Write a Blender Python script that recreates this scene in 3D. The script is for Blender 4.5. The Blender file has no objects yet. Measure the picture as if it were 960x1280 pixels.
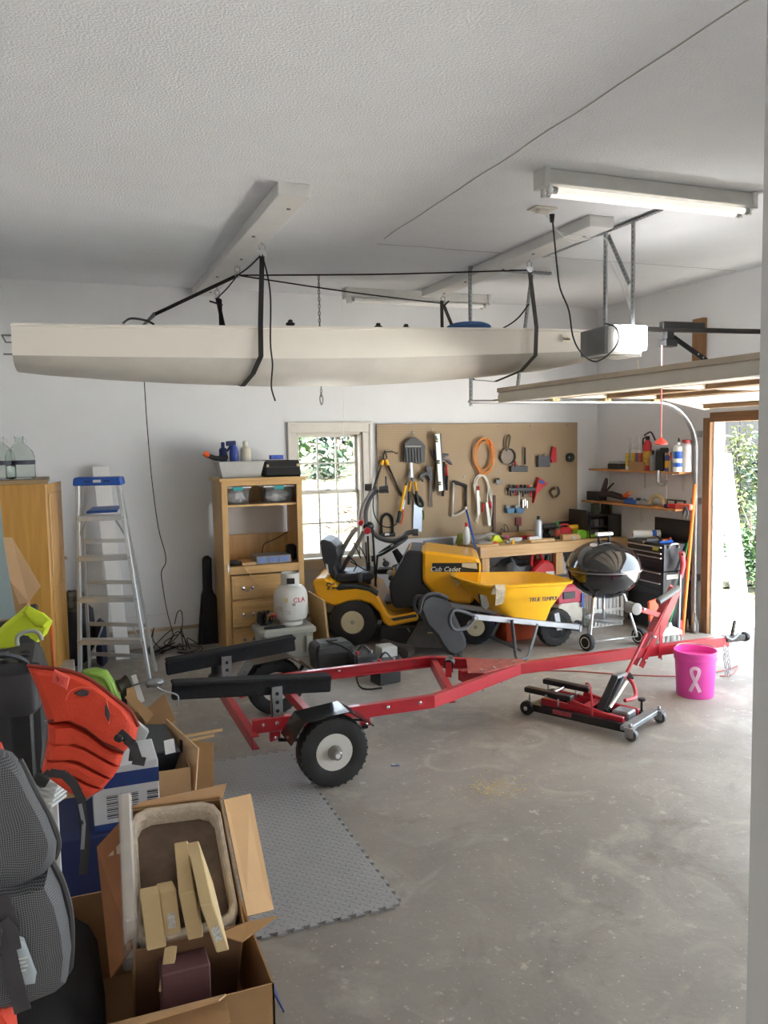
import bpy, bmesh, math, random
from mathutils import Vector as V, Matrix, noise as mnoise
random.seed(7)
R = math.radians
PI = math.pi
SC = bpy.context.scene
COL = SC.collection

# ------------------------------------------------------------------ camera
FPX = 1027.22
EYE = V((0, 0, 1.9))
def _cam_axes():
    pitch, yaw, roll = 0.0842753, 0.3689505, -0.0174245
    cy, sy, cp, sp = math.cos(yaw), math.sin(yaw), math.cos(pitch), math.sin(pitch)
    fwd = V((sy * cp, cy * cp, -sp)); right = V((cy, -sy, 0)); up = right.cross(fwd)
    c, s = math.cos(roll), math.sin(roll)
    return (right * c + up * s), (up * c - right * s), fwd
CR, CU, CF = _cam_axes()
cam = bpy.data.cameras.new('camera'); camo = bpy.data.objects.new('camera', cam); COL.objects.link(camo)
cam.sensor_fit = 'VERTICAL'; cam.sensor_height = 24.0; cam.lens = FPX * 24.0 / 1280.0
cam.clip_start = 0.05; cam.clip_end = 300
camo.matrix_world = Matrix(((CR.x, CU.x, -CF.x, EYE.x), (CR.y, CU.y, -CF.y, EYE.y), (CR.z, CU.z, -CF.z, EYE.z), (0, 0, 0, 1)))
SC.camera = camo

# ------------------------------------------------------------------ light and exposure
SC.view_settings.view_transform = 'Standard'
SC.view_settings.look = 'None'
SC.view_settings.gamma = 1.0
SC.view_settings.use_curve_mapping = False
SC.view_settings.exposure = 2.95
world = bpy.data.worlds.new('sky'); SC.world = world; world.use_nodes = True
_bg = world.node_tree.nodes['Background']
_bg.inputs[0].default_value = (0.74, 0.87, 1.0, 1); _bg.inputs[1].default_value = 1.2
sun = bpy.data.lights.new('sun', 'SUN'); suno = bpy.data.objects.new('sun', sun); COL.objects.link(suno)
sun.energy = 11.0; sun.angle = R(1.0); sun.color = (1.0, 0.97, 0.93)
suno.rotation_euler = V((0.02, -0.55, 0.83)).to_track_quat('Z', 'Y').to_euler()
def portal(name, loc, sx, sy, normal):
    l = bpy.data.lights.new(name, 'AREA'); l.shape = 'RECTANGLE'; l.size = sx; l.size_y = sy; l.cycles.is_portal = True
    o = bpy.data.objects.new(name, l); COL.objects.link(o); o.location = loc
    o.rotation_euler = V(normal).to_track_quat('-Z', 'Z').to_euler(); return o
house = bpy.data.lights.new('jamb_fill_light', 'AREA'); house.size = 1.2; house.energy = 48; house.color = (1.0, 0.97, 0.93)  # added fill light, out of view, to brighten the doorway casing
houseo = bpy.data.objects.new('jamb_fill_light', house); COL.objects.link(houseo); houseo.location = (2.2, -1.1, 2.5)
portal('portal', (5.72, 3.7, 1.03), 4.98, 2.06, (-1, 0, 0))
portal('portal', (2.5, 7.9, 1.36), 0.75, 1.3, (0, -1, 0))

# ------------------------------------------------------------------ measuring the room: a ray of the photograph met with a plane of the room
def ray(x, y): return (CR * (x - 480) - CU * (y - 640) + CF * FPX)
def FZ(x, y, z=0.0): d = ray(x, y); return EYE + d * ((z - EYE.z) / d.z)
def AY(x, y, Y): d = ray(x, y); return EYE + d * (Y / d.y)
def AX(x, y, X): d = ray(x, y); return EYE + d * (X / d.x)

# ------------------------------------------------------------------ materials
def lin(h):
    if isinstance(h, tuple): return h
    h = h.lstrip('#'); out = []
    for i in (0, 2, 4):
        c = int(h[i:i + 2], 16) / 255.0
        out.append(c / 12.92 if c <= 0.04045 else ((c + 0.055) / 1.055) ** 2.4)
    return tuple(out)
MATS = {}
def mat(name, col, rough=0.5, metal=0.0, var=0.12, scale=8.0, bump=0.0, bscale=60.0, spec=0.5, trans=0.0, emit=0.0, coat=0.0, alpha=1.0, stretch=None, col2=None):
    if name in MATS: return MATS[name]
    m = bpy.data.materials.new(name); m.use_nodes = True; MATS[name] = m
    nt = m.node_tree; N = nt.nodes; L = nt.links; b = N['Principled BSDF']
    c = lin(col)
    b.inputs['Roughness'].default_value = rough; b.inputs['Metallic'].default_value = metal
    b.inputs['Specular IOR Level'].default_value = spec
    b.inputs['Transmission Weight'].default_value = trans
    b.inputs['Coat Weight'].default_value = coat
    b.inputs['Alpha'].default_value = alpha
    tc = N.new('ShaderNodeTexCoord'); src = tc.outputs['Object']
    if stretch:
        mp = N.new('ShaderNodeMapping'); mp.inputs['Scale'].default_value = stretch; L.new(src, mp.inputs[0]); src = mp.outputs[0]
    if var > 0 or col2:
        n = N.new('ShaderNodeTexNoise'); n.inputs['Scale'].default_value = scale; n.inputs['Detail'].default_value = 6; n.inputs['Roughness'].default_value = 0.6
        L.new(src, n.inputs['Vector'])
        r = N.new('ShaderNodeValToRGB'); L.new(n.outputs['Fac'], r.inputs[0])
        lo = tuple(max(0, x * (1 - var)) for x in c); hi = tuple(min(1, x * (1 + var)) for x in c)
        if col2: lo, hi = c, lin(col2)
        r.color_ramp.elements[0].position = 0.32; r.color_ramp.elements[1].position = 0.68
        r.color_ramp.elements[0].color = (*lo, 1); r.color_ramp.elements[1].color = (*hi, 1)
        L.new(r.outputs[0], b.inputs['Base Color'])
    else:
        b.inputs['Base Color'].default_value = (*c, 1)
    if bump > 0:
        n2 = N.new('ShaderNodeTexNoise'); n2.inputs['Scale'].default_value = bscale; n2.inputs['Detail'].default_value = 3
        L.new(src, n2.inputs['Vector'])
        bp = N.new('ShaderNodeBump'); bp.inputs['Strength'].default_value = bump; bp.inputs['Distance'].default_value = 0.01
        L.new(n2.outputs['Fac'], bp.inputs['Height']); L.new(bp.outputs[0], b.inputs['Normal'])
    if emit > 0:
        b.inputs['Emission Color'].default_value = (*c, 1); b.inputs['Emission Strength'].default_value = emit
    return m
def nodes_of(m): return m.node_tree.nodes, m.node_tree.links, m.node_tree.nodes['Principled BSDF']
def wood(name, a, b, rough=0.5, axis='x', scale=3.0, coat=0.0):
    s = {'x': (0.6, 9, 9), 'y': (9, 0.6, 9), 'z': (9, 9, 0.6)}[axis]
    return mat(name, a, rough, 0, 0.1, scale, 0.05, 20, stretch=s, col2=b, coat=coat)

# ------------------------------------------------------------------ mesh builder: everything is given in world coordinates, or in a frame T
Z = V((0, 0, 1)); X = V((1, 0, 0)); Y = V((0, 1, 0))
def frame(d, up=Z):
    d = V(d).normalized(); up = V(up)
    s = d.cross(up)
    if s.length < 1e-4: s = d.cross(V((1, 0, 0)))
    s.normalize(); u = s.cross(d); return d, s, u
def TR(loc=(0, 0, 0), rz=0.0, rx=0.0, ry=0.0, s=1.0):
    return Matrix.Translation(V(loc)) @ Matrix.Rotation(rz, 4, 'Z') @ Matrix.Rotation(ry, 4, 'Y') @ Matrix.Rotation(rx, 4, 'X') @ Matrix.Scale(s, 4)
def smooth_path(pts, n=6, closed=False):
    pts = [V(p) for p in pts]; out = []; m = len(pts)
    for i in range(m if closed else m - 1):
        p0 = pts[i - 1] if (closed or i > 0) else pts[0]; p1 = pts[i]; p2 = pts[(i + 1) % m]
        p3 = pts[(i + 2) % m] if (closed or i + 2 < m) else pts[-1]
        for k in range(n):
            t = k / n; t2 = t * t; t3 = t2 * t
            out.append(0.5 * ((2 * p1) + (p2 - p0) * t + (2 * p0 - 5 * p1 + 4 * p2 - p3) * t2 + (3 * p1 - p0 - 3 * p2 + p3) * t3))
    if not closed: out.append(pts[-1])
    return out
class MB:
    def __init__(s, T=None): s.v = []; s.f = []; s.sm = []; s.T = T
    def add(s, vs, fs, sm=False):
        o = len(s.v)
        s.v += [(s.T @ V(p)) if s.T is not None else V(p) for p in vs]
        s.f += [tuple(i + o for i in f) for f in fs]; s.sm += [sm] * len(fs); return s
    def box(s, c, size, rz=0.0, rx=0.0, ry=0.0):
        M = TR(c, rz, rx, ry); a, b, d = (q / 2 for q in size)
        vs = [M @ V((i * a, j * b, k * d)) for k in (-1, 1) for j in (-1, 1) for i in (-1, 1)]
        return s.add(vs, [(0, 2, 3, 1), (4, 5, 7, 6), (0, 1, 5, 4), (2, 6, 7, 3), (0, 4, 6, 2), (1, 3, 7, 5)])
    def bx(s, a, b):  # box from corner to corner
        a = V(a); b = V(b); return s.box((a + b) / 2, [abs(q) for q in (b - a)])
    def bar(s, p, q, w, h, up=Z):  # bar of width w (sideways) and height h (along up)
        p = V(p); q = V(q); d, sd, u = frame(q - p, up); vs = []
        for e in (p, q):
            for (i, j) in ((-1, -1), (1, -1), (1, 1), (-1, 1)): vs.append(e + sd * (i * w / 2) + u * (j * h / 2))
        return s.add(vs, [(3, 2, 1, 0), (4, 5, 6, 7), (0, 1, 5, 4), (1, 2, 6, 5), (2, 3, 7, 6), (3, 0, 4, 7)])
    def tube(s, pts, r, n=8, closed=False, caps=True, flat=1.0):
        pts = [V(p) for p in pts]; m = len(pts); rings = []; u = None
        for i, p in enumerate(pts):
            if closed: d = pts[(i + 1) % m] - pts[i - 1]
            else: d = pts[min(i + 1, m - 1)] - pts[max(i - 1, 0)]
            if d.length < 1e-9: d = V((0, 0, 1))
            d.normalize()
            if u is None:
                u = d.cross(Z)
                if u.length < 0.1: u = d.cross(X)
            else: u = u - d * u.dot(d)
            if u.length < 1e-6: u = d.orthogonal()
            u.normalize(); w = d.cross(u)
            rr = r[i] if isinstance(r, (list, tuple)) else r
            rings.append([p + u * (rr * math.cos(2 * PI * k / n)) + w * (rr * flat * math.sin(2 * PI * k / n)) for k in range(n)])
        return s.loft(rings, closed, caps)
    def loft(s, rings, closed=False, caps=True, sm=True, open_ring=False):
        n = len(rings[0]); m = len(rings); vs = [p for r in rings for p in r]; fs = []
        for i in range(m if closed else m - 1):
            j = (i + 1) % m
            for k in range(n - 1 if open_ring else n):
                l = (k + 1) % n; fs.append((i * n + k, i * n + l, j * n + l, j * n + k))
        o = len(s.v); s.add(vs, fs, sm)
        if caps and not closed and not open_ring:
            s.f.append(tuple(o + k for k in reversed(range(n)))); s.sm.append(False)
            s.f.append(tuple(o + (m - 1) * n + k for k in range(n))); s.sm.append(False)
        return s
    def lathe(s, prof, c=(0, 0, 0), ax=Z, n=20, caps=True, sm=True, up=None, arc=2 * PI):
        c = V(c); d = V(ax).normalized(); u = d.orthogonal().normalized() if up is None else V(up); w = d.cross(u)
        rings = []
        for r, h in prof:
            r = max(r, 1e-4)
            rings.append([c + d * h + (u * math.cos(2 * PI * k / n) + w * math.sin(2 * PI * k / n)) * r for k in range(n)])
        return s.loft(rings, False, caps, sm)
    def cyl(s, p, q, r, n=12, r2=None):
        p = V(p); q = V(q); return s.lathe([(r, 0), (r if r2 is None else r2, (q - p).length)], p, q - p, n)
    def prism(s, pts, d, sm=False):  # planar outline (3-D points) swept by the vector d
        pts = [V(p) for p in pts]; d = V(d); n = len(pts)
        vs = pts + [p + d for p in pts]
        fs = [tuple(reversed(range(n))), tuple(range(n, 2 * n))] + [(k, (k + 1) % n, n + (k + 1) % n, n + k) for k in range(n)]
        return s.add(vs, fs, sm)
    def ball(s, c, r, n=14, m=9, M=None):
        r = r if isinstance(r, (tuple, list)) else (r, r, r); c = V(c); rings = []
        for i in range(m):
            a = -PI / 2 + PI * i / (m - 1); cr = max(math.cos(a), 0.01); z = math.sin(a)
            ring = [V((r[0] * cr * math.cos(2 * PI * k / n), r[1] * cr * math.sin(2 * PI * k / n), r[2] * z)) for k in range(n)]
            rings.append([c + (M @ p if M is not None else p) for p in ring])
        return s.loft(rings)
    def torus(s, c, Rr, r, ax=Z, n=24, m=8):
        c = V(c); d = V(ax).normalized(); u = d.orthogonal().normalized(); w = d.cross(u)
        return s.tube([c + (u * math.cos(2 * PI * k / n) + w * math.sin(2 * PI * k / n)) * Rr for k in range(n)], r, m, True)
    def sheet(s, grid, th=0.0, sm=True):  # grid of points; th>0 gives it thickness along its normal
        m = len(grid); n = len(grid[0]); g = [[V(p) for p in row] for row in grid]
        fs = [(i * n + k, i * n + k + 1, (i + 1) * n + k + 1, (i + 1) * n + k) for i in range(m - 1) for k in range(n - 1)]
        vs = [p for row in g for p in row]
        if th:
            nr = []
            for i in range(m):
                for k in range(n):
                    a = g[min(i + 1, m - 1)][k] - g[max(i - 1, 0)][k]; b = g[i][min(k + 1, n - 1)] - g[i][max(k - 1, 0)]
                    q = b.cross(a); nr.append(q.normalized() if q.length > 1e-9 else V((0, 0, 1)))
            N = m * n; vs = vs + [vs[i] - nr[i] * th for i in range(N)]
            fs = fs + [tuple(N + q for q in reversed(f)) for f in fs]
            rim = [k for k in range(n)] + [i * n + n - 1 for i in range(1, m)] + [(m - 1) * n + k for k in range(n - 2, -1, -1)] + [i * n for i in range(m - 2, 0, -1)]
            for a, b in zip(rim, rim[1:] + rim[:1]): fs.append((b, a, N + a, N + b))
        return s.add(vs, fs, sm)
    def build(s, name, m, parent=None, bevel=0.0, seg=1, auto=True):
        me = bpy.data.meshes.new(name)
        if parent is not None: inv = MW[ROOT[parent]].inverted(); loc = None
        else:
            lo = V([min(p[i] for p in s.v) for i in range(3)]); hi = V([max(p[i] for p in s.v) for i in range(3)])
            loc = V(((lo.x + hi.x) / 2, (lo.y + hi.y) / 2, lo.z)); inv = Matrix.Translation(-loc)
        me.from_pydata([inv @ p for p in s.v], [], s.f)
        me.polygons.foreach_set('use_smooth', s.sm)
        bm = bmesh.new(); bm.from_mesh(me); bmesh.ops.recalc_face_normals(bm, faces=bm.faces)
        if bevel > 0:
            es = [e for e in bm.edges if len(e.link_faces) == 2 and e.calc_face_angle(0) > 0.6]
            bmesh.ops.bevel(bm, geom=es, offset=bevel, segments=seg, profile=0.6, affect='EDGES', clamp_overlap=True)
        for e in bm.edges:
            if len(e.link_faces) == 2 and e.calc_face_angle(0) > 0.65: e.smooth = False
        bm.to_mesh(me); bm.free()
        if m is not None: me.materials.append(m if not isinstance(m, str) else MATS[m])
        o = bpy.data.objects.new(name, me); COL.objects.link(o)
        if parent is not None: o.parent = parent; ROOT[o] = ROOT[parent]
        else: o.location = loc; MW[o] = Matrix.Translation(loc); ROOT[o] = o
        return o
MW = {}; ROOT = {}
def tag(o, label=None, cat=None, group=None, kind=None):
    if label: o['label'] = label
    if cat: o['category'] = cat
    if group: o['group'] = group
    if kind: o['kind'] = kind
    return o
def thing(name, label, cat, loc=(0, 0, 0), rz=0.0, group=None):
    o = bpy.data.objects.new(name, None); COL.objects.link(o); o.empty_display_size = 0.05
    o.location = loc; o.rotation_euler = (0, 0, rz); MW[o] = TR(loc, rz); ROOT[o] = o
    return tag(o, label, cat, group)
def struct(name, mb, m, parent=None, bevel=0.0):
    o = mb.build(name, m, parent, bevel)
    if parent is None: o['kind'] = 'structure'
    return o
def sroot(name, loc=(0, 0, 0)):
    o = bpy.data.objects.new(name, None); COL.objects.link(o); o.location = loc; MW[o] = TR(loc); ROOT[o] = o; o['kind'] = 'structure'; return o
def single(name, mb, m, label, cat, group=None, bevel=0.0, kind=None):
    return tag(mb.build(name, m, None, bevel), label, cat, group, kind)
def dup(root, loc, rz=0.0, label=None, scale=None):
    r = root.copy(); COL.objects.link(r); r.location = loc; r.rotation_euler = (0, 0, rz)
    if scale: r.scale = scale
    if label: r['label'] = label
    for ch in list(root.children):
        c = ch.copy(); COL.objects.link(c); c.parent = r
        for g in list(ch.children):
            d = g.copy(); COL.objects.link(d); d.parent = c
    return r
def text(name, body, size, origin, ux, uy, m, parent, depth=0.0008, fit=None, shear=0.0):
    c = bpy.data.curves.new(name, 'FONT'); c.body = body; c.size = size; c.extrude = depth; c.align_x = 'CENTER'; c.align_y = 'CENTER'; c.shear = shear
    c.resolution_u = 3
    c.materials.append(MATS[m] if isinstance(m, str) else m)
    o = bpy.data.objects.new(name, c); COL.objects.link(o)
    ux = V(ux).normalized(); uy = V(uy); uy = (uy - ux * uy.dot(ux)).normalized(); uz = ux.cross(uy); q = V(origin)
    Mx = Matrix(((ux.x, uy.x, uz.x, q.x), (ux.y, uy.y, uz.y, q.y), (ux.z, uy.z, uz.z, q.z), (0, 0, 0, 1)))
    if fit: Mx = Mx @ Matrix.Diagonal((fit, 1, 1, 1))
    me = bpy.data.meshes.new_from_object(o); bpy.data.objects.remove(o); bpy.data.curves.remove(c)
    me.transform(MW[ROOT[parent]].inverted() @ Mx); me.name = name
    o = bpy.data.objects.new(name, me); COL.objects.link(o); o.parent = parent; ROOT[o] = ROOT[parent]; o['kind'] = 'stuff'
    return o
# ------------------------------------------------------------------ palette
WALL = mat('wall_paint', '#e4e5e6', 0.85, 0, 0.03, 1.5, 0.05, 90)
CEIL = mat('ceiling_texture', '#eaecef', 0.9, 0, 0.02, 3, 0.0)
def ceiling_nodes():
    N, L, b = nodes_of(CEIL)
    tc = N.new('ShaderNodeTexCoord'); v = N.new('ShaderNodeTexNoise'); v.inputs['Scale'].default_value = 85; v.inputs['Detail'].default_value = 5
    L.new(tc.outputs['Object'], v.inputs['Vector'])
    bp = N.new('ShaderNodeBump'); bp.inputs['Strength'].default_value = 0.6; bp.inputs['Distance'].default_value = 0.012
    L.new(v.outputs['Fac'], bp.inputs['Height']); L.new(bp.outputs[0], b.inputs['Normal'])
ceiling_nodes()
CONC = mat('concrete', '#9b938a', 0.62, 0, 0.1, 2, 0.12, 40)
def concrete_nodes():
    N, L, b = nodes_of(CONC)
    tc = N.new('ShaderNodeTexCoord')
    def nz(sc, det, lo, hi, dist=0.0):
        n = N.new('ShaderNodeTexNoise'); n.inputs['Scale'].default_value = sc; n.inputs['Detail'].default_value = det; n.inputs['Roughness'].default_value = 0.65
        n.inputs['Distortion'].default_value = dist
        L.new(tc.outputs['Object'], n.inputs['Vector'])
        r = N.new('ShaderNodeMapRange'); r.inputs[1].default_value = lo; r.inputs[2].default_value = hi; L.new(n.outputs['Fac'], r.inputs[0]); return r.outputs[0]
    def mix(f, a, bb):
        m = N.new('ShaderNodeMix'); m.data_type = 'RGBA'
        L.new(f, m.inputs['Factor'])
        for k, q in ((6, a), (7, bb)):
            if isinstance(q, str): m.inputs[k].default_value = (*lin(q), 1)
            else: L.new(q, m.inputs[k])
        return m.outputs[2]
    c = mix(nz(0.9, 8, 0.35, 0.65, 0.4), '#878079', '#9d968d')
    c = mix(nz(2.6, 9, 0.52, 0.72, 1.2), c, '#a9a297')
    c = mix(nz(1.7, 7, 0.56, 0.75, 0.8), c, '#766d65')
    c = mix(nz(14, 6, 0.62, 0.75), c, '#c3bbb0')
    c = mix(nz(60, 3, 0.66, 0.72), c, '#cfc8be')
    L.new(c, b.inputs['Base Color'])
    L.new(nz(3, 5, -0.5, 1.4), b.inputs['Roughness'])
    r = N.new('ShaderNodeMapRange'); r.inputs[3].default_value = 0.42; r.inputs[4].default_value = 0.75
    L.new(nz(3, 5, 0.3, 0.7), r.inputs[0]); L.new(r.outputs[0], b.inputs['Roughness'])
concrete_nodes()
WTRIM = mat('white_trim', '#d9d4ca', 0.55, 0, 0.04, 6)
WGLOSS = mat('white_paint', '#ecebe8', 0.4, 0, 0.03, 6)
JAMB = mat('bare_jamb_wood', '#7d5a3a', 0.75, 0, 0.25, 4, 0.1, 30, stretch=(8, 8, 0.6))
GLASS = mat('window_glass', '#ffffff', 0.02, 0, 0, trans=1.0)
GLASS.node_tree.nodes['Principled BSDF'].inputs['IOR'].default_value = 1.05
STEEL = mat('galvanised_steel', '#a9abad', 0.38, 0.85, 0.15, 12)
DSTEEL = mat('dull_steel', '#8d8f90', 0.5, 0.8, 0.2, 12)
CHROME = mat('chrome', '#d6d7d9', 0.18, 1.0, 0.0)
BLACK = mat('black_plastic', '#1c1c1d', 0.45, 0, 0.15, 10)
BLACKM = mat('black_metal', '#171718', 0.35, 0.3, 0.15, 10)
DGREY = mat('dark_grey_plastic', '#3a3a3b', 0.5, 0, 0.12, 10)
GREY = mat('grey_plastic', '#8b8b89', 0.55, 0, 0.08, 10)
LGREY = mat('light_grey_plastic', '#b9b9b5', 0.5, 0, 0.06, 10)
RED = mat('red_paint', '#b3202c', 0.38, 0.0, 0.1, 5, coat=0.2)
REDP = mat('red_plastic', '#c2252b', 0.45, 0, 0.08, 8)
ORANGE = mat('orange_plastic', '#e8632a', 0.5, 0, 0.08, 8)
YELLOW = mat('yellow_plastic', '#f0b41c', 0.4, 0, 0.05, 6)
MYEL = mat('mower_yellow', '#eaa81a', 0.3, 0.0, 0.05, 5, coat=0.3)
BLUE = mat('blue_plastic', '#2557b0', 0.45, 0, 0.08, 8)
GREEN = mat('green_plastic', '#2f8f3d', 0.5, 0, 0.08, 8)
LIME = mat('lime_plastic', '#7fc22a', 0.5, 0, 0.08, 8)
WHITEP = mat('white_plastic', '#e6e6e2', 0.45, 0, 0.04, 8)
RUBBER = mat('tyre_rubber', '#262525', 0.75, 0, 0.2, 14, 0.1, 60)
ROPE = mat('black_rope', '#231f1d', 0.8, 0, 0.2, 30)
PINE = wood('pine_x', '#c9a06a', '#dcb98a', 0.6, 'x')
PINEZ = wood('pine_z', '#c9a06a', '#dcb98a', 0.6, 'z')
OAK = wood('oak_z', '#c59a5e', '#d9b278', 0.42, 'z', coat=0.2)
OAKX = wood('oak_x', '#c59a5e', '#d9b278', 0.42, 'x', coat=0.2)
CARD = mat('cardboard', '#b08a60', 0.85, 0, 0.07, 5, 0.05, 80)
CARDIN = mat('cardboard_inside', '#c29a6c', 0.85, 0, 0.06, 5, 0.05, 80)
PAPER = mat('white_paper', '#dedcd8', 0.8, 0, 0.04, 10)
TAN = mat('tan_plastic', '#cdb98a', 0.5, 0, 0.06, 8)
NAVY = mat('navy_card', '#1f2f66', 0.6, 0, 0.1, 6)
CLEAR = mat('clear_plastic', '#f4f6f8', 0.12, 0, 0, trans=0.9, alpha=0.55)
JAR = mat('jug_glass', '#eef3f0', 0.03, 0, 0, trans=1.0); JAR.node_tree.nodes['Principled BSDF'].inputs['IOR'].default_value = 1.25

# ------------------------------------------------------------------ room shell
W = 8.0; XR = 5.75; XL = -2.6; CH = 3.38; YN = 0.40; DY0, DY1, DZ = 1.2, 6.19, 2.06
fl = MB(); fl.bx((XL - .1, -2.0, -0.12), (XR + 0.12, W + .12, 0.0)); struct('floor', fl, CONC)
ce = MB(); ce.bx((XL - .1, -2.0, CH), (XR + .12, W + .12, CH + .1)); ceil = struct('ceiling', ce, CEIL)
# plasterboard joint across the ceiling: a slightly proud, ragged tape edge
tp = MB()
_pts = [(2.24 + 0.004 * math.sin(k * 1.7) + 0.003 * math.sin(k * 5.1), 0.6 + k * 0.17) for k in range(31)]
for (a, y0), (b, y1) in zip(_pts, _pts[1:]):
    tp.bar((a, y0, CH - 0.0012), (b, y1 + .003, CH - 0.0012), 0.006, 0.004)
struct('ceiling_joint', tp, mat('joint_shadow', '#b5b1ab', 0.9), ceil)
tp = MB()
for k in range(40): tp.bar((2.25 + k * .086, 5.86 + .004 * math.sin(k), CH - .001), (2.25 + k * .086 + .088, 5.86 + .004 * math.sin(k + 1), CH - .001), 0.004, 0.003)
struct('ceiling_joint', tp, MATS['joint_shadow'], ceil)
# back wall with the window hole
WX0, WX1, WZ0, WZ1 = 2.165, 2.865, 0.74, 2.015
bw = MB()
bw.bx((XL - .1, W, 0), (WX0, W + .14, CH)); bw.bx((WX1, W, 0), (XR + .12, W + .14, CH))
bw.bx((WX0, W, 0), (WX1, W + .14, WZ0)); bw.bx((WX0, W, WZ1), (WX1, W + .14, CH))
struct('wall_back', bw, WALL)
rw = MB()
rw.bx((XR, -2, 0), (XR + .12, DY0, CH)); rw.bx((XR, DY1, 0), (XR + .12, W, CH)); rw.bx((XR, DY0, DZ), (XR + .12, DY1, CH))
struct('wall_right', rw, WALL)
lw = MB(); lw.bx((XL - .1, -2, 0), (XL, W, CH)); struct('wall_left', lw, WALL)
nw = MB(); nw.bx((0.66, YN, 0), (XR, YN + .12, CH)); nw.bx((XL, YN, 0), (-.5, YN + .12, CH)); nw.bx((-.5, YN, 2.5), (.66, YN + .12, CH))
struct('wall_front', nw, WALL)
hw = MB(); hw.bx((XL - .1, -2.1, 0), (XR + .12, -2.0, CH)); struct('wall_house', hw, WALL)
# casing of the house doorway at the photographer's right hand
_e = ray(939, 640); _jx = 0.535 * _e.x / _e.y
jb = MB(); jb.bx((_jx, 0.39, 0), (_jx + .22, 0.535, 2.5)); struct('trim_1', jb, mat('jamb_paint', '#b0b0ae', 0.5, 0, 0.03, 5), None, 0.006)
jb = MB(); jb.bx((_jx + .03, 0.375, 0), (_jx + .125, 0.392, 2.55)); struct('trim_2', jb, MATS['jamb_paint'], None, 0.004)
# ledge / board at the foot of the back wall
bb = MB(); bb.bx((XL, W - .035, 0), (XR, W, 0.15)); bl = struct('baseboard_back', bb, mat('base_paint', '#cfccc6', 0.7, 0, 0.05, 5))
lb = MB(); lb.bx((XL, W - .06, 0.15), (XR, W, 0.172)); struct('ledge', lb, mat('ledge_wood', '#b9a48c', 0.8, 0, 0.25, 3), bl)
bb = MB(); bb.bx((XR - .02, DY1 + .12, 0), (XR, W - .06, 0.12)); struct('baseboard_right', bb, MATS['base_paint'])
bb = MB(); bb.bx((-.2, W - .008, 0.30), (1.7, W, 0.303)); struct('trim_4', bb, MATS['base_paint'])
# window
wr = sroot('window_1', (2.52, W, WZ0))
c = MB()
for a, b in (((2.07, W - .022, 0.715), (2.165, W, 2.015)), ((2.865, W - .022, 0.715), (2.965, W, 2.015)), ((2.07, W - .022, 2.015), (2.965, W, 2.12))):
    c = MB(); c.bx(a, b); struct('window_casing', c, WTRIM, wr, 0.005)
c = MB()
for a, b in (((2.075, W - .03, 0.745), (2.1, W - .022, 2.095)), ((2.935, W - .03, 0.745), (2.96, W - .022, 2.095)), ((2.075, W - .03, 2.095), (2.96, W - .022, 2.118))):
    c = MB(); c.bx(a, b); struct('casing_bead', c, WTRIM, wr, 0.003)
c = MB(); c.bx((2.04, W - .07, 0.715), (2.99, W + .05, 0.742)); struct('window_sill', c, WTRIM, wr, 0.004)
c = MB(); c.bx((2.07, W - .02, 0.62), (2.965, W, 0.715)); struct('window_apron', c, WTRIM, wr, 0.004)
c = MB()
c.bx((WX0, W, WZ0), (WX0 + .02, W + .14, WZ1)); c.bx((WX1 - .03, W, WZ0), (WX1, W + .14, WZ1)); c.bx((WX0, W, WZ1 - .025), (WX1, W + .14, WZ1))
struct('window_jamb', c, mat('jamb_shade', '#cfc7bb', 0.6, 0, 0.04), wr)
MUNT = mat('muntin_paint', '#c8c4bf', 0.55, 0, 0.04)
ZM = 1.385
for (z0, z1, yy) in ((ZM, WZ1 - .02, W + .085), (WZ0, ZM + .035, W + .05)):
    x0, x1 = WX0 + .018, WX1 - .028
    c = MB()
    c.bx((x0, yy, z0), (x0 + .028, yy + .03, z1)); c.bx((x1 - .028, yy, z0), (x1, yy + .03, z1))
    c.bx((x0, yy, z0), (x1, yy + .03, z0 + .045)); c.bx((x0, yy, z1 - .03), (x1, yy + .03, z1))
    sash = struct('sash', c, WTRIM, wr, 0.003)
    gx0, gx1, gz0, gz1 = x0 + .028, x1 - .028, z0 + .045, z1 - .03
    for k in (1, 2):
        m_ = MB(); gx = gx0 + (gx1 - gx0) * k / 3; m_.bx((gx - .008, yy + .004, gz0), (gx + .008, yy + .026, gz1)); struct('muntin', m_, MUNT, sash)
    m_ = MB(); gz = (gz0 + gz1) / 2; m_.bx((gx0, yy + .006, gz - .008), (gx1, yy + .024, gz + .008)); struct('muntin', m_, MUNT, sash)
    for i in range(3):
        for j in range(2):
            p = MB(); xa = gx0 + (gx1 - gx0) * i / 3 + .008; xb = gx0 + (gx1 - gx0) * (i + 1) / 3 - .008
            za = gz0 + (gz1 - gz0) * j / 2 + .008; zb = gz0 + (gz1 - gz0) * (j + 1) / 2 - .008
            p.bx((xa, yy + .013, za), (xb, yy + .016, zb)); struct('pane', p, GLASS, sash)
c = MB(); c.box((2.5, W + .045, ZM + .04), (.05, .02, .018)); c.box((2.5, W + .035, ZM + .05), (.03, .02, .01)); struct('sash_lock', c, STEEL, wr, 0.002)
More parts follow.
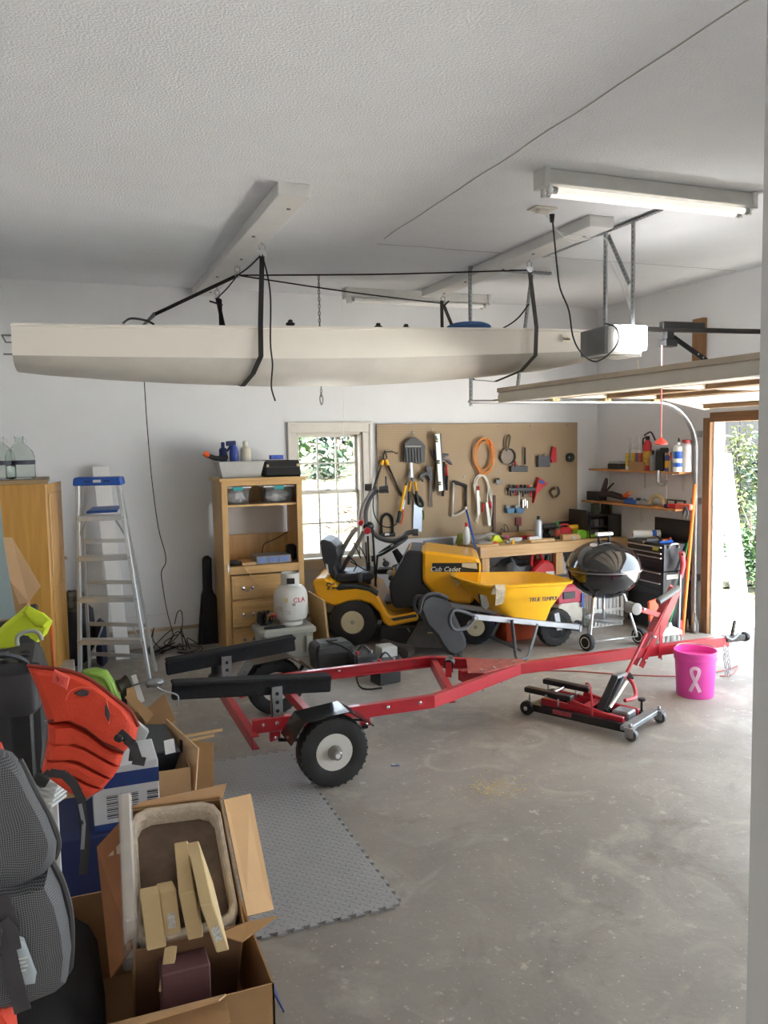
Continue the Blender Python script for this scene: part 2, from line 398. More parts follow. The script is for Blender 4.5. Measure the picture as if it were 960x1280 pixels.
# garage doorway: wooden jamb and header, outside casing
t3 = sroot('trim_3', (XR, DY1, 0))
c = MB(); c.bx((XR - .03, DY1 - .005, 0), (XR + .012, DY1 + .085, DZ + .02)); struct('jamb', c, JAMB, t3, 0.003)
c = MB(); c.bx((XR - .03, DY0, DZ - .02), (XR + .14, DY1, DZ + .07)); struct('header', c, mat('header_wood', '#7d5a3a', 0.75, 0, 0.25, 4, 0.1, 30, stretch=(8, .6, 8)), t3, 0.003)
c = MB(); c.bx((XR + .013, DY1 - .02, 0), (XR + .14, DY1, DZ)); struct('outside_stop', c, WGLOSS, t3)
c = MB(); c.bx((XR + .121, DY1 + .001, 0), (XR + .16, DY1 + .16, DZ + .1)); struct('outside_casing', c, WGLOSS, t3)
b_ = MB(); b_.bx((XR - .05, 6.27, 2.35), (XR, 6.42, 3.03)); struct('trim_5', b_, mat('brown_stud', '#8a6440', 0.75, 0, 0.2, 4, stretch=(8, 8, .6)), None, 0.004)
# ------------------------------------------------------------------ outdoors
GND = mat('yard_ground', '#474730', 0.95, 0, 0.15, 0.5, col2='#6a6446')
g = MB(); g.bx((-25, W + .2, -.3), (30, 60, -.06)); g.bx((XR + .13, -10, -.3), (30, W + .3, -.06)); struct('ground', g, GND)
g = MB(); g.bx((XR + .12, -9, -.2), (22, 6.9, -.015)); struct('path', g, mat('apron', '#b9b5ae', .8, 0, .06, 3))
g = MB(); g.bx((-6, 9.0, -.1), (14, 14.5, -.045)); struct('street', g, mat('drive', '#8a8780', .85, 0, .05, 2))
# fence of weathered boards beyond the garage doorway, running along the side of the plot
fr = thing('board_fence', 'weathered grey fence of upright boards behind the shrubs outside the doorway', 'fence', (12.0, 13, -.06))
FEN = mat('weathered_board', '#4c4a48', 0.9, 0, 0.14, 5, stretch=(6, 6, .5))
for k in range(44):
    b_ = MB(); y = 9.6 + k * .153; b_.bx((12.0 + .006 * math.sin(k * 2.1), y, -.06), (12.03 + .006 * math.sin(k * 2.1), y + .146, 2.6 + .02 * math.sin(k * 1.3)))
    b_.build('board', FEN, fr)
for z in (.4, 1.9): b_ = MB(); b_.bx((12.035, 9.6, z), (12.08, 16.3, z + .09)); b_.build('rail', FEN, fr)
LEAF = [mat('leaf_a', '#2b4620', .6, 0, .25, 3), mat('leaf_b', '#3d5a28', .6, 0, .25, 3), mat('leaf_c', '#555f34', .65, 0, .25, 3), mat('leaf_d', '#3a503e', .65, 0, .2, 3)]
BARK = mat('bark', '#4c4237', .9, 0, .25, 4)
def leaves(n, spots, size, rnd):
    b = MB()
    for k in range(n):
        c, rr = rnd.choice(spots); c = V(c)
        while True:
            q = V((rnd.uniform(-1, 1), rnd.uniform(-1, 1), rnd.uniform(-1, 1)))
            if q.length <= 1: break
        p = c + V((q.x * rr[0], q.y * rr[1], q.z * rr[2]))
        d = V((rnd.gauss(0, 1), rnd.gauss(0, 1), rnd.gauss(0, .6))).normalized(); e = d.cross(V((rnd.gauss(0, .5), rnd.gauss(0, .5), 1))).normalized()
        s = size * rnd.uniform(.6, 1.3); u = d.cross(e)
        b.add([p, p + d * s * .5 + e * s * .28, p + d * s + u * s * .12, p + d * s * .5 - e * s * .28], [(0, 1, 2, 3)])
    return b
def shrub(loc, h, r, m, label, n=900, size=.09, grp=None, seed=1):
    rnd = random.Random(seed); t = thing('leafy_shrub', label, 'shrub', loc, 0, grp); x, y, z = loc
    st = MB()
    for k in range(6):
        a = rnd.uniform(0, 6.28); st.tube([(x + .05 * math.cos(a), y + .05 * math.sin(a), z - .02), (x + r * .4 * math.cos(a), y + r * .4 * math.sin(a), z + h * .5), (x + r * .6 * math.cos(a + .4), y + r * .6 * math.sin(a + .4), z + h * .85)], [.02, .014, .006], 5)
    st.build('stem', BARK, t)
    sp = [((x + rnd.uniform(-.5, .5) * r, y + rnd.uniform(-.5, .5) * r, z + h * rnd.uniform(.2, .85)), (r * .5, r * .5, h * .2)) for k in range(9)]
    tag(leaves(n, sp, size, rnd).build('foliage', m, t), kind='stuff')
    return t
shrub((8.3, 7.9, -.06), 1.25, .6, LEAF[0], 'bright green leafy shrub low beside the garage doorway', 1500, .09, seed=1)
shrub((9.4, 8.55, -.06), 1.6, .75, LEAF[1], 'taller light green shrub between the doorway and the board fence', 1600, .1, seed=2)
shrub((10.6, 9.9, -.06), 2.2, .7, LEAF[3], 'bluish green shrub rising before the weathered board fence', 1300, .11, seed=3)
shrub((10.0, 10.2, -.06), 2.3, .35, LEAF[2], 'pale yellow seeding weed standing before the weathered fence', 700, .09, seed=4)
lit = MB(); rnd = random.Random(5)
for k in range(700):
    p = V((rnd.uniform(6.8, 9.5), rnd.uniform(5.5, 9.5), -.055)); a = rnd.uniform(0, 6.28); s = rnd.uniform(.02, .05)
    lit.add([p + V((s * math.cos(a + q), s * .5 * math.sin(a + q), rnd.uniform(.0, .02))) for q in (0, 1.57, 3.14, 4.71)], [(0, 1, 2, 3)])
single('leaf_litter', lit, mat('dry_leaf', '#5a4735', .9, 0, .3, 3), 'scattered dry brown leaves on the ground outside the doorway', 'leaves', kind='stuff')
# trees and brush seen through the window
g = MB(); g.prism([(-12, 18, -.07), (-12, 26, .9), (-12, 60, 2.0), (-12, 60, -.3)], (44, 0, 0)); struct('lawn', g, GND)
def tree(loc, h, r, m, label, seed, th=.14, n=2200):
    rnd = random.Random(seed); t = thing('yard_tree', label, 'tree', loc); x, y, z = loc
    b = MB(); b.tube([(x, y, z - .05), (x + .1, y, z + h * .3), (x - .05, y + .1, z + h * .6), (x + .1, y, z + h * .95)], [th, th * .8, th * .55, .03], 8)
    for k in range(6):
        a = rnd.uniform(0, 6.28); zz = h * rnd.uniform(.4, .75); b.tube([(x, y, z + zz), (x + r * .4 * math.cos(a), y + r * .4 * math.sin(a), z + zz + .4), (x + r * .8 * math.cos(a), y + r * .8 * math.sin(a), z + zz + .9)], [th * .4, th * .25, .02], 5)
    b.build('trunk', BARK, t)
    sp = [((x + rnd.uniform(-.7, .7) * r, y + rnd.uniform(-.7, .7) * r, z + h * rnd.uniform(.06, .98)), (r * .45, r * .45, h * .1)) for k in range(26)]
    tag(leaves(n, sp, .28, rnd).build('foliage', m, t), kind='stuff')
for i, (a, lab) in enumerate((((5.7, 24, .6, 4.5, 1.3, 0), 'wide green tree at the left of the window view'), ((8.2, 25.5, .8, 5, 1.3, 3), 'tall blue green tree in the middle of the window view'),
                              ((10.6, 30, 1.0, 5, 1.5, 2), 'pale tree showing at the right of the window view'), ((8.6, 35, 1.1, 7, 2.2, 1), 'far light green tree rising over the others beyond the window'),
                              ((13.2, 38, 1.2, 7, 2.2, 3), 'far bluish tree behind the pale one beyond the window'))):
    tree(a[:3], a[3], a[4], LEAF[a[5]], lab, 20 + i)
pr = thing('brush_pile', 'heap of bare cut branches lying on the sunny yard outside the window', 'branches', (6.0, 17.0, -.06))
rnd = random.Random(9)
for k in range(34):
    a = rnd.uniform(0, 6.28); l = rnd.uniform(.5, 1.2); c = V((6.0 + rnd.uniform(-.9, .9), 17 + rnd.uniform(-.5, .5), rnd.uniform(.0, .5)))
    d = V((math.cos(a), math.sin(a), rnd.uniform(-.1, .8))) * l
    b_ = MB(); b_.tube([c - d * .5, c + V((0, 0, .06)), c + d * .5], [.03, .022, .008], 5); b_.build('branch', mat('dry_branch', '#6b5d4b', .9, 0, .2, 5), pr)
# white board leaning on the outside of the doorway
Xo = XR + .3
pts = [AX(x, y, Xo) for x, y in ((897, 566), (910, 567), (936, 790), (917, 792))]
b_ = MB(); b_.prism([V((Xo, p.y, max(p.z, -.012))) for p in pts], (.045, 0, 0)); single('white_board', b_, WGLOSS, 'long white plank leaning in the open doorway outside', 'board', bevel=.004)

# ------------------------------------------------------------------ ceiling boards and lamps
CEILW = mat('white_wood', '#dddcd9', .55, 0, .04, 4)
def ceiling_board(x, y0, y1, w, label):
    t = thing('ceiling_board', label, 'board', (x, (y0 + y1) / 2, CH))
    b = MB(); b.bx((x - w / 2, y0, CH - .075), (x + w / 2, y1, CH)); b.build('plank', CEILW, t, .004)
    for k in range(5):
        yy = y0 + .25 + (y1 - y0 - .5) * k / 4; s = MB(); s.cyl((x + .03 * (-1) ** k, yy, CH - .082), (x + .03 * (-1) ** k, yy, CH - .07), .012, 10); s.build('lag_bolt', DSTEEL, t)
    return t
ceiling_board(1.29, 4.66, 7.98, .19, 'white plank under the ceiling above the stern of the boat')
ceiling_board(3.41, 4.70, 7.46, .19, 'white plank under the ceiling beside the opener hangers')
TUBE = mat('lamp_tube', '#f6f5f2', .25, 0, 0); TUBEON = mat('lamp_tube_lit', '#fff8ee', .3, 0, 0, emit=0.09)
FIXT = mat('fixture_enamel', '#d2d1cd', .45, 0, .08, 5)
def strip_light(c, L, label, ends):
    x, y, z = c; t = thing('strip_light', label, 'light fixture', (x, y, z))
    b = MB(); b.prism([(x - L / 2, y - .035, z), (x - L / 2, y + .035, z), (x - L / 2, y + .055, z - .085), (x - L / 2, y - .055, z - .085)], (L, 0, 0)); b.build('housing', FIXT, t, .004)
    for xa, xb in ((x - L / 2 - .004, x - L / 2 + .03), (x + L / 2 - .03, x + L / 2 + .004)):
        b = MB(); b.bx((xa, y - .06, z - .10), (xb, y + .06, z)); b.build('end_plate', FIXT, t, .003)
    for s in (-1, 1):
        h = t
        for e in (-1, 1):
            k = MB(); k.box((x + e * (L / 2 - .045), y + s * .035, z - .115), (.02, .03, .05)); k.build('lamp_holder', WHITEP, t, .003)
        b = MB(); b.cyl((x - L / 2 + .05, y + s * .035, z - .115), (x + L / 2 - .05, y + s * .035, z - .115), .0185, 12); tb = b.build('lamp_tube', TUBEON if ends == 2 else TUBE, t)
        for e in (-1, 1): k = MB(); k.cyl((x + e * (L / 2 - .085), y + s * .035, z - .115), (x + e * (L / 2 - .052), y + s * .035, z - .115), .0195, 12); k.build('tube_cap', STEEL, tb)
    return t
strip_light((3.255, 4.02, CH), 1.5, 'two tube strip light on the ceiling in front of the door opener', 2)
strip_light((3.34, 7.58, CH), 1.55, 'strip light on the far ceiling above the boat and window', 1)
b_ = MB(); p = AY(430, 488, 7.55); q = AY(429, 553, 7.55); b_.tube([(p.x, p.y, CH), p, q], .0025, 5); ps = thing('pull_cord', 'thin pull cord with a dark bead hanging before the window', 'cord', (p.x, p.y, q.z))
b_.build('string', WHITEP, ps); b_ = MB(); b_.ball(q, .016, 10, 7); b_.build('bead', DGREY, ps)

# ------------------------------------------------------------------ garage door opener with its hangers
SLOT = mat('slot_shadow', '#6d6d6c', .8)
def perforated(pts, parent, name='hanger', w=.034):
    p, q = V(pts[0]), V(pts[1]); d, sd, u = frame(q - p, X if abs((q - p).normalized().z) > .7 else Z)
    b = MB(); b.bar(p, q, w, .003, u); b.bar(p + sd * (w / 2) + u * (w / 2), q + sd * (w / 2) + u * (w / 2), .003, w, u); o = b.build(name, STEEL, parent)
    s = MB(); n = int((q - p).length / .036)
    for k in range(n):
        c = p + d * (.02 + k * .036)
        s.bar(c - d * .009, c + d * .009, .008, .0045, u); s.bar(c - d * .009 + sd * (w / 2) + u * (w / 2), c + d * .009 + sd * (w / 2) + u * (w / 2), .0045, .011, u)
    tag(s.build('slot_row', SLOT, o), kind='stuff'); return o
op = thing('door_opener', 'lit garage door opener hanging from the ceiling on slotted steel angles', 'door opener', (3.6, 4.84, 2.5))
CASEW = mat('opener_shell', '#d9dadb', .35, 0, .02)
b_ = MB(); b_.bx((3.46, 4.68, 2.47), (3.74, 5.0, 2.66)); b_.build('motor_case', CASEW, op, .03, 3)
b_ = MB(); b_.bx((3.435, 4.70, 2.475), (3.47, 4.985, 2.655)); b_.build('end_panel', mat('opener_grey', '#6d6e70', .45), op, .012, 2)
LENS = mat('lamp_lens', '#ffffff', .3, 0, 0, emit=7.0)
b_ = MB(); b_.bx((3.555, 4.658, 2.50), (3.755, 4.69, 2.665)); b_.bx((3.735, 4.68, 2.50), (3.765, 4.96, 2.665)); b_.build('lamp_lens', LENS, op, .01, 2)
b_ = MB(); b_.bx((3.52, 4.72, 2.655), (3.7, 4.96, 2.675)); b_.build('top_plate', DSTEEL, op)
b_ = MB(); b_.bx((3.50, 4.70, 2.462), (3.74, 4.96, 2.472)); b_.build('vent_grille', mat('speckle', '#8a8985', .7, 0, .5, 120), op)
perforated(((3.64, 4.98, 2.66), (3.64, 4.98, 3.37)), op); perforated(((3.66, 4.70, 2.66), (3.66, 4.70, 3.37)), op)
perforated(((3.66, 4.73, 2.95), (3.66, 4.97, 3.33)), op, 'cross_brace'); perforated(((3.66, 4.42, CH - .02), (3.66, 5.82, CH - .02)), op, 'ceiling_angle')
RAILM = mat('opener_rail', '#2b2726', .5, .2)
b_ = MB(); b_.bar((3.72, 4.84, 2.665), (5.74, 4.84, 2.70), .034, .034); b_.build('rail', RAILM, op, .004)
b_ = MB(); b_.bar((4.02, 4.84, 2.70), (4.40, 4.84, 2.705), .05, .055); b_.bx((4.05, 4.815, 2.60), (4.12, 4.865, 2.66)); b_.bx((4.03, 4.80, 2.55), (4.14, 4.88, 2.60)); b_.build('trolley', BLACK, op, .006)
b_ = MB(); b_.bar((4.13, 4.84, 2.62), (4.62, 4.84, 2.36), .012, .035); b_.bar((4.62, 4.84, 2.36), (4.76, 4.84, 2.42), .02, .03); b_.build('door_arm', BLACKM, op)
a = V((4.13, 4.83, 2.62)); d_ = (V((4.62, 4.83, 2.36)) - a)
for k in range(6): b_ = MB(); c = a + d_ * (.45 + k * .09); b_.cyl(c - V((0, .004, 0)), c, .007, 8); b_.build('arm_hole', STEEL, op)
# release rope and its red handle
p = V((4.03, 4.84, 2.56)); hz = AY(829, 553, 4.84).z
b_ = MB(); b_.tube([p, (p.x, p.y, hz + .03)], .005, 6); b_.build('release_rope', mat('pink_rope', '#dd8f92', .8), op)
b_ = MB(); b_.lathe([(.008, .045), (.02, .035), (.045, .012), (.05, 0), (.04, -.006)], (p.x, p.y, hz - .01), Z, 14); b_.build('release_handle', mat('red_handle', '#e0483e', .5), op)
pc = [AY(690, 268, 4.66), AY(693, 300, 4.66), AY(696, 330, 4.66), AY(700, 360, 4.66), AY(711, 388, 4.66), AY(716, 420, 4.66), AY(726, 440, 4.66), AY(744, 452, 4.64), AY(764, 440, 4.62), AY(773, 425, 4.64), AY(770, 410, 4.68), AY(756, 404, 4.72)]
b_ = MB(); b_.tube(smooth_path(pc, 5), .0055, 7); b_.build('power_cord', BLACK, op)
b_ = MB(); b_.cyl(pc[0] + V((0, 0, .0)), pc[0] + V((0, 0, -.05)), .018, 10, .012); b_.build('plug', BLACK, op)
b_ = MB(); b_.tube(smooth_path([AY(797, 450, 4.65), AY(799, 465, 4.65), AY(806, 475, 4.65), AY(803, 485, 4.65)], 5), .0018, 5); b_.build('aerial_wire', TAN, op)
ob = MB(); ob.box((2.93, 4.67, CH - .006), (.16, .11, .012)); ob.box((2.93, 4.67, CH - .02), (.07, .05, .02)); single('ceiling_outlet', ob, WTRIM, 'white outlet plate on the ceiling holding the opener plug', 'outlet', bevel=.003)
wr_ = thing('loose_wires', 'bundle of thin pale wires running across the ceiling to the hangers', 'wires', (3.2, 4.8, CH))
for k in range(3):
    b_ = MB(); b_.tube(smooth_path([(2.97, 4.68 + .02 * k, CH - .012), (3.1 + .05 * k, 4.78, CH - .1 - .03 * k), (3.45, 4.9 + .03 * k, CH - .10), (3.62, 4.97, CH - .06), (3.63 + .03 * k, 4.9, CH - .25), (3.66 + .02 * k, 4.80, CH - .45), (3.67, 4.72, 2.75)], 5), .0022, 5); b_.build('wire', WHITEP, wr_)

# ------------------------------------------------------------------ raised sectional door and its tracks
dr = sroot('door_1', (4.5, 3.6, 2.25))
DP = mat('door_paint', '#cfc8ba', .6, 0, .05, 4); DP2 = mat('door_inside', '#e6dfd2', .6, 0, .05, 4); DW = mat('door_brown', '#7d6142', .7, 0, .2, 4)
secs = [((3.44, 2.305), (3.965, 2.305)), ((3.975, 2.305), (4.50, 2.305)), ((4.51, 2.305), (5.03, 2.30)), ((5.04, 2.298), (5.56, 2.20))]
for i, ((xa, za), (xb, zb)) in enumerate(secs):
    sec = MB(); sec.prism([(xa, 1.25, za - .015), (xb, 1.25, zb - .015), (xb, 1.25, zb + .02), (xa, 1.25, za + .02)], (0, 4.85, 0)); so = sec.build('section', DP2, dr)
    st = MB()
    for yy in (1.27, 2.46, 3.65, 4.84, 6.02): st.prism([(xa, yy, za - .05), (xb, yy, zb - .05), (xb, yy, zb - .014), (xa, yy, za - .014)], (0, .07, 0))
    st.build('stile', DP2, so)
    for (x_, z_) in ((xa, za), (xb - .07, zb + (za - zb) * .07 / (xb - xa))):
        r_ = MB(); r_.bx((x_, 1.25, z_ - .052), (x_ + .07, 6.1, z_ - .014)); r_.build('rail_board', DW if i != 0 else DP2, so)
b_ = MB(); b_.bx((3.40, 1.25, 2.215), (3.44, 6.1, 2.30)); b_.build('top_edge', DP, dr, .004)
b_ = MB(); b_.bx((3.385, 1.25, 2.30), (3.47, 6.1, 2.335)); b_.build('top_strut', mat('strut_paint', '#b9ab96', .6, 0, .1, 4), dr, .003)
for i, xx in enumerate((3.46, 3.97, 4.505, 5.035)):
    b_ = MB(); b_.box((xx, 6.13, 2.255), (.07, .05, .05)); b_.cyl((xx, 6.10, 2.245), (xx, 6.30, 2.245), .008, 8); b_.build('roller_hinge', mat('hinge_brass', '#b3a377', .45, .6), dr, .003)
tk = thing('door_track', 'galvanised curved track of the garage door along the far jamb', 'track', (XR, 6.31, 0))
path = [(3.24, 2.235), (4.0, 2.235), (5.2, 2.235)] + [(5.2 + .47 * math.sin(a), 2.235 - .47 + .47 * math.cos(a)) for a in [PI / 2 * k / 8 for k in range(1, 9)]] + [(5.67, 1.0), (5.67, .02)]
b_ = MB(); b_.tube([(x, 6.325, z) for x, z in path], .026, 4, flat=.6); b_.build('track', STEEL, tk)
b_ = MB()
rings = [[V((x, 6.29, z)), V((x, 6.297, z))] for x, z in path]
b_.tube([(x + .0, 6.295, z - .0) for x, z in path], .012, 6); b_.build('track_lip', mat('track_bright', '#c7c9ca', .3, .8), tk)
for z in (.5, 1.25, 1.9): b_ = MB(); b_.bx((5.66, 6.31, z), (XR - .001, 6.36, z + .06)); b_.build('track_bracket', STEEL, tk)
perforated(((3.26, 6.34, 2.2), (3.26, 6.34, 3.37)), tk, 'track_hanger'); perforated(((3.70, 6.34, 2.25), (3.9, 6.4, 3.36)), tk, 'track_hanger')
perforated(((3.3, 6.4, CH - .02), (4.1, 6.4, CH - .02)), tk, 'ceiling_angle')

# ------------------------------------------------------------------ hanging boat
HULL = mat('hull_white', '#e9e3d8', .38, 0, .03, 2, coat=.2); HULLB = mat('hull_bottom', '#cbc7bf', .5, 0, .07, 3)
BYC = 6.27
def boat():
    t = thing('sailboat_hull', 'white sailing dinghy hull slung level from the ceiling on straps', 'boat', (2.2, BYC, 2.36))
    st = [0, .04, .12, .22, .35, .5, .62, .74, .84, .91, .96, 1.0]
    hb = [.46, .475, .51, .555, .60, .62, .605, .545, .44, .31, .17, .03]
    gz = [2.70, 2.70, 2.702, 2.71, 2.72, 2.735, 2.755, 2.78, 2.80, 2.82, 2.835, 2.845]
    cz = [.20, .20, .205, .21, .22, .215, .205, .195, .18, .165, .15, .14]     # side height
    kz = [.26, .285, .315, .345, .37, .375, .36, .335, .30, .255, .215, .16]     # depth to the keel
    x0, x1 = -.28, 4.72
    deck = MB(); side = MB(); bot = MB()
    rs = {1: [], -1: []}; rb = []; rd = []
    for s, b, g_, c, k in zip(st, hb, gz, cz, kz):
        x = x0 + (x1 - x0) * s
        for e in (1, -1): rs[e].append([V((x, BYC + e * (b + .012), g_)), V((x, BYC + e * (b + .012), g_ - .016)), V((x, BYC + e * b, g_ - .02)), V((x, BYC + e * (b * .985), g_ - c * .55)), V((x, BYC + e * b * .95, g_ - c))])
        cw = b * .95
        rb.append([V((x, BYC - cw, g_ - c)), V((x, BYC - cw * .9, g_ - c - (k - c) * .42)), V((x, BYC - cw * .6, g_ - c - (k - c) * .82)), V((x, BYC - cw * .25, g_ - k * .985)), V((x, BYC, g_ - k)),
                   V((x, BYC + cw * .25, g_ - k * .985)), V((x, BYC + cw * .6, g_ - c - (k - c) * .82)), V((x, BYC + cw * .9, g_ - c - (k - c) * .42)), V((x, BYC + cw, g_ - c))])
        rd.append([V((x, BYC + (b + .012) * q, g_ + .035 * (1 - q * q))) for q in (-1, -.6, -.2, .2, .6, 1)])
    for e in (1, -1): side.loft(rs[e], open_ring=True)
    n = len(rs[1][0]); tr = [rs[-1][0][i] for i in range(n)] + rb[0][1:-1] + [rs[1][0][i] for i in reversed(range(n))]
    side.add(tr, [tuple(range(len(tr)))])
    side.build('topsides', HULL, t); bot.loft(rb, open_ring=True); bot.build('bottom', HULLB, t); deck.loft(rd, open_ring=True); deck.build('deck', HULL, t)
    for z in (2.655, 2.52):
        r_ = MB(); r_.tube([(x0 - .0, BYC - .2, z), (x0 - .07, BYC - .2, z), (x0 - .07, BYC + .2, z), (x0, BYC + .2, z)], .006, 6) if z > 2.6 else r_.tube([(x0, BYC - .3, z), (x0 - .06, BYC - .3, z)], .006, 6)
        r_.build('transom_fitting', DSTEEL, t)
    r_ = MB(); r_.tube(smooth_path([(.4, 5.74, 2.71), (.45, 5.74, 2.745), (.55, 5.74, 2.735), (.6, 5.74, 2.71)], 4), .008, 6); r_.build('grab_handle', BLACK, t)
    for x_ in (1.52, 2.18, 2.4):
        r_ = MB(); r_.box((x_, 5.69, 2.74), (.06, .03, .02)); r_.box((x_, 5.69, 2.755), (.03, .03, .03)); r_.build('cleat', BLACK, t, .006)
    q = AY(706, 424, 5.80); dx = V((1, .28, 0)).normalized(); off = V((.0, -.018, 0))
    r_ = MB(); r_.bar(q - dx * .05 + off, q + dx * .05 + off, .004, .055); lb_ = r_.build('name_badge', mat('badge', '#e9e1cc', .6), t)
    text('lettering', 'Sunfish', .032, q + V((.0, -.026, 0)), dx, Z, mat('badge_ink', '#4a463e', .6), lb_)
    return t
boat()
cu = MB(); cu.ball((3.10, 6.05, 2.815), (.18, .2, .045), 18, 9); single('blue_cushion', cu, mat('cushion_blue', '#5b86c2', .7, 0, .08, 6), 'blue boat cushion lying on the deck of the white hull', 'cushion')
# lifting gear: pulleys on the ceiling boards, ropes and webbing slings
def pulley(p, label):
    t = thing('pulley_hook', label, 'pulley', p); p = V(p)
    b = MB(); b.torus(p + V((0, 0, -.03)), .022, .005, Y, 14, 6); b.cyl((p.x, p.y, p.z - .008), (p.x, p.y, CH - .07), .005, 8); b.build('eye', STEEL, t)
    b = MB(); b.lathe([(.008, -.008), (.025, -.008), (.02, 0), (.025, .008), (.008, .008)], p + V((0, 0, -.07)), Y, 14); b.build('sheave', CHROME, t)
hA, hB, hC, hD, hE = V((1.35, 5.76, 3.30)), V((1.33, 6.53, 3.30)), V((3.46, 5.70, 3.30)), V((3.47, 7.30, 3.30)), V((1.33, 7.45, 3.28))
for h, l in ((hA, 'pulley hook on the ceiling plank above the near sling of the stern'), (hB, 'pulley hook farther along the stern plank where three ropes meet'), (hC, 'pulley hook on the plank beside the opener above the bow sling'), (hD, 'pulley hook at the far end of the bow plank'), (hE, 'pulley hook at the wall end of the stern plank')): pulley(h, l)
dn = V((0, 0, -.075))
rp = thing('hoist_rope', 'dark hoisting ropes stretched between the ceiling pulleys over the boat', 'rope', hB)
for a, b in ((hB, hC), (hB, hD), (hA, hB), (hB, hE)):
    r_ = MB(); m_ = (a + b) / 2 + dn + V((0, 0, -.012)); r_.tube(smooth_path([a + dn, m_, b + dn], 6), .006, 6); r_.build('rope', ROPE, rp)
STRAP = mat('grey_webbing', '#4b4845', .8, 0, .1, 20); STRAPK = mat('black_webbing', '#2a2727', .8, 0, .1, 20)
def sling(x, hook, m, xo, label, far):
    t = thing('boat_sling', label, 'strap', hook)
    g = 2.72 if x < 2 else 2.775; yb = BYC - (.585 if x < 2 else .575)
    gx = x + xo
    pts = [hook + dn, (gx, yb - .03, g + .005), (gx, yb - .014, g - .21), (gx + (x - gx) * .3 - .03, yb + .12, g - .32), (x - .03, BYC - .1, g - .38), (x, BYC + .35, g - .33), (x, BYC + .60, g - .2), (x, BYC + .61, g), far + dn]
    b = MB(); w = .035
    P = [V(p) for p in pts]
    for a, c in zip(P, P[1:]):
        dd = c - a; n_ = dd.cross(X); n_ = n_ if n_.length > 1e-5 else V((0, 1, 0)); b.bar(a, c + dd.normalized() * .003, w, .004, n_)
    b.build('webbing', m, t)
    return t
sl = sling(1.30, hA, STRAPK, .0, 'black webbing sling passing under the stern of the hanging boat', hE)
b_ = MB(); b_.tube(smooth_path([hA + dn, (1.37, 5.64, 2.95), (1.36, 5.63, 2.6), (1.37, 5.63, 2.45), (1.355, 5.62, 2.3), (1.38, 5.62, 2.2)], 6), .006, 6); b_.build('loose_end', ROPE, sl)
sl = sling(3.44, hC, STRAP, .06, 'grey webbing sling passing under the bow of the hanging boat', hD)
b_ = MB(); b_.tube(smooth_path([AY(661, 380, 5.75), AY(650, 395, 5.8), AY(638, 405, 5.9), AY(625, 412, 6.0)], 6), .006, 6); b_.build('loose_end', ROPE, sl)
bg = thing('black_tether', 'thick black tether running from the pulley down to the stern deck', 'rope', hB)
e_ = AY(183, 401, 6.75); b_ = MB(); b_.tube([hB + dn, e_ + V((.06, 0, .05))], .014, 8); b_.build('cord', ROPE, bg); b_ = MB(); b_.cyl(e_ + V((.07, 0, .06)), e_ - V((.05, 0, .06)), .017, 8, .008); b_.build('end_fitting', DSTEEL, bg)
for (a, zb, lab) in (((275, 374), 405, 'short dark strap hanging behind the stern sling'), ((552, 376), 405, 'short dark strap hanging over the blue cushion')):
    p = AY(*a, 7.2); q = AY(a[0] + 1, zb, 7.2); t = thing('tie_strap', lab, 'strap', q); top = hE if a[0] < 300 else hD
    b_ = MB(); b_.bar(p, q - V((0, 0, .35)), .03, .01, Y); b_.bar(p + V((.02, 0, -.05)), p + V((.075, 0, -.0)) if a[0] > 300 else p + V((-.09, 0, -.02)), .012, .02, Y); b_.build('webbing', STRAPK, t)
    b_ = MB(); b_.tube([top + dn, p], .006, 6); b_.build('rope', ROPE, t)
ch = thing('hanging_chain', 'steel chain hanging from the ceiling behind the boat with a hook at its end', 'chain', (2.16, 7.11, 2.2))
z = CH; k = 0
zend = AY(403, 492, 7.1).z
while z > zend:
    if z < 2.75 and z > 2.5: z -= .031; k += 1; continue
    b_ = MB(); ax = X if k % 2 else Y; cc = V((2.165, 7.1, z - .02)); o2 = V((0, .008, 0)) if k % 2 else V((.008, 0, 0))
    b_.tube([cc + o2 + V((0, 0, .012)), cc + V((0, 0, .02)), cc - o2 + V((0, 0, .012)), cc - o2 - V((0, 0, .012)), cc - V((0, 0, .02)), cc + o2 - V((0, 0, .012))], .004, 5, True); b_.build('link', DSTEEL, ch); z -= .031; k += 1
b_ = MB(); b_.tube(smooth_path([(2.165, 7.1, zend), (2.18, 7.1, zend - .05), (2.165, 7.1, zend - .1), (2.15, 7.1, zend - .05), (2.16, 7.1, zend)], 5), .005, 6); b_.build('snap_hook', DSTEEL, ch)
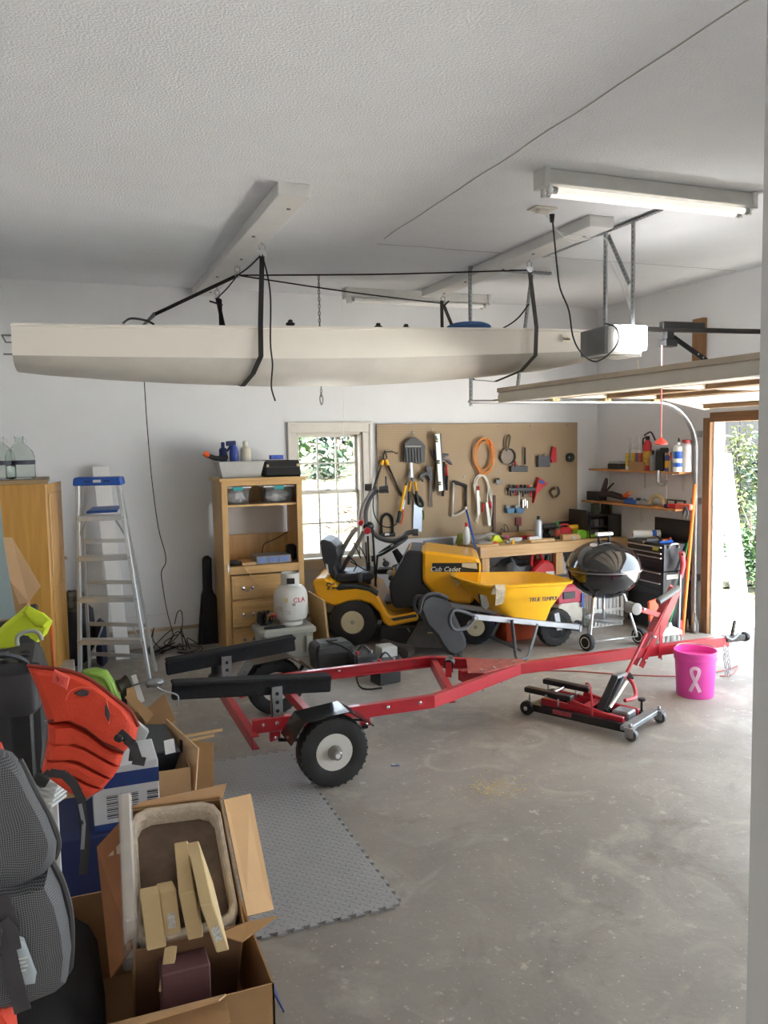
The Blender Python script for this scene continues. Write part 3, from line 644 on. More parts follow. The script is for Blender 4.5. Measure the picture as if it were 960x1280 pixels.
# ------------------------------------------------------------------ pegboard and the tools on it
PEG = mat('pegboard', '#a79275', .75, 0, .05, 3)
def peg_nodes():
    N, L, b = nodes_of(PEG); old = b.inputs['Base Color'].links[0].from_socket
    tc = N.new('ShaderNodeTexCoord'); sp = N.new('ShaderNodeSeparateXYZ'); L.new(tc.outputs['Object'], sp.inputs[0])
    def mth(op, a, bb=None):
        m = N.new('ShaderNodeMath'); m.operation = op
        for i, q in enumerate((a, bb)):
            if q is None: continue
            if isinstance(q, (int, float)): m.inputs[i].default_value = q
            else: L.new(q, m.inputs[i])
        return m.outputs[0]
    def cell(o): return mth('ABSOLUTE', mth('SUBTRACT', mth('FRACT', mth('MULTIPLY', o, 1 / .0254)), .5))
    a, c = cell(sp.outputs['X']), cell(sp.outputs['Z'])
    d = mth('LESS_THAN', mth('SQRT', mth('ADD', mth('MULTIPLY', a, a), mth('MULTIPLY', c, c))), .15)
    mx = N.new('ShaderNodeMix'); mx.data_type = 'RGBA'; L.new(d, mx.inputs['Factor']); L.new(old, mx.inputs[6]); mx.inputs[7].default_value = (*lin('#5f432a'), 1); L.new(mx.outputs[2], b.inputs['Base Color'])
peg_nodes()
PY = 7.968
p = MB(); p.bx((3.02, PY, .88), (5.46, PY + .008, 2.09)); pb = thing('pegboard', 'large brown pegboard covering the back wall above the workbench', 'pegboard', (4.24, PY, .88)); p.build('board', PEG, pb)
p = MB()
p.bx((3.03, PY + .008, .89), (3.07, W - .002, 2.08))
o_ = p.build('batten', PINEZ, pb)
for k in range(1, 5): p = MB(); p.bx((3.03 + k * .59, PY + .008, .89), (3.07 + k * .59, W - .002, 2.08)); p.build('batten', PINEZ, pb)
for x_, y_ in ((493, 535), (516, 540), (540, 537), (579, 534), (623, 533), (663, 532), (709, 532), (580, 596), (623, 590), (543, 670), (705, 592), (712, 640)):
    q = AY(x_, y_, PY); p = MB(); p.cyl(q, q - V((0, .012, 0)), .009, 8, .006); p.build('screw_cap', STEEL, pb)
def pg(*pts, yy=PY - .03): return [AY(460 + a / 3.5556, 520 + b / 3.5556, yy) for a, b in pts]
def p8(*pts, yy=PY - .03): return [AY(470 + a / 8.727, 535 + b / 8.727, yy) for a, b in pts]
IRON = mat('tool_iron', '#4b4643', .5, .6, .15, 12); BLADE = mat('saw_blade', '#a3adbb', .4, .6, .06, 6); GRIP = mat('tool_grip', '#2c2b2b', .6)
def hook(q, parent, l=.05):
    b = MB(); q = V(q); b.tube([(q.x, PY, q.z), (q.x, PY - l, q.z - .004), (q.x, PY - l - .004, q.z + .02)], .003, 6); b.build('peg_hook', STEEL, parent)
def tool(name, label, cat, at, grp=None):
    return thing(name, label, cat, at, 0, grp)
D = V((0, -.012, 0))
# loppers
a, b, c = p8((92, 300), (65, 385), (120, 380)); lo = tool('lopper', 'yellow collared lopper with long spread handles at the pegboard edge', 'lopper', a)
m = MB(); m.tube(p8((100, 260), (85, 285), (80, 330), (95, 350), (118, 330), (112, 290), (95, 262)), .008, 6); m.build('jaw', IRON, lo)
for (q1, q2, q3) in (((75, 350), (60, 400), (-130, 980)), ((105, 345), (128, 405), (285, 745))):
    q1, q2, q3 = p8(q1, q2, q3); m = MB(); m.cyl(q1, q2, .018, 10, .02); h_ = m.build('collar', YELLOW, lo); m = MB(); m.cyl(q2, q3, .012, 8); m.build('handle', IRON, lo)
m = MB(); m.tube(p8((95, 240), (95, 262), (175, 262), (175, 245), (175, 262), (210, 268), (222, 285), (235, 275), (235, 262)), .006, 6); m.build('peg_hook', IRON, lo)
# black dust pan / leaf scoop
q = p8((300, 175), (365, 108), (430, 105), (495, 150), (530, 190), (525, 375), (470, 392), (420, 378), (300, 375)); sc = tool('dustpan', 'dark grey dustpan hanging top left on the pegboard', 'dustpan', q[8])
m = MB(); m.prism(q, (0, -.02, 0)); m.build('pan', DGREY, sc, .004)
for k in range(6): m = MB(); a, b = p8((325 + k * 32, 220), (335 + k * 32, 372), yy=PY - .055); m.bar(a, b, .008, .012, Y); m.build('rib', BLACK, sc)
a, b = p8((315, 200), (490, 200), yy=PY - .052); m = MB(); m.bar(a, b, .012, .014, Y); m.build('label_strip', mat('grey_mark', '#9c9c98', .6), sc)
m = MB(); m.torus(p8((400, 60))[0], .012, .003, Y, 12, 5); m.build('ring', STEEL, sc)
# hedge shears
a = p8((395, 575))[0]; hs = tool('hedge_shears', 'yellow handled hedge shears hanging with blades up below the dustpan', 'shears', a)
m = MB(); m.prism(p8((372, 300), (390, 310), (400, 540), (375, 560)), D); m.build('blade', BLADE, hs); m = MB(); m.prism(p8((362, 440), (385, 470), (345, 570), (330, 560), ), D * .8); m.build('blade', IRON, hs)
m = MB(); m.cyl(p8((395, 560))[0] + D, p8((395, 560))[0] + D * 3, .02, 10); m.build('pivot', IRON, hs)
for q1, q2, q3 in (((375, 585), (362, 690), (358, 835)), ((425, 585), (440, 685), (458, 840))):
    q1, q2, q3 = p8(q1, q2, q3, yy=PY - .05); m = MB(); m.tube([q1, q2], .017, 10, flat=.7); m.build('sleeve', YELLOW, hs); m = MB(); m.tube([q2, (q2 + q3) / 2, q3], [.016, .017, .014], 10); m.build('grip', GRIP, hs)
# yellow handled long tool, orange tool
q1, q2, q3, q0 = p8((322, 625), (265, 905), (238, 1035), (350, 560), yy=PY - .06); yt = tool('weeding_fork', 'long yellow shafted hand tool with a black grip left of the shears', 'garden tool', q3)
m = MB(); m.tube([q1, q2], .016, 10); m.build('shaft', YELLOW, yt); m = MB(); m.tube([q2, q3], .02, 10); m.build('grip', GRIP, yt); m = MB(); m.tube([q0, q1], .008, 8); m.build('head', IRON, yt)
q = p8((292, 885), (298, 930), (285, 1000), (270, 1055), yy=PY - .04); ot = tool('pruning_saw', 'small orange handled pruning saw beside the yellow shaft', 'saw', q[-1]); m = MB(); m.tube(smooth_path(q, 4), .010, 8); m.build('handle', ORANGE, ot); m = MB(); m.prism(p8((285, 890), (300, 890), (320, 780), (312, 780), yy=PY - .04), D * .4); m.build('blade', BLADE, ot)
# handsaw
hw_ = tool('handsaw', 'handsaw with a dark grip and a wide pale blade on the pegboard', 'saw', p8((455, 1120))[0])
m = MB(); m.prism(p8((412, 770), (505, 850), (497, 1135), (405, 1100), yy=PY - .02), (0, -.003, 0)); m.build('blade', BLADE, hw_)
m = MB(); m.tube(smooth_path(p8((440, 730), (500, 790), (510, 845), (470, 845), (440, 800), yy=PY - .03), 5, True), .016, 8, True); m.build('handle', mat('saw_grip', '#2c3a33', .5), hw_)
gt = MB(); gt.tube(p8((512, 900), (522, 960), (518, 1000)), .009, 8); single('garden_stake', gt, mat('dull_green', '#4c7a38', .6), 'short green plastic stake tip beside the saw blade', 'stake')
# bar clamp left of the level
bc = tool('bar_clamp', 'dark bar clamp with its bar hanging down left of the spirit level', 'clamp', p8((608, 860))[0])
m = MB(); m.bar(*p8((590, 480), (608, 862)), .02, .007, Y); m.build('bar', IRON, bc)
m = MB(); m.prism(p8((530, 415), (590, 410), (600, 470), (610, 565), (580, 570), (550, 520), (500, 500), (520, 560), (500, 590), (480, 545), (455, 540), (475, 500), (540, 480)), (0, -.03, 0)); m.build('head', DGREY, bc, .003)
m = MB(); m.cyl(*p8((605, 425), (600, 445)), .015, 8); m.build('screw_pad', YELLOW, bc)
# clamps behind the level
cl = tool('trigger_clamp', 'violet black trigger clamp hanging behind the spirit level', 'clamp', p8((700, 300))[0])
m = MB(); m.prism(p8((585, 235), (640, 245), (700, 290), (780, 280), (790, 300), (715, 320), (795, 345), (830, 400), (810, 400), (770, 360), (700, 345), (640, 370), (600, 300), yy=PY - .012), (0, -.025, 0)); m.build('jaw', mat('violet_black', '#3b3848', .5), cl, .003)
m = MB(); m.bar(*p8((650, 370), (630, 700), yy=PY - .02), .015, .006, Y); m.build('bar', IRON, cl)
for (pts, mm, lab) in ((((742, 370), (740, 520), (728, 745)), 'tool_grip', 'black handled pliers hanging right of the spirit level'), (((765, 400), (772, 520), (770, 680)), 'red_plastic', 'red and black handled pliers hanging right of the level')):
    q = p8(*pts, yy=PY - .04); t = tool('pliers', lab, 'pliers', q[-1]); m = MB(); m.tube([q[0], q[1]], [.01, .016], 8); m.build('jaw', IRON if mm != 'red_plastic' else REDP, t); m = MB(); m.tube([q[1], q[2]], [.02, .016], 8); m.build('grip', GRIP, t)
# spirit level
lv = tool('spirit_level', 'silver spirit level hanging upright with three dark vials', 'level', p8((698, 690))[0])
m = MB(); m.prism(p8((632, 68), (682, 60), (722, 680), (674, 690), yy=PY - .055), (0, -.03, 0)); m.build('beam', mat('level_face', '#b9bdb4', .35, .3), lv, .003)
m = MB(); m.prism(p8((684, 60), (704, 58), (716, 330), (724, 670), yy=PY - .05), (0, -.02, 0)); m.build('edge', IRON, lv)
for q in ((660, 135), (680, 370), (694, 605)):
    c = p8(q, yy=PY - .088)[0]; m = MB(); m.box(c, (.035, .006, .04)); v_ = m.build('vial_window', BLACK, lv, .002); m = MB(); m.cyl(c - V((.012, .004, 0)), c + V((.012, -.004, 0)), .006, 8); m.build('vial', mat('vial_green', '#b9c46a', .2), v_)
a, b = p8((648, 95), (658, 105), yy=PY - .088); m = MB(); m.box((a + b) / 2, (.02, .004, .03)); m.build('decal', BLACK, lv)
# hacksaw
hk = tool('hacksaw', 'hacksaw with silver bow and black back hanging above the bench', 'hacksaw', pg((372, 450))[0])
m = MB(); m.tube(pg((380, 295), (374, 440)), .013, 8); m.build('front_arm', mat('bow_silver', '#d0d0cc', .35, .5), hk); m = MB(); m.tube(smooth_path(pg((380, 293), (405, 300), (438, 312)), 4), .019, 8); m.build('bow', GRIP, hk)
m = MB(); m.tube(pg((436, 310), (434, 410)), .016, 8); m.build('handle', IRON, hk); m = MB(); m.tube(smooth_path(pg((372, 445), (400, 437), (436, 415)), 4), .013, 8); m.build('lower_arm', MATS['bow_silver'], hk)
# coils
cc = tool('extension_cord', 'coiled orange extension cord hanging in an oval loop on the pegboard', 'cord', pg((515, 255))[0])
rnd = random.Random(3); m = MB(); pts = []; c0 = pg((516, 178), yy=PY - .05)[0]
for k in range(9 * 18): a = k * 2 * PI / 18; w_ = 1 + .17 * math.sin(k * .135); pts.append(c0 + V((.108 * w_ * math.cos(a) + .006 * math.sin(k * .13), .018 * math.sin(k * .07), .175 * w_ * math.sin(a) - .02 * (w_ - 1))))
m.tube(pts, .0042, 5); m.build('coil', mat('cord_orange', '#e08a22', .5), cc); m = MB(); m.cyl(pg((540, 105), yy=PY - .05)[0], pg((548, 130), yy=PY - .05)[0], .014, 8); m.build('plug', ORANGE, cc); hook(c0 + V((0, 0, .17)), cc, .07)
wc = tool('white_cord', 'looped white cord with red ends hanging below the orange coil', 'cord', pg((510, 490))[0])  # plain white cord with red grips
for pts in (((485, 480), (495, 400), (475, 330), (490, 275), (515, 265), (535, 300), (530, 380), (545, 480)), ((478, 470), (490, 420), (470, 300), (505, 262), (545, 330), (550, 420), (540, 485)), ((500, 380), (482, 300), (500, 268), (525, 280), (548, 380))):
    m = MB(); m.tube(smooth_path(pg(*pts, yy=PY - .04), 5), .007, 6); m.build('loop', mat('cord_white', '#d9d4ca', .6), wc)
for a, b in (((490, 312), (492, 330)), ((516, 388), (508, 425)), ((542, 380), (545, 410))): m = MB(); m.cyl(*pg(a, b, yy=PY - .055), .013, 8); m.build('grip', REDP, wc)
m = MB(); m.bar(*pg((487, 330), (492, 440), yy=PY - .06), .035, .012, Y); m.build('white_handle', WHITEP, wc, .003); m = MB(); m.bar(*pg((527, 385), (540, 488), yy=PY - .06), .033, .012, Y); m.build('white_handle', WHITEP, wc, .003)
# small skillet, tool racks ...
sk = tool('skillet', 'small dark frying pan hanging by its handle on the pegboard', 'pan', pg((618, 212))[0]); c0 = pg((618, 180), yy=PY - .01)[0]
m = MB(); m.lathe([(.055, 0), (.085, -.0), (.095, .035), (.09, .035), (.08, .006), (.02, .005)], c0, (0, -1, 0), 20); m.build('pan', mat('pan_metal', '#6f6357', .5, .4), sk); m = MB(); m.tube(smooth_path(pg((618, 155), (612, 120), (620, 88), (632, 92), (622, 150)), 4), .009, 7); m.build('handle', mat('pan_handle', '#5a4d35', .5, .3), sk)
def tiny_rack(name, label, box, cols, cat='rack', mm=None):
    x0, y0, x1, y1 = box; a = pg((x0, y1))[0]; t = tool(name, label, cat, a); m = MB(); q = pg((x0, y0), (x1, y0), (x1, y1), (x0, y1), yy=PY - .005); m.prism(q, (0, -.05, 0)); m.build('holder', mm or DGREY, t, .003)
    for k, (px, py0, py1, mt, w_) in enumerate(cols): m = MB(); m.tube(pg((px, py0), (px + 1, py1), yy=PY - .035), w_, 7); m.build('bit' if cat == 'rack' else 'piece', mt, t)
    return t
tiny_rack('bit_holder', 'small holder of bits with a tall chisel below the frying pan', (627, 222, 700, 248), [(640, 205, 230, IRON, .008), (655, 200, 228, REDP, .012), (668, 215, 235, WHITEP, .008), (680, 222, 240, IRON, .010), (692, 225, 245, GREEN, .014), (697, 140, 215, IRON, .011)])
tiny_rack('scraper_pouch', 'grey boxy pouch hung on the pegboard beside a red tool', (747, 178, 800, 226), [(765, 170, 190, LGREY, .012), (785, 168, 200, STEEL, .014)], mm=mat('pouch_grey', '#55545a', .6))
rt = MB(); rt.prism(pg((815, 135), (832, 140), (833, 205), (812, 208), (806, 190), yy=PY - .02), (0, -.03, 0)); single('red_scraper', rt, REDP, 'red hand scraper hanging upright beside the grey pouch', 'scraper', bevel=.004)
tm = tool('tape_reel', 'round black reel hanging near the right edge of the pegboard', 'reel', pg((895, 200))[0]); m = MB(); m.lathe([(.02, 0), (.05, 0), (.052, .03), (.045, .035), (.02, .03), (.015, .036)], pg((895, 184), yy=PY)[0], (0, -1, 0), 18); m.build('reel', BLACK, tm); m = MB(); m.cyl(pg((895, 184), yy=PY - .036)[0], pg((895, 184), yy=PY - .042)[0], .012, 10); m.build('hub', GREY, tm)
tiny_rack('driver_rack', 'black rack of screwdrivers and small tools on the pegboard middle', (615, 318, 735, 332), [(622 + 11 * k, 330, 350 + 9 * math.sin(k * 2.3), [IRON, GRIP, NAVY, REDP, IRON, BLACK][k % 6], .010) for k in range(11)] + [(628 + 17 * k, 305, 322, [GRIP, BLACK, REDP][k % 3], .012) for k in range(6)])
bb_ = tool('bin_pair', 'pair of small blue bins hooked under the driver rack', 'bins', pg((640, 430))[0])
for x0, x1 in ((603, 640), (643, 680)):
    m = MB(); q = pg((x0, 408), (x1, 408), (x1 - 4, 430), (x0 + 4, 430), yy=PY); m.prism(q, (0, -.07, 0)); m.build('bin', mat('bin_blue', '#3d6f96', .5), bb_, .003)
    m = MB(); q = pg((x0 + 8, 396), (x1 - 12, 408), yy=PY - .04); m.bx(q[0] + V((0, .02, 0)), q[1] - V((0, .02, 0))); m.build('contents', GREY, bb_)
for k, (x_, y0, y1) in enumerate(((688, 372, 408), (697, 368, 400), (706, 375, 410))): m = MB(); m.cyl(*pg((x_, y0), (x_ + 1, y1)), .013, 10, .011); single('socket', m, CHROME, ['silver socket hanging just right of the blue bins', 'middle of the three silver sockets right of the blue bins', 'last of the three silver sockets toward the red funnel'][k], 'socket', 'sockets on the pegboard')
m = MB(); m.bar(*pg((672, 340), (672, 400)), .006, .006, Y); single('wire_hook', m, STEEL, 'bare straight wire hook hanging under the driver rack', 'hook')
fu = MB(); fu.prism(pg((748, 270), (790, 298), (742, 345), (727, 388), (736, 330), yy=PY - .01), (0, -.05, 0)); fn = thing('red_funnel', 'red and blue tapered plastic holster on the right of the pegboard', 'holster', pg((727, 388))[0]); fu.build('body', REDP, fn, .006); fu = MB(); fu.prism(pg((765, 282), (788, 298), (775, 303), (758, 290), yy=PY - .062), (0, -.006, 0)); fu.build('emblem', BLUE, fn); fu = MB(); fu.cyl(*pg((780, 288), (791, 300), yy=PY - .03), .014, 8); fu.build('yellow_tip', YELLOW, fn)
pl = tool('water_pliers', 'dark pliers with spread brown handles at the right of the pegboard', 'pliers', pg((828, 365))[0]); m = MB(); m.tube(smooth_path(pg((825, 320), (812, 340), (828, 362)), 4), .012, 7); m.build('handle', mat('brown_grip', '#6a5230', .6), pl); m = MB(); m.tube(smooth_path(pg((842, 315), (850, 340), (834, 362)), 4), .010, 7); m.build('handle', IRON, pl); m = MB(); m.ball(pg((827, 322))[0], .016, 8, 6); m.build('joint', IRON, pl)
m = MB(); m.bar(*pg((561, 352), (561, 515)), .03, .012, Y); single('steel_bar', m, mat('rusty_bar', '#5a4236', .6, .4), 'dark flat steel bar hanging upright beside the white cord', 'bar')
sm_ = tool('small_sander', 'small grey hand tool hung right of the white cord loops', 'hand tool', pg((572, 305))[0]); m = MB(); m.prism(pg((555, 295), (565, 282), (588, 285), (590, 294), (570, 305), yy=PY - .01), (0, -.05, 0)); m.build('body', GREY, sm_, .006); m = MB(); m.cyl(*pg((575, 284), (582, 278), yy=PY - .04), .012, 8); m.build('knob', IRON, sm_)
rs_ = MB(); rs_.prism(pg((655, 452), (680, 450), (680, 487), (655, 487), yy=PY - .01), (0, -.012, 0)); rsp = thing('red_paddle', 'dull red square paddle leaning on the pegboard above the bench', 'spatula', pg((668, 515))[0]); rs_.build('blade', mat('dull_red', '#7d3230', .6), rsp); rs_ = MB(); rs_.cyl(*pg((668, 487), (668, 515), yy=PY - .016), .006, 7); rs_.build('stem', IRON, rsp)
ul = tool('bike_lock', 'black shackle bike lock hanging at the lower left of the pegboard', 'lock', pg((85, 535))[0]); m = MB(); m.tube(smooth_path(pg((62, 525), (60, 470), (68, 445), (85, 436), (102, 445), (110, 470), (110, 525), yy=PY - .02), 4), .014, 8); m.build('shackle', BLACKM, ul); m = MB(); m.cyl(*pg((52, 528), (118, 526), yy=PY - .02), .024, 10); m.build('crossbar', BLACK, ul); m = MB(); m.box(pg((85, 526), yy=PY - .046)[0], (.05, .004, .022)); m.build('lock_label', PAPER, ul)

# ------------------------------------------------------------------ workbench
BX0, BX1, BY0, BY1, BZ = 3.92, XR - .005, 7.46, PY - .002, .815
wb = thing('workbench', 'pine workbench with a thick front apron under the pegboard', 'workbench', (4.8, 7.7, 0))
for k in range(4): m = MB(); y0 = BY0 + k * .126; m.bx((BX0, y0, BZ - .03), (BX1, y0 + .123, BZ)); m.build('plank', PINE, wb, .002)
m = MB(); m.bx((BX0, BY0 - .035, BZ - .115), (BX1, BY0 - .001, BZ + .002)); m.build('apron', PINE, wb, .003)
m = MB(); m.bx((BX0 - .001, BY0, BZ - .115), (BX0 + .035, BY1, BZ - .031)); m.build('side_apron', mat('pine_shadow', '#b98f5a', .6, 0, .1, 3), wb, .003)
for x_ in (BX0 + .04, 4.85, BX1 - .1):
    for y_ in (BY0 + .002, BY1 - .1): m = MB(); m.bx((x_, y_, 0), (x_ + .085, y_ + .085, BZ - .031)); m.build('leg', PINEZ, wb, .003)
m = MB(); m.bx((BX0 + .05, BY0 + .1, .13), (BX1 - .02, BY1 - .1, .16)); m.build('lower_shelf', PINE, wb)
for x_ in (BX0 + .03, 5.62): m = MB(); m.box((x_, BY0 - .037, BZ - .05), (.025, .004, .03)); m.build('bracket', STEEL, wb)
m = MB(); q = [AY(x_, y_, 7.99) for x_, y_ in ((529, 676), (566, 672), (566, 690), (529, 690))]; m.prism(q, (0, -.012, 0)); single('metal_plate', m, mat('grey_sheet', '#8a8c90', .5, .3), 'grey sheet metal plate leaning on the wall left of the bench', 'plate')
def onb(px, yy): q = AY(px, 660, yy); return q.x, yy, BZ
def bottle(name, label, x, y, z, r, h, mb, mc, cat, cap=.2, shoulder=.15, grp=None, label_m=None):
    t = thing(name, label, cat, (x, y, z), 0, grp); m = MB(); m.lathe([(r * .92, 0), (r, .01 * h), (r, h * (1 - cap - shoulder)), (r * .8, h * (1 - cap - shoulder * .4)), (r * .38, h * (1 - cap))], (x, y, z), Z, 16); m.build('body', mb, t)
    m = MB(); m.lathe([(r * .45, h * (1 - cap)), (r * .45, h * .97), (r * .3, h)], (x, y, z), Z, 12); m.build('cap', mc, t)
    if label_m: m = MB(); m.lathe([(r * 1.01, h * .18), (r * 1.01, h * .55)], (x, y, z), Z, 16, False); m.build('wrapper', label_m, t)
    return t
SILV = mat('can_silver', '#b9bdc2', .35, .4, .05)
x, y, z = onb(583, 7.72); bottle('glue_bottle', 'white squeeze bottle with a red cap at the left end of the bench', x, y, z, .037, .23, WHITEP, REDP, 'bottle', .18, .3)
x, y, z = onb(673, 7.62); bottle('steel_flask', 'tall pale steel flask standing upright on the workbench', x, y, z, .042, .27, SILV, BLACK, 'bottle', .14, .12)
x, y, z = onb(697, 7.64); bottle('spray_can', 'green capped spray can with a dark label on the bench', x, y, z, .033, .2, mat('can_dark', '#31402f', .4), GREEN, 'spray can', .28, .08, None, mat('can_label', '#b5482f', .5))
def item(name, label, cat, px, yy, size, m_, rz=0.0, dz=0.0, bev=.004, z0=None):
    x, y, z = onb(px, yy); z = BZ if z0 is None else z0; m = MB(); m.box((x, y, z + dz + size[2] / 2), size, rz); return single(name, m, m_, label, cat, bevel=bev)
item('wood_offcut', 'pale pine offcut lying flat on the front of the bench', 'wood', 676, 7.53, (.30, .09, .03), PINE, .05)
item('wood_offcut', 'short thick pine block near the middle of the bench front', 'wood', 712, 7.55, (.2, .075, .06), PINE, -.1)
item('wood_offcut', 'thin pine strip at the very front left of the bench', 'wood', 607, 7.50, (.26, .1, .02), PINE, .02)
item('paper_stack', 'stack of grey sanding sheets at the left of the bench', 'papers', 603, 7.63, (.2, .14, .03), mat('grey_sheets', '#a5a5a0', .8), .2)
m = MB(); x, y, z = onb(612, 7.78); rnd = random.Random(2)
m.sheet([[(x - .15 + .06 * i, y - .09 + .06 * j, z + .012 + .05 * rnd.random() + .05 * (1 - abs(i - 2.5) / 2.5)) for i in range(6)] for j in range(4)], .003); single('crumpled_bag', m, mat('bag_white', '#d7d6d2', .6), 'crumpled white plastic bag lying on the bench behind the sheets', 'bag')
m = MB(); x, y, z = onb(621, 7.66); m.prism([(x - .07, y, z), (x + .09, y, z), (x + .03, y, z + .08), (x - .02, y, z + .085)], (0, .05, 0)); single('yellow_square', m, mat('neon_yellow', '#dbe81f', .5), 'neon yellow plastic square standing on the bench', 'square', bevel=.006)
m = MB(); x, y, z = onb(577, 7.8); m.prism([(x - .06, y, z), (x + .06, y, z), (x + .07, y, z + .12), (x - .03, y, z + .1)], (0, .04, 0)); single('seed_packet', m, mat('packet', '#9aa04a', .6, 0, .4, 30), 'olive and white packet leaning at the left end of the bench', 'packet', bevel=.004)
for px, col, lab in ((625, '#e0529a', 'small pink ball on the bench beside a twist of wire'), (633, '#e8418f', 'second pink ball on the bench, nearer the red paddle')):
    x, y, z = onb(px, 7.86); m = MB(); m.ball((x, y, z + .027), .027, 12, 8); single('pink_ball', m, mat('pink_' + str(px), col, .5), lab, 'ball')
m = MB(); x, y, z = onb(630, 7.9); m.tube(smooth_path([(x - .05, y, z + .02), (x - .03, y, z + .12), (x + .01, y, z + .08), (x - .01, y - .02, z + .17), (x + .05, y, z + .12), (x + .03, y, z + .01)], 5), .005, 6); single('wire_twist', m, IRON, 'twisted piece of dark wire standing behind the pink balls', 'wire')
m = MB(); x, y, z = onb(643, 7.62); m.box((x, y, z + .03), (.16, .06, .045), .1); t_ = single('white_box', m, LGREY, 'light grey oblong box lying near the front of the bench', 'box', bevel=.004)
m = MB(); x, y, z = onb(619, 7.52); m.lathe([(.03, 0), (.032, .02), (.015, .035), (.006, .04)], (x, y, z), Z, 12); single('plastic_cap', m, ORANGE, 'small orange cap lying at the bench front', 'cap')  # loose orange plastic cap
m = MB(); x, y, z = onb(641, 7.52); m.cyl((x, y, z), (x, y, z + .045), .02, 10, .015); single('plastic_cap', m, YELLOW, 'small yellow cap standing at the bench front', 'cap')  # loose yellow plastic cap
m = MB(); x, y, z = onb(656, 7.76); m.tube([(x - .14, y, z + .02), (x + .02, y, z + .028)], .02, 8); m.tube([(x + .0, y, z + .03), (x + .12, y, z + .03)], [.022, .012], 8); single('red_caulker', m, REDP, 'long red tool lying along the bench behind the flask', 'tool')
m = MB(); x, y, z = onb(647, 7.88); m.box((x, y, z + .04), (.42, .06, .08)); single('bench_rail', m, mat('rail_brown', '#9c7a4f', .7), 'brown wooden rail standing at the back of the bench', 'wood')
# red lunch-box style case
rc = thing('red_case', 'red plastic case standing on the bench behind the flask', 'case', onb(707, 7.68)); x, y, z = onb(705, 7.68); m = MB(); m.box((x, y, z + .06), (.17, .1, .12)); m.build('body', REDP, rc, .02, ); m = MB(); m.tube(smooth_path([(x - .06, y, z + .115), (x - .05, y, z + .15), (x + .05, y, z + .15), (x + .06, y, z + .115)], 4), .009, 7); m.build('handle', REDP, rc)
# drill and charger
dr_ = thing('cordless_drill', 'dark cordless drill lying on the back of the bench', 'drill', onb(692, 7.85)); x, y, z = onb(690, 7.85); m = MB(); m.cyl((x - .13, y, z + .12), (x + .1, y, z + .125), .035, 12); m.build('motor', DGREY, dr_); m = MB(); m.cyl((x + .1, y, z + .125), (x + .17, y, z + .125), .022, 10, .012); m.build('chuck', IRON, dr_); m = MB(); m.bar((x - .06, y, z + .1), (x - .09, y, z + .03), .04, .05); m.build('grip', BLACK, dr_, .006); m = MB(); m.box((x - .1, y, z + .02), (.12, .07, .04)); m.build('battery', BLACK, dr_, .005)
bx_ = thing('tool_case', 'black open tool case at the back of the bench', 'case', onb(705, 7.88)); x, y, z = onb(712, 7.89); m = MB(); m.box((x, y, z + .05), (.3, .12, .1)); m.build('tray', BLACK, bx_, .006); m = MB(); m.box((x, y + .05, z + .115), (.3, .012, .09), 0, -.3); m.build('lid', DGREY, bx_, .004)
yd = thing('yellow_drill', 'yellow and black power tool on the bench beside the charger', 'power tool', onb(712, 7.74)); x, y, z = onb(713, 7.75); m = MB(); m.cyl((x - .03, y, z + .1), (x + .09, y - .02, z + .11), .035, 12, .03); m.build('motor', YELLOW, yd); m = MB(); m.bar((x, y, z + .09), (x - .02, y, z + .02), .04, .045); m.build('grip', BLACK, yd, .006); m = MB(); m.box((x - .02, y, z + .015), (.09, .07, .03)); m.build('battery', BLACK, yd, .004)
gc = thing('battery_charger', 'bright lime green battery charger on the right of the bench', 'charger', onb(730, 7.62)); x, y, z = onb(729, 7.62); m = MB(); m.prism([(x - .14, y - .06, z), (x + .12, y - .06, z), (x + .11, y - .06, z + .05), (x + .02, y - .06, z + .085), (x - .08, y - .06, z + .09), (x - .13, y - .06, z + .05)], (0, .12, 0)); m.build('case', LIME, gc, .012, ); m = MB(); m.box((x + .06, y - .063, z + .05), (.07, .004, .02)); m.build('slot', BLACK, gc)
m = MB(); x, y, z = onb(718, 7.55); m.box((x, y, z + .02), (.12, .08, .04), .15); single('clear_case', m, mat('milky', '#c5c9c2', .4), 'milky plastic case in front of the green charger', 'case', bevel=.005)
m = MB(); x, y, z = onb(668, 7.54); m.box((x, y, z + .045), (.14, .05, .03), -.05); single('white_tape', m, PAPER, 'white paper folded on top of the pine offcut', 'paper', bevel=.003)
rnd = random.Random(14)
for k in range(14):
    px = 600 + k * 8.5; x, y, z = onb(px, 7.58 + .22 * rnd.random()); m = MB(); s_ = rnd.uniform(.04, .09); m.box((x, y, z + .012), (s_, s_ * .5, .024), rnd.uniform(-.6, .6))
    cols = [BLACK, GREY, STEEL, mat('bench_brown', '#6d4b30', .7), LGREY]; nm = ['sanding_block', 'wrench', 'steel_rule', 'wood_scrap', 'putty_tub'][k % 5]
    single(nm, m, cols[k % 5], 'small %s lying among the clutter on the bench, %s' % (['black block', 'grey tool', 'steel piece', 'brown scrap', 'pale piece'][k % 5], ['at its left end', 'left of the flask', 'beside the flask', 'near its right end'][min(3, k // 4)]), 'clutter', 'loose bits on the workbench', .003)
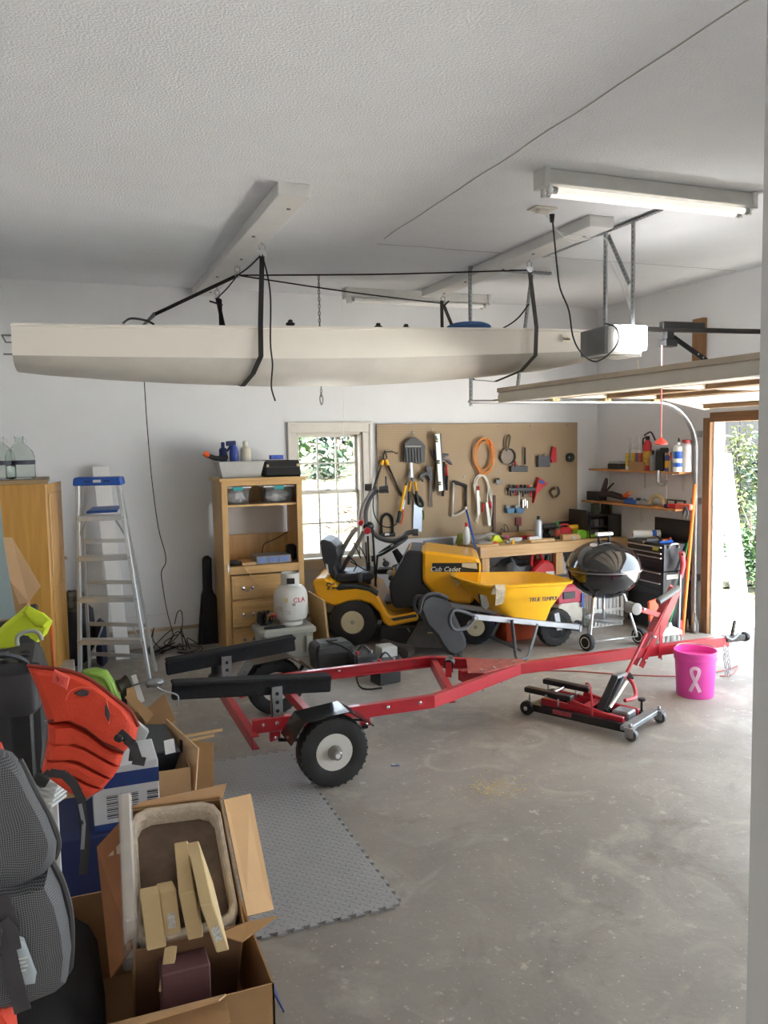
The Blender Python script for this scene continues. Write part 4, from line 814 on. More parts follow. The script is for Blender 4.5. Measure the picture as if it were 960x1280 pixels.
# black cubby on the bench end
cb = thing('steel_cubby', 'black steel cubby of bins on the right end of the workbench', 'cabinet', (5.6, 7.74, BZ))
x0, x1, y0, y1, z0, z1 = 5.33, 5.735, 7.53, 7.93, BZ, 1.06
CBM = mat('cubby_black', '#2b2926', .55, .1)
for a, b in (((x0, y0, z0), (x1, y1, z0 + .008)), ((x0, y0, z1 - .008), (x1, y1, z1)), ((x0, y1 - .008, z0), (x1, y1, z1)), ((x0, y0, z0), (x0 + .008, y1, z1)), ((x1 - .008, y0, z0), (x1, y1, z1)), ((x0, y0, .93), (x1, y1, .937))): m = MB(); m.bx(a, b); m.build('panel', CBM, cb)
m = MB(); m.bx((5.56, y0 - .004, z0), (5.735, y0, z1)); m.build('door', CBM, cb)
rnd = random.Random(6)
for k in range(6): xx = 5.35 + (k % 3) * .065; zz = (BZ + .009, .938)[k // 3]; m = MB(); m.box((xx + .03, y0 + .12, zz + .04), (.05, .16, .08)); single('parts_drawer', m, [DGREY, mat('bin_grey', '#5f5c58', .6), BLACK][k % 3], 'small parts bin inside the black cubby, %s on its %s level' % (('leftmost', 'middle', 'rightmost')[k % 3], ('lower', 'upper')[k // 3]), 'bin', 'parts bins in the black cubby', .003)
m = MB(); m.bx((5.30, 7.56, BZ), (5.322, 7.9, 1.12)); single('black_panel', m, BLACK, 'black upright panel standing left of the steel cubby', 'panel', bevel=.003)  # plain black panel
for k, (px, w_, h_, c_, nm, lb) in enumerate(((744, .07, .12, '#4a4f3c', 'seed_box', 'olive box standing on top of the black cubby'), (757, .08, .13, '#2b2824', 'dark_box', 'black and olive box in the middle of the cubby top'), (766, .06, .05, '#b0452f', 'red_tin', 'small red tin on the cubby top'), (775, .09, .1, '#6f8a4e', 'green_carton', 'green and white carton at the right of the cubby top'))):
    q = AY(px, 640, 7.72); m = MB(); m.box((min(q.x, 5.69), 7.72, 1.06 + h_ / 2), (w_, .07, h_)); single(nm, m, mat('cub_' + nm, c_, .6, 0, .35, 20), lb, 'box', bevel=.003)
# things beneath the bench
def lump(c, r, seed, amp=.18, n=18, mm=11, T_=None):
    b = MB(); c = V(c); rings = []
    for i in range(mm):
        a = -PI / 2 + PI * i / (mm - 1); cr = max(math.cos(a), .02); ring = []
        for k in range(n):
            q = V((cr * math.cos(2 * PI * k / n), cr * math.sin(2 * PI * k / n), math.sin(a))); f = 1 + amp * mnoise.noise(q * 2.2 + V((seed, seed * .7, 0))) * 1.8
            p_ = V((q.x * r[0] * f, q.y * r[1] * f, max(q.z * r[2] * f, -r[2]))); ring.append(c + p_)
        rings.append(ring)
    return b.loft(rings)
SHELFZ = .16
single('black_tarp', lump((4.38, 7.62, SHELFZ + .24), (.32, .11, .24), 3, .25), mat('bin_bag', '#2a2a2b', .35, 0, .2, 20, .4, 30), 'black plastic sheeting bundled on the shelf under the bench', 'tarp')
gcn = thing('petrol_can', 'red petrol can with looped handle under the workbench', 'fuel can', (4.72, 7.55, SHELFZ)); gx = AY(677, 700, 7.56).x
m = MB(); m.prism([(gx - .15, 7.49, SHELFZ), (gx + .15, 7.49, SHELFZ), (gx + .15, 7.49, SHELFZ + .34), (gx + .09, 7.49, SHELFZ + .44), (gx - .02, 7.49, SHELFZ + .46), (gx - .15, 7.49, SHELFZ + .36)], (0, .16, 0)); m.build('tank', REDP, gcn, .02)
m = MB(); m.tube(smooth_path([(gx - .12, 7.57, SHELFZ + .38), (gx - .11, 7.57, SHELFZ + .5), (gx - .03, 7.57, SHELFZ + .54), (gx + .02, 7.57, SHELFZ + .45)], 5), .018, 8); m.build('handle', REDP, gcn); m = MB(); m.cyl((gx + .07, 7.57, SHELFZ + .43), (gx + .085, 7.57, SHELFZ + .5), .032, 12); m.build('cap', BLACK, gcn); m = MB(); m.box((gx + .06, 7.487, SHELFZ + .31), (.1, .004, .05)); m.build('warning_label', PAPER, gcn)
q = AY(703, 710, 7.55); bottle('caulk_jug', 'tall grey plastic bottle with a pointed top under the bench', q.x, 7.55, SHELFZ, .05, .48, LGREY, LGREY, 'bottle', .1, .16)
single('clear_sack', lump((5.2, 7.62, SHELFZ + .2), (.17, .12, .2), 8, .25), mat('sack', '#a8a49e', .4, 0, .35, 14, .4, 30), 'crumpled clear plastic sack of scraps under the bench', 'bag')
single('brown_sack', lump((5.5, 7.65, SHELFZ + .17), (.13, .12, .17), 5, .25), mat('sack_brown', '#7a695a', .7, 0, .3, 12), 'brown bag pushed far under the bench by the corner', 'bag')
m = MB(); m.bx((4.02, 7.55, SHELFZ), (4.16, 7.9, SHELFZ + .16)); single('shoe_box', m, mat('dark_box_card', '#2d2b2b', .6), 'dark box at the left end of the shelf under the bench', 'box', bevel=.004)
# blue pole leaning on the bench
bpo = thing('blue_pole', 'thin blue pole leaning against the bench in front of the hacksaw', 'pole', (3.85, 7.05, 0)); a = AY(583, 637, 7.40); b = AY(606, 735, 7.28); e_ = a + (b - a) * ((a.z) / (a.z - b.z)); m = MB(); m.tube([a, e_], .0105, 8); m.build('shaft', BLUE, bpo); m = MB(); m.cyl(a, a + (a - b).normalized() * .03, .012, 8); m.build('tip', WHITEP, bpo)

# ------------------------------------------------------------------ shelves on the right wall with their load
SHW = wood('shelf_wood', '#b5793f', '#c98c50', .6, 'y')
def wall_shelf(z, y0, y1, d, label):
    t = thing('wall_shelf', label, 'shelf', (XR - d / 2, (y0 + y1) / 2, z)); m = MB(); m.bx((XR - d, y0, z - .02), (XR - .001, y1, z)); m.build('board', SHW, t, .002)
    for yy in (y0 + .15, (y0 + y1) / 2, y1 - .15):
        m = MB(); m.bx((XR - d * .8, yy, z - .032), (XR - .001, yy + .02, z - .021)); m.bx((XR - .012, yy, z - .2), (XR - .001, yy + .02, z - .02)); m.build('bracket', WTRIM, t)
    return t
S1, S2 = 1.565, 1.205
wall_shelf(S1, 6.40, 7.88, .20, 'upper plank shelf on the right wall'); wall_shelf(S2, 6.40, 7.96, .24, 'lower plank shelf on the right wall')
def shp(px, X_): q = AX(px, 590, X_); return X_, q.y
def sbox(name, label, cat, px, X_, z, size, m_, rz=0.0):
    x, y = shp(px, X_); m = MB(); m.box((x, y, z + size[2] / 2), size, rz); return single(name, m, m_, label, cat, bevel=.004)
tb = thing('tissue_box', 'white topped dark box at the far end of the upper shelf', 'box', (5.65, shp(771, 5.65)[1], S1)); y = shp(771, 5.65)[1]; m = MB(); m.box((5.65, y, S1 + .03), (.1, .2, .06)); m.build('body', DGREY, tb, .004); m = MB(); m.box((5.65, y, S1 + .075), (.095, .19, .03)); m.build('lid', LGREY, tb, .01)
CAULK = [mat('caulk_%d' % k, c, .45, 0, .3, 30) for k, c in enumerate(('#c9b24a', '#d5cfc0', '#c79a35', '#4f6fb0', '#c4543f'))]
for k, px in enumerate((784.5, 788, 792, 796, 800, 803)):
    x, y = shp(px, 5.62 + .03 * (k % 2)); t = thing('caulk_tube', ['yellow labelled caulk tube at the left end of the tube row', 'cream caulk tube, second in the upper shelf row', 'gold labelled caulk tube, third in the upper shelf row', 'blue labelled caulk tube, fourth in the upper shelf row', 'red labelled caulk tube, fifth in the upper shelf row', 'yellow caulk tube, last in the row beside the extinguisher'][k], 'caulk tube', (x, y, S1), 0, 'caulk tubes on the upper shelf')
    m = MB(); m.cyl((x, y, S1), (x, y, S1 + .215), .024, 14); m.build('barrel', WHITEP, t); m = MB(); m.lathe([(.0245, .04), (.0245, .18)], (x, y, S1), Z, 14, False); m.build('label', CAULK[k % 5], t); m = MB(); m.cyl((x, y, S1 + .215), (x, y, S1 + .38 - .03 * (k % 3)), .011, 8, .005); m.build('nozzle', WHITEP, t)
x, y = shp(797, 5.58); m = MB(); m.bx((5.56, y - .12, S1), (5.58, y + .12, S1 + .09)); single('card_tray', m, CARD, 'brown card in front of the caulk tubes', 'carton')
x, y = shp(809, 5.63); fe = thing('fire_extinguisher', 'small red fire extinguisher with yellow label on the upper shelf', 'fire extinguisher', (x, y, S1)); m = MB(); m.lathe([(.04, 0), (.042, .01), (.042, .26), (.03, .3), (.018, .315)], (x, y, S1), Z, 18); m.build('cylinder', REDP, fe); m = MB(); m.lathe([(.0428, .05), (.0428, .2)], (x, y, S1), Z, 18, False); m.build('label', mat('ext_label', '#c79a3a', .5, 0, .4, 40), fe); m = MB(); m.box((x, y, S1 + .335), (.03, .04, .04)); m.build('valve', BLACK, fe, .004); m = MB(); m.tube(smooth_path([(x, y + .05, S1 + .36), (x, y, S1 + .385), (x, y - .06, S1 + .39), (x, y - .12, S1 + .31)], 4), .009, 7); m.build('lever', BLACK, fe); m = MB(); m.tube(smooth_path([(x, y + .02, S1 + .34), (x, y + .07, S1 + .32), (x, y + .06, S1 + .2)], 4), .009, 7); m.build('hose', BLACK, fe)
x, y = shp(816, 5.63); bottle('spray_can', 'grey spray can with a black cap next to the extinguisher', x, y, S1, .033, .21, mat('can_grey', '#9a9da3', .4, .2), BLACK, 'spray can', .22, .06)
x, y = shp(825, 5.6); t = thing('grip_clamp', 'black spring clamp on the upper shelf with a steel hook hanging below', 'clamp', (x, y, S1)); m = MB(); m.box((x, y, S1 + .11), (.05, .11, .22)); m.build('body', BLACK, t, .015); m = MB(); m.box((x, y - .06, S1 + .21), (.05, .1, .05)); m.build('jaw', BLACK, t, .012)
q = [AX(a, b, 5.53) for a, b in ((823, 588), (822.5, 598), (824, 604), (830, 606), (834, 601))]; m = MB(); m.tube(smooth_path(q, 5), .017, 8); m.build('hook', STEEL, t)
x, y = shp(834, 5.62); bottle('oil_bottle', 'blue and yellow slim bottle on the upper shelf', x, y, S1, .024, .19, mat('oil_blue', '#4c4a98', .4), YELLOW, 'bottle', .15, .1, None, YELLOW)
x, y = shp(838, 5.6); bottle('glue_stick', 'small cream bottle with an orange tip on the upper shelf', x, y, S1, .018, .19, TAN, ORANGE, 'bottle', .4, .1)
x, y = shp(848, 5.58); t = bottle('cleaner_bottle', 'large white bottle with blue label near the shelf end', x, y, S1, .053, .29, WHITEP, WHITEP, 'bottle', .1, .08); m = MB(); m.cyl((x, y, S1 + .28), (x, y, S1 + .33), .012, 8, .005); m.build('tip', DGREY, t); m = MB(); m.lathe([(.0535, .05), (.0535, .09)], (x, y, S1), Z, 18, False); m.build('blue_band', BLUE, t); m = MB(); m.lathe([(.0535, .13), (.0535, .2)], (x, y, S1), Z, 18, False); m.build('blue_band', BLUE, t)
x, y = shp(858, 5.63); t = bottle('glass_jar', 'tall pale jar with a red lid at the near end of the upper shelf', x, y, S1, .05, .30, mat('jar_pale', '#cfcfd2', .25), REDP, 'jar', .06, .12); m = MB(); m.lathe([(.045, .28), (.048, .31), (.0, .315)], (x, y, S1), Z, 16); m.build('lid', mat('lid_red', '#8f3833', .5), t)
x, y = shp(833.5, 5.54); m = MB(); m.tube([(x, y, S1 - .021), (x, y, S1 - .3)], .003, 6); single('wire_hanger', m, WHITEP, 'thin white wire hanging under the upper shelf', 'wire')
# lower shelf
sbox('radio_box', 'black boxy case at the far end of the lower shelf', 'case', 746, 5.62, S2, (.12, .22, .1), BLACK)
x, y = shp(764, 5.6); cg = thing('caulk_gun', 'dark caulking gun standing up on the lower shelf', 'caulk gun', (x, y, S2)); q = lambda a, b: AX(a, b, 5.6)
m = MB(); m.tube([q(754, 614), q(757, 604), q(758, 598)], [.03, .026, .016], 8); m.build('handle', mat('gun_dark', '#3a2b2b', .5), cg); m = MB(); m.tube([q(756, 616), q(762, 609), q(767, 604)], [.012, .012, .009], 7); m.build('trigger', MATS['gun_dark'], cg); m = MB(); m.tube([q(750, 617.5), q(764, 617.5), q(782, 623)], [.03, .035, .03], 10); m.build('cradle', MATS['gun_dark'], cg)
ms = thing('multi_tool', 'orange and grey hand tool on the middle of the lower shelf', 'hand tool', (5.6, shp(786, 5.6)[1], S2)); m = MB(); m.tube([q(778, 622), q(786, 617)], [.022, .028], 10); m.build('body', ORANGE, ms); m = MB(); m.tube([q(786, 617), q(795, 614.5)], [.012, .012], 8); m.build('tip', TAN, ms)
for k, (px, L_, m_, nm, lb) in enumerate(((790, .2, BLUE, 'blue_plane', 'blue metal tool lying on the lower shelf'), (800, .22, BLACK, 'black_square', 'black flat tool lying on the lower shelf'), (806, .18, STEEL, 'steel_plane', 'steel hand tool lying on the lower shelf'))):
    x, y = shp(px, 5.6 + .03 * (k % 2)); m = MB(); m.box((x, y, S2 + .022), (.06, L_, .04), .1 * k); m.box((x, y + .02, S2 + .05), (.03, .06, .03)); single(nm, m, m_, lb, 'tool', bevel=.006)
x, y = shp(822, 5.6); m = MB(); m.tube([V((x, y + .1 * math.cos(a), S2 + .022 + .085 * math.sin(a))) for a in [PI * k / 10 for k in range(11)]], .024, 8); single('tan_tool_handle', m, TAN, 'tan arched tool on the lower shelf', 'tool')  # tan handle of a tool, bent into an arch
x, y = shp(845, 5.62); m = MB()
for zz in (S2 + .02, S2 + .075): m.bar((x, y - .14, zz), (x, y + .14, zz), .02, .014)
for yy in (-.13, 0, .13): m.bar((x, y + yy, S2), (x, y + yy, S2 + .08), .02, .014, X)
single('tool_rack', m, mat('rack_olive', '#4a4a38', .6), 'small open olive rack on the lower shelf', 'rack')
x, y = shp(856, 5.55); rl = thing('torpedo_level', 'red and orange level lying on the near end of the lower shelf', 'level', (x, y, S2)); m = MB(); m.box((x, y, S2 + .03), (.05, .2, .055)); m.build('body', mat('salmon', '#e0664e', .5), rl, .01); m = MB(); m.box((x, y + .16, S2 + .025), (.045, .12, .045)); m.build('end', REDP, rl, .006); m = MB(); m.box((x, y + .24, S2 + .02), (.04, .06, .04)); m.build('grip', NAVY, rl, .006)
q2 = [AX(a, b, 5.5) for a, b in ((857, 634), (855, 640), (854, 647))]; m = MB(); m.tube(q2, [.016, .014, .006], 7); m.tube([q2[0], AX(860, 640, 5.5), AX(859, 648, 5.5)], [.012, .01, .005], 7); single('hanging_snips', m, GRIP, 'dark snips hanging under the near end of the lower shelf', 'snips')
# ------------------------------------------------------------------ television armoire
AX0, AX1, AFY, ABY, AZT = 1.305, 2.06, 7.44, 7.955, 1.60
def az(y_, x_=330): return AY(x_, y_, AFY).z
ar = thing('armoire', 'golden oak television armoire with open bay and drawers against the back wall', 'armoire', ((AX0 + AX1) / 2, (AFY + ABY) / 2, 0))
zs1, zdk = az(630), az(706)
for a, b, nm in (((AX0, AFY + .002, 0), (AX0 + .022, ABY, AZT - .03), 'side_panel'), ((AX1 - .022, AFY + .002, 0), (AX1, ABY, AZT - .03), 'side_panel'), ((AX0 - .0, AFY, AZT - .07), (AX1, AFY + .02, AZT - .025), 'top_rail'),
                 ((AX0 - .02, AFY - .03, AZT - .03), (AX1 + .03, ABY, AZT), 'top'), ((AX0 + .022, AFY + .03, zs1 - .02), (AX1 - .022, ABY - .01, zs1), 'shelf'), ((AX0 + .022, AFY + .002, zdk - .03), (AX1 - .022, ABY - .01, zdk - .005), 'deck'),
                 ((AX0, AFY, 0), (AX0 + .055, AFY + .02, AZT - .07), 'stile'), ((AX1 - .055, AFY, 0), (AX1, AFY + .02, AZT - .07), 'stile'), ((AX0 + .055, AFY, zdk - .075), (AX1 - .055, AFY + .02, zdk - .0), 'deck_rail'),
                 ((AX0 + .022, ABY - .012, zdk - .005), (AX1 - .022, ABY, zdk + .24), 'back_panel'), ((AX0 + .022, ABY - .012, zs1 - .02), (AX1 - .022, ABY, AZT - .03), 'upper_back'),                  ((AX0 + .02, AFY + .02, .03), (AX1 - .02, ABY, zdk - .09), 'carcass')):
    m = MB(); m.bx(a, b); m.build(nm, OAKX if nm in ('top', 'top_rail', 'shelf', 'deck', 'deck_rail') else OAK, ar, .003)
for (y0, y1) in ((720, 749), (751, 784), (786, 812)):
    z1, z0 = az(y0, 300), az(y1, 300); m = MB(); m.bx((AX0 + .06, AFY - .018, z0), (AX1 - .06, AFY - .001, z1)); d = m.build('drawer', OAKX, ar, .008)
    m = MB(); m.bx((AX0 + .085, AFY - .022, z0 + .03), (AX1 - .085, AFY - .018, z1 - .03)); m.build('drawer_face', OAKX, d, .003)
    for xx in (AX0 + .16, AX0 + .25): m = MB(); m.lathe([(.008, 0), (.008, .012), (.018, .02), (.016, .03), (.0, .034)], (xx, AFY - .022, (z0 + z1) / 2), (0, -1, 0), 12); m.build('knob', CHROME, d)
    m = MB(); m.tube(smooth_path([(AX0 + .16, AFY - .03, (z0 + z1) / 2 - .01), (AX0 + .205, AFY - .04, (z0 + z1) / 2 - .035), (AX0 + .25, AFY - .03, (z0 + z1) / 2 - .01)], 4), .004, 6); m.build('bail_handle', STEEL, d)
m = MB(); m.bar(AY(307, 710, AFY - .03), AY(337, 752, AFY - .06), .012, .012); single('thin_stick', m, PINE, 'thin pale stick leaning across the armoire drawers', 'stick')
def tub(t, c, sx, sy, h, flare, m_, th=.006, name='tub', rr=.0, lipw=.012):
    x, y, z = c; b = MB()
    def ring(k, zz, ins=0): return [V((x + a * (sx / 2 * k - ins), y + d * (sy / 2 * k - ins), zz)) for a, d in ((-1, -1), (1, -1), (1, 1), (-1, 1))]
    b.loft([ring(flare, z), ring(1, z + h), ring(1, z + h, -lipw), ring(1, z + h + .008, -lipw), ring(1, z + h + .008, th), ring(flare, z + .006, th)], sm=False); return b.build(name, m_, t, .003)
# on top of the armoire
wt = thing('plastic_tub', 'white oblong plastic tub of bottles on top of the armoire', 'tub', (1.53, 7.62, AZT)); tub(wt, (1.51, 7.62, AZT), .42, .26, .145, .82, LGREY)
q = AY(288, 555, 7.6); bt = thing('spray_bottle', 'blue trigger bottle standing in the white tub on the armoire', 'bottle', (q.x, 7.6, AZT + .07)); x, y, z = AY(293, 570, 7.6).x, 7.62, AZT + .075
m = MB(); m.lathe([(.04, 0), (.042, .16), (.035, .2), (.018, .23)], (x, y, z), Z, 14); m.build('body', mat('blue_bottle', '#3b4fa0', .4), bt); m = MB(); m.bar((x + .02, y, z + .245), (x - .07, y, z + .24), .03, .045); m.bar((x - .03, y, z + .22), (x - .06, y, z + .17), .015, .02); m.build('trigger_head', NAVY, bt, .005)
x = AY(307, 570, 7.64).x; bottle('cream_bottle', 'cream squat bottle in the white tub on the armoire', x, 7.64, AZT + .07, .05, .27, mat('cream', '#dcd6bf', .45), mat('cream_cap', '#e4dfcf', .5), 'bottle', .18, .12)
x = AY(281, 570, 7.6).x; bottle('dark_bottle', 'dark blue square bottle at the left in the white tub', x, 7.68, AZT + .08, .038, .25, NAVY, NAVY, 'bottle', .2, .08)
m = MB(); m.tube(smooth_path([AY(256, 567, 7.56), AY(264, 571, 7.56), AY(272, 573, 7.56), AY(284, 571, 7.58)], 4), [.022] * 13, 8); th_ = thing('hedge_trimmer', 'black tool with an orange end lying over the white tub', 'tool', AY(264, 573, 7.56)); m.build('body', BLACK, th_); m = MB(); m.cyl(AY(255, 566, 7.56), AY(261, 570, 7.56), .026, 10); m.build('end', ORANGE, th_)
cs = thing('black_case', 'black hard tool case on top of the armoire', 'case', (1.91, 7.65, AZT)); m = MB(); m.prism([(1.735, 7.52, AZT), (2.08, 7.52, AZT), (2.075, 7.56, AZT + .15), (1.745, 7.56, AZT + .155)], (0, .2, 0)); m.build('shell', BLACK, cs, .012); m = MB(); m.bx((1.74, 7.515, AZT + .085), (2.08, 7.525, AZT + .092)); m.build('seam', DGREY, cs)
for xx in (1.76, 2.05): m = MB(); m.box((xx, 7.535, AZT + .1), (.02, .02, .03)); m.build('latch', TAN, cs)
m = MB(); m.box((1.87, 7.64, AZT + .18), (.12, .08, .04)); single('blue_box', m, mat('tiny_blue', '#4058b5', .5, 0, .3, 30), 'small blue box lying on the black case', 'box', bevel=.003)
# clear bins on the upper shelf
for k, (px0, px1, lab) in enumerate(((282, 312, 'clear plastic bin of rags with turquoise latch, left on the armoire shelf'), (331, 366, 'clear plastic bin with turquoise latch, right on the armoire shelf'))):
    x0, x1 = AY(px0, 620, 7.52).x, AY(px1, 620, 7.52).x; t = thing('storage_bin', lab, 'bin', ((x0 + x1) / 2, 7.64, zs1), 0, 'clear bins on the armoire shelf')
    tub(t, ((x0 + x1) / 2, 7.64, zs1), x1 - x0, .24, .14, .9, CLEAR); m = MB(); m.bx((x0 - .015, 7.505, zs1 + .149), (x1 + .015, 7.775, zs1 + .165)); m.build('lid', WHITEP, t, .004)
    m = MB(); m.box(((x0 + x1) / 2, 7.502, zs1 + .145), (.09, .012, .035)); m.build('latch', mat('turquoise', '#35a3a3', .5), t, .003)
    o_ = lump(((x0 + x1) / 2, 7.64, zs1 + .062), ((x1 - x0) * .38, .09, .055), 4 + k, .3).build('rags', mat('rag_white', '#d8d6d4', .9, 0, .1, 20), t)
# on the deck
q = AY(338, 697, 7.6); m = MB(); dx_ = thing('disc_player', 'silver disc player with a blue front in the armoire bay', 'player', (q.x, 7.6, zdk)); m.bx((q.x - .16, 7.48, zdk), (q.x + .17, 7.74, zdk + .075)); m.build('case', mat('player_grey', '#8f9093', .4, .3), dx_, .004)
for k in range(3): m = MB(); m.box((q.x - .1 + k * .1, 7.477, zdk + .04), (.085, .005, .045)); m.build('panel', mat('player_blue', '#6f86b8', .4), dx_)
q = AY(364, 695, 7.66); m = MB(); m.box((q.x, 7.66, zdk + .075), (.09, .1, .15)); single('speaker_box', m, BLACK, 'black small speaker at the right in the armoire bay', 'speaker', bevel=.02)
q = AY(292, 700, 7.56); m = MB(); m.torus((q.x, 7.56, zdk + .02), .055, .018, Z, 18, 8); single('tape_roll', m, BLACK, 'flat black tape roll at the left in the armoire bay', 'tape')
q = AY(325, 704, 7.5); m = MB(); m.box((q.x - .02, 7.52, zdk + .012), (.3, .06, .024), .05); single('pine_strip', m, PINE, 'pale wood strip lying at the front of the armoire deck', 'wood')
q = AY(352, 703, 7.5); m = MB(); m.tube([(q.x - .1, 7.5, zdk + .015), (q.x + .1, 7.51, zdk + .016)], .014, 8); single('orange_tool', m, ORANGE, 'orange handled tool lying at the front right of the armoire deck', 'tool')
m = MB(); m.tube(smooth_path([(1.72, 7.7, zdk + .08), (1.78, 7.86, zdk + .14), (1.9, 7.9, zdk + .18), (2.03, 7.88, zdk + .25)], 5), .005, 6); single('player_cord', m, BLACK, 'thin black cord running behind the disc player', 'cord')
q = AY(285, 708, 7.40); m = MB(); m.ball((q.x, 7.405, q.z - .02), (.012, .012, .045), 8, 7); single('white_tassel', m, WHITEP, 'small white tassel hanging on the armoire front', 'tassel')
# guitar bag
gpts = [(254, 697), (265, 695), (266, 740), (272, 746), (276, 812), (249, 813), (249, 800), (253, 745), (255, 742)]
m = MB(); m.prism([AY(a, b, 7.86) for a, b in gpts], (0, .11, 0)); gb = thing('guitar_bag', 'tall black padded bag standing against the wall left of the armoire', 'bag', (1.2, 7.9, 0)); m.build('cover', mat('bag_black', '#1f1f24', .8, 0, .2, 20), gb, .025); m = MB(); m.tube([AY(256, 745, 7.85), AY(253, 805, 7.85)], .006, 6); m.build('zip', BLACK, gb)
# tote, propane tank and the bits beside it
tt = thing('tote', 'pale grey storage tote with a ribbed lid beneath the propane tank', 'tote', (1.78, 7.18, 0)); TG = mat('tote_grey', '#a3a59c', .55, 0, .05, 6)
m = MB(); r0 = lambda k, zz, s_=.0: [V((1.775 + a * (.25 * k + s_), 7.16 + d * (.19 * k + s_), zz)) for a, d in ((-1, -.8), (-.85, -1), (.85, -1), (1, -.8), (1, .8), (.85, 1), (-.85, 1), (-1, .8))]
m.loft([r0(.85, 0), r0(.96, .24)], sm=False); m.build('body', TG, tt, .004); m = MB(); m.loft([r0(1, .225, .01), r0(1, .262, .01), r0(.95, .282), r0(.9, .284)], sm=False); m.build('lid', TG, tt, .004)
m = MB(); m.bx((1.93, 6.955, .05), (1.99, 6.975, .2)); m.build('rib', TG, tt, .005)
PROP = mat('tank_white', '#d9d8d2', .4, 0, .06, 4); TZ = .284; tx, ty = 1.845, 7.15
pt = thing('propane_tank', 'white propane cylinder with red lettering standing on the grey tote', 'gas cylinder', (tx, ty, TZ))
m = MB(); m.lathe([(.03, .03), (.10, .03), (.14, .055), (.155, .1), (.155, .25), (.145, .30), (.11, .345), (.05, .365), (.02, .37)], (tx, ty, TZ), Z, 28); m.build('vessel', PROP, pt)
m = MB(); m.lathe([(.105, 0), (.105, .045), (.1, .045), (.1, 0)], (tx, ty, TZ), Z, 24); m.build('foot_ring', PROP, pt)
m = MB(); m.lathe([(.082, .34), (.085, .46), (.08, .465), (.078, .34)], (tx, ty, TZ), Z, 24, False); m.build('collar', PROP, pt)
vd = (V((0, 0, 0)) - V((tx, ty, 0))).normalized(); vs = Z.cross(-vd) * -1
m = MB(); c_ = V((tx, ty, TZ + .40)) + vd * .088; m.bar(c_ - vs * -.04, c_ + vs * -.03, .01, .05); m.build('collar_opening', BLACK, pt); m = MB(); m.cyl((tx, ty, TZ + .365), (tx, ty, TZ + .43), .025, 10); m.build('valve', mat('brass', '#a08a4a', .4, .7), pt)
def on_tank(a, z, r=.1562): d = Matrix.Rotation(a, 3, 'Z') @ vd; return V((tx, ty, TZ + z)) + d * r, d
for k, ch_ in enumerate('CLA'):
    p_, d = on_tank(.28 + .25 * k, .235); text('lettering', ch_, .062, p_, Z.cross(d), Z, mat('letter_red', '#c9323a', .5), pt, .002)
for k, (a, z, w_, h_, mm) in enumerate(((-.25, .24, .035, .04, TAN), (.18, .2, .03, .025, GREY), (-.7, .16, .07, .05, mat('decal_grey', '#c2c1bb', .5, 0, .2, 60)), (-.2, .13, .06, .04, MATS['decal_grey']))): p_, d = on_tank(a, z, .1555); m = MB(); s_ = Z.cross(d); m.prism([p_ - s_ * w_ / 2 - Z * h_ / 2, p_ + s_ * w_ / 2 - Z * h_ / 2, p_ + s_ * w_ / 2 + Z * h_ / 2, p_ - s_ * w_ / 2 + Z * h_ / 2], d * .0015); m.build('decal', mm, pt)
m = MB(); m.bar((1.56, 6.995, TZ + .012), (1.75, 7.0, TZ + .012), .03, .024); single('black_bar_tool', m, BLACK, 'black flat bar lying at the front of the grey tote lid', 'tool', bevel=.004)
jm = thing('jumper_cables', 'tangle of black and red cables on the grey tote beside the tank', 'cables', (1.63, 7.14, TZ)); rnd = random.Random(8)
for k in range(5): c_ = V((1.63, 7.13, TZ + .02)); pts = [c_ + V((rnd.uniform(-.05, .05), rnd.uniform(-.07, .07), abs(rnd.uniform(0, .12)))) for _ in range(6)]; m = MB(); m.tube(smooth_path(pts, 5), .012, 7); m.build('cable', [BLACK, BLACK, REDP, DGREY, mat('clamp_copper', '#9a6a45', .5, .5)][k], jm)
m = MB(); m.box((1.6, 7.2, TZ + .06), (.1, .12, .12)); single('black_pouch', m, BLACK, 'black pouch at the back of the tote beside the tank', 'pouch', bevel=.02)
lb_ = MB(); q = [AY(367, 724, 7.38), AY(390, 733, 7.05), AY(399, 800, 7.0), AY(378, 806, 7.36)]; lb_.prism([V((2.075, 7.40, .52)), V((2.10, 6.98, .50)), V((2.12, 6.90, .005)), V((2.12, 7.38, .005))], (.018, 0, 0)); single('leaning_panel', lb_, mat('panel_wood', '#c2a06c', .6, 0, .12, 4), 'flat wooden panel leaning between the tank and the mower', 'panel', bevel=.002)

# ------------------------------------------------------------------ riding mower
MO = FZ(441, 808); _mf = FZ(595, 808); mh = (_mf - MO); mh.z = 0; WB = mh.length; mh.normalize(); mn = Z.cross(mh)   # mh: forward, mn: away from the viewer
def pl(px, py, off=0.0):
    d = ray(px, py); P0 = MO + mn * off; return EYE + d * ((P0 - EYE).dot(mn) / d.dot(mn))
def ml(x, off, z): return MO + mh * x + mn * off + Z * z
def c6(*pts, off=0.0): return [pl(380 + a / 5.333, 640 + b / 5.333, off) for a, b in pts]
def c8(*pts, off=0.0): return [pl(380 + a / 2.667, 600 + b / 2.667, off) for a, b in pts]
mw = thing('riding_mower', 'yellow and black riding lawn mower parked before the window', 'lawn mower', MO + mn * .38 + mh * WB / 2)
MBLK = mat('mower_black', '#232426', .4, 0, .08, 6); SEAT = mat('mower_seat', '#26262a', .55, 0, .1, 12); RIM = mat('cream_rim', '#d8cfae', .45, 0, .06, 6)
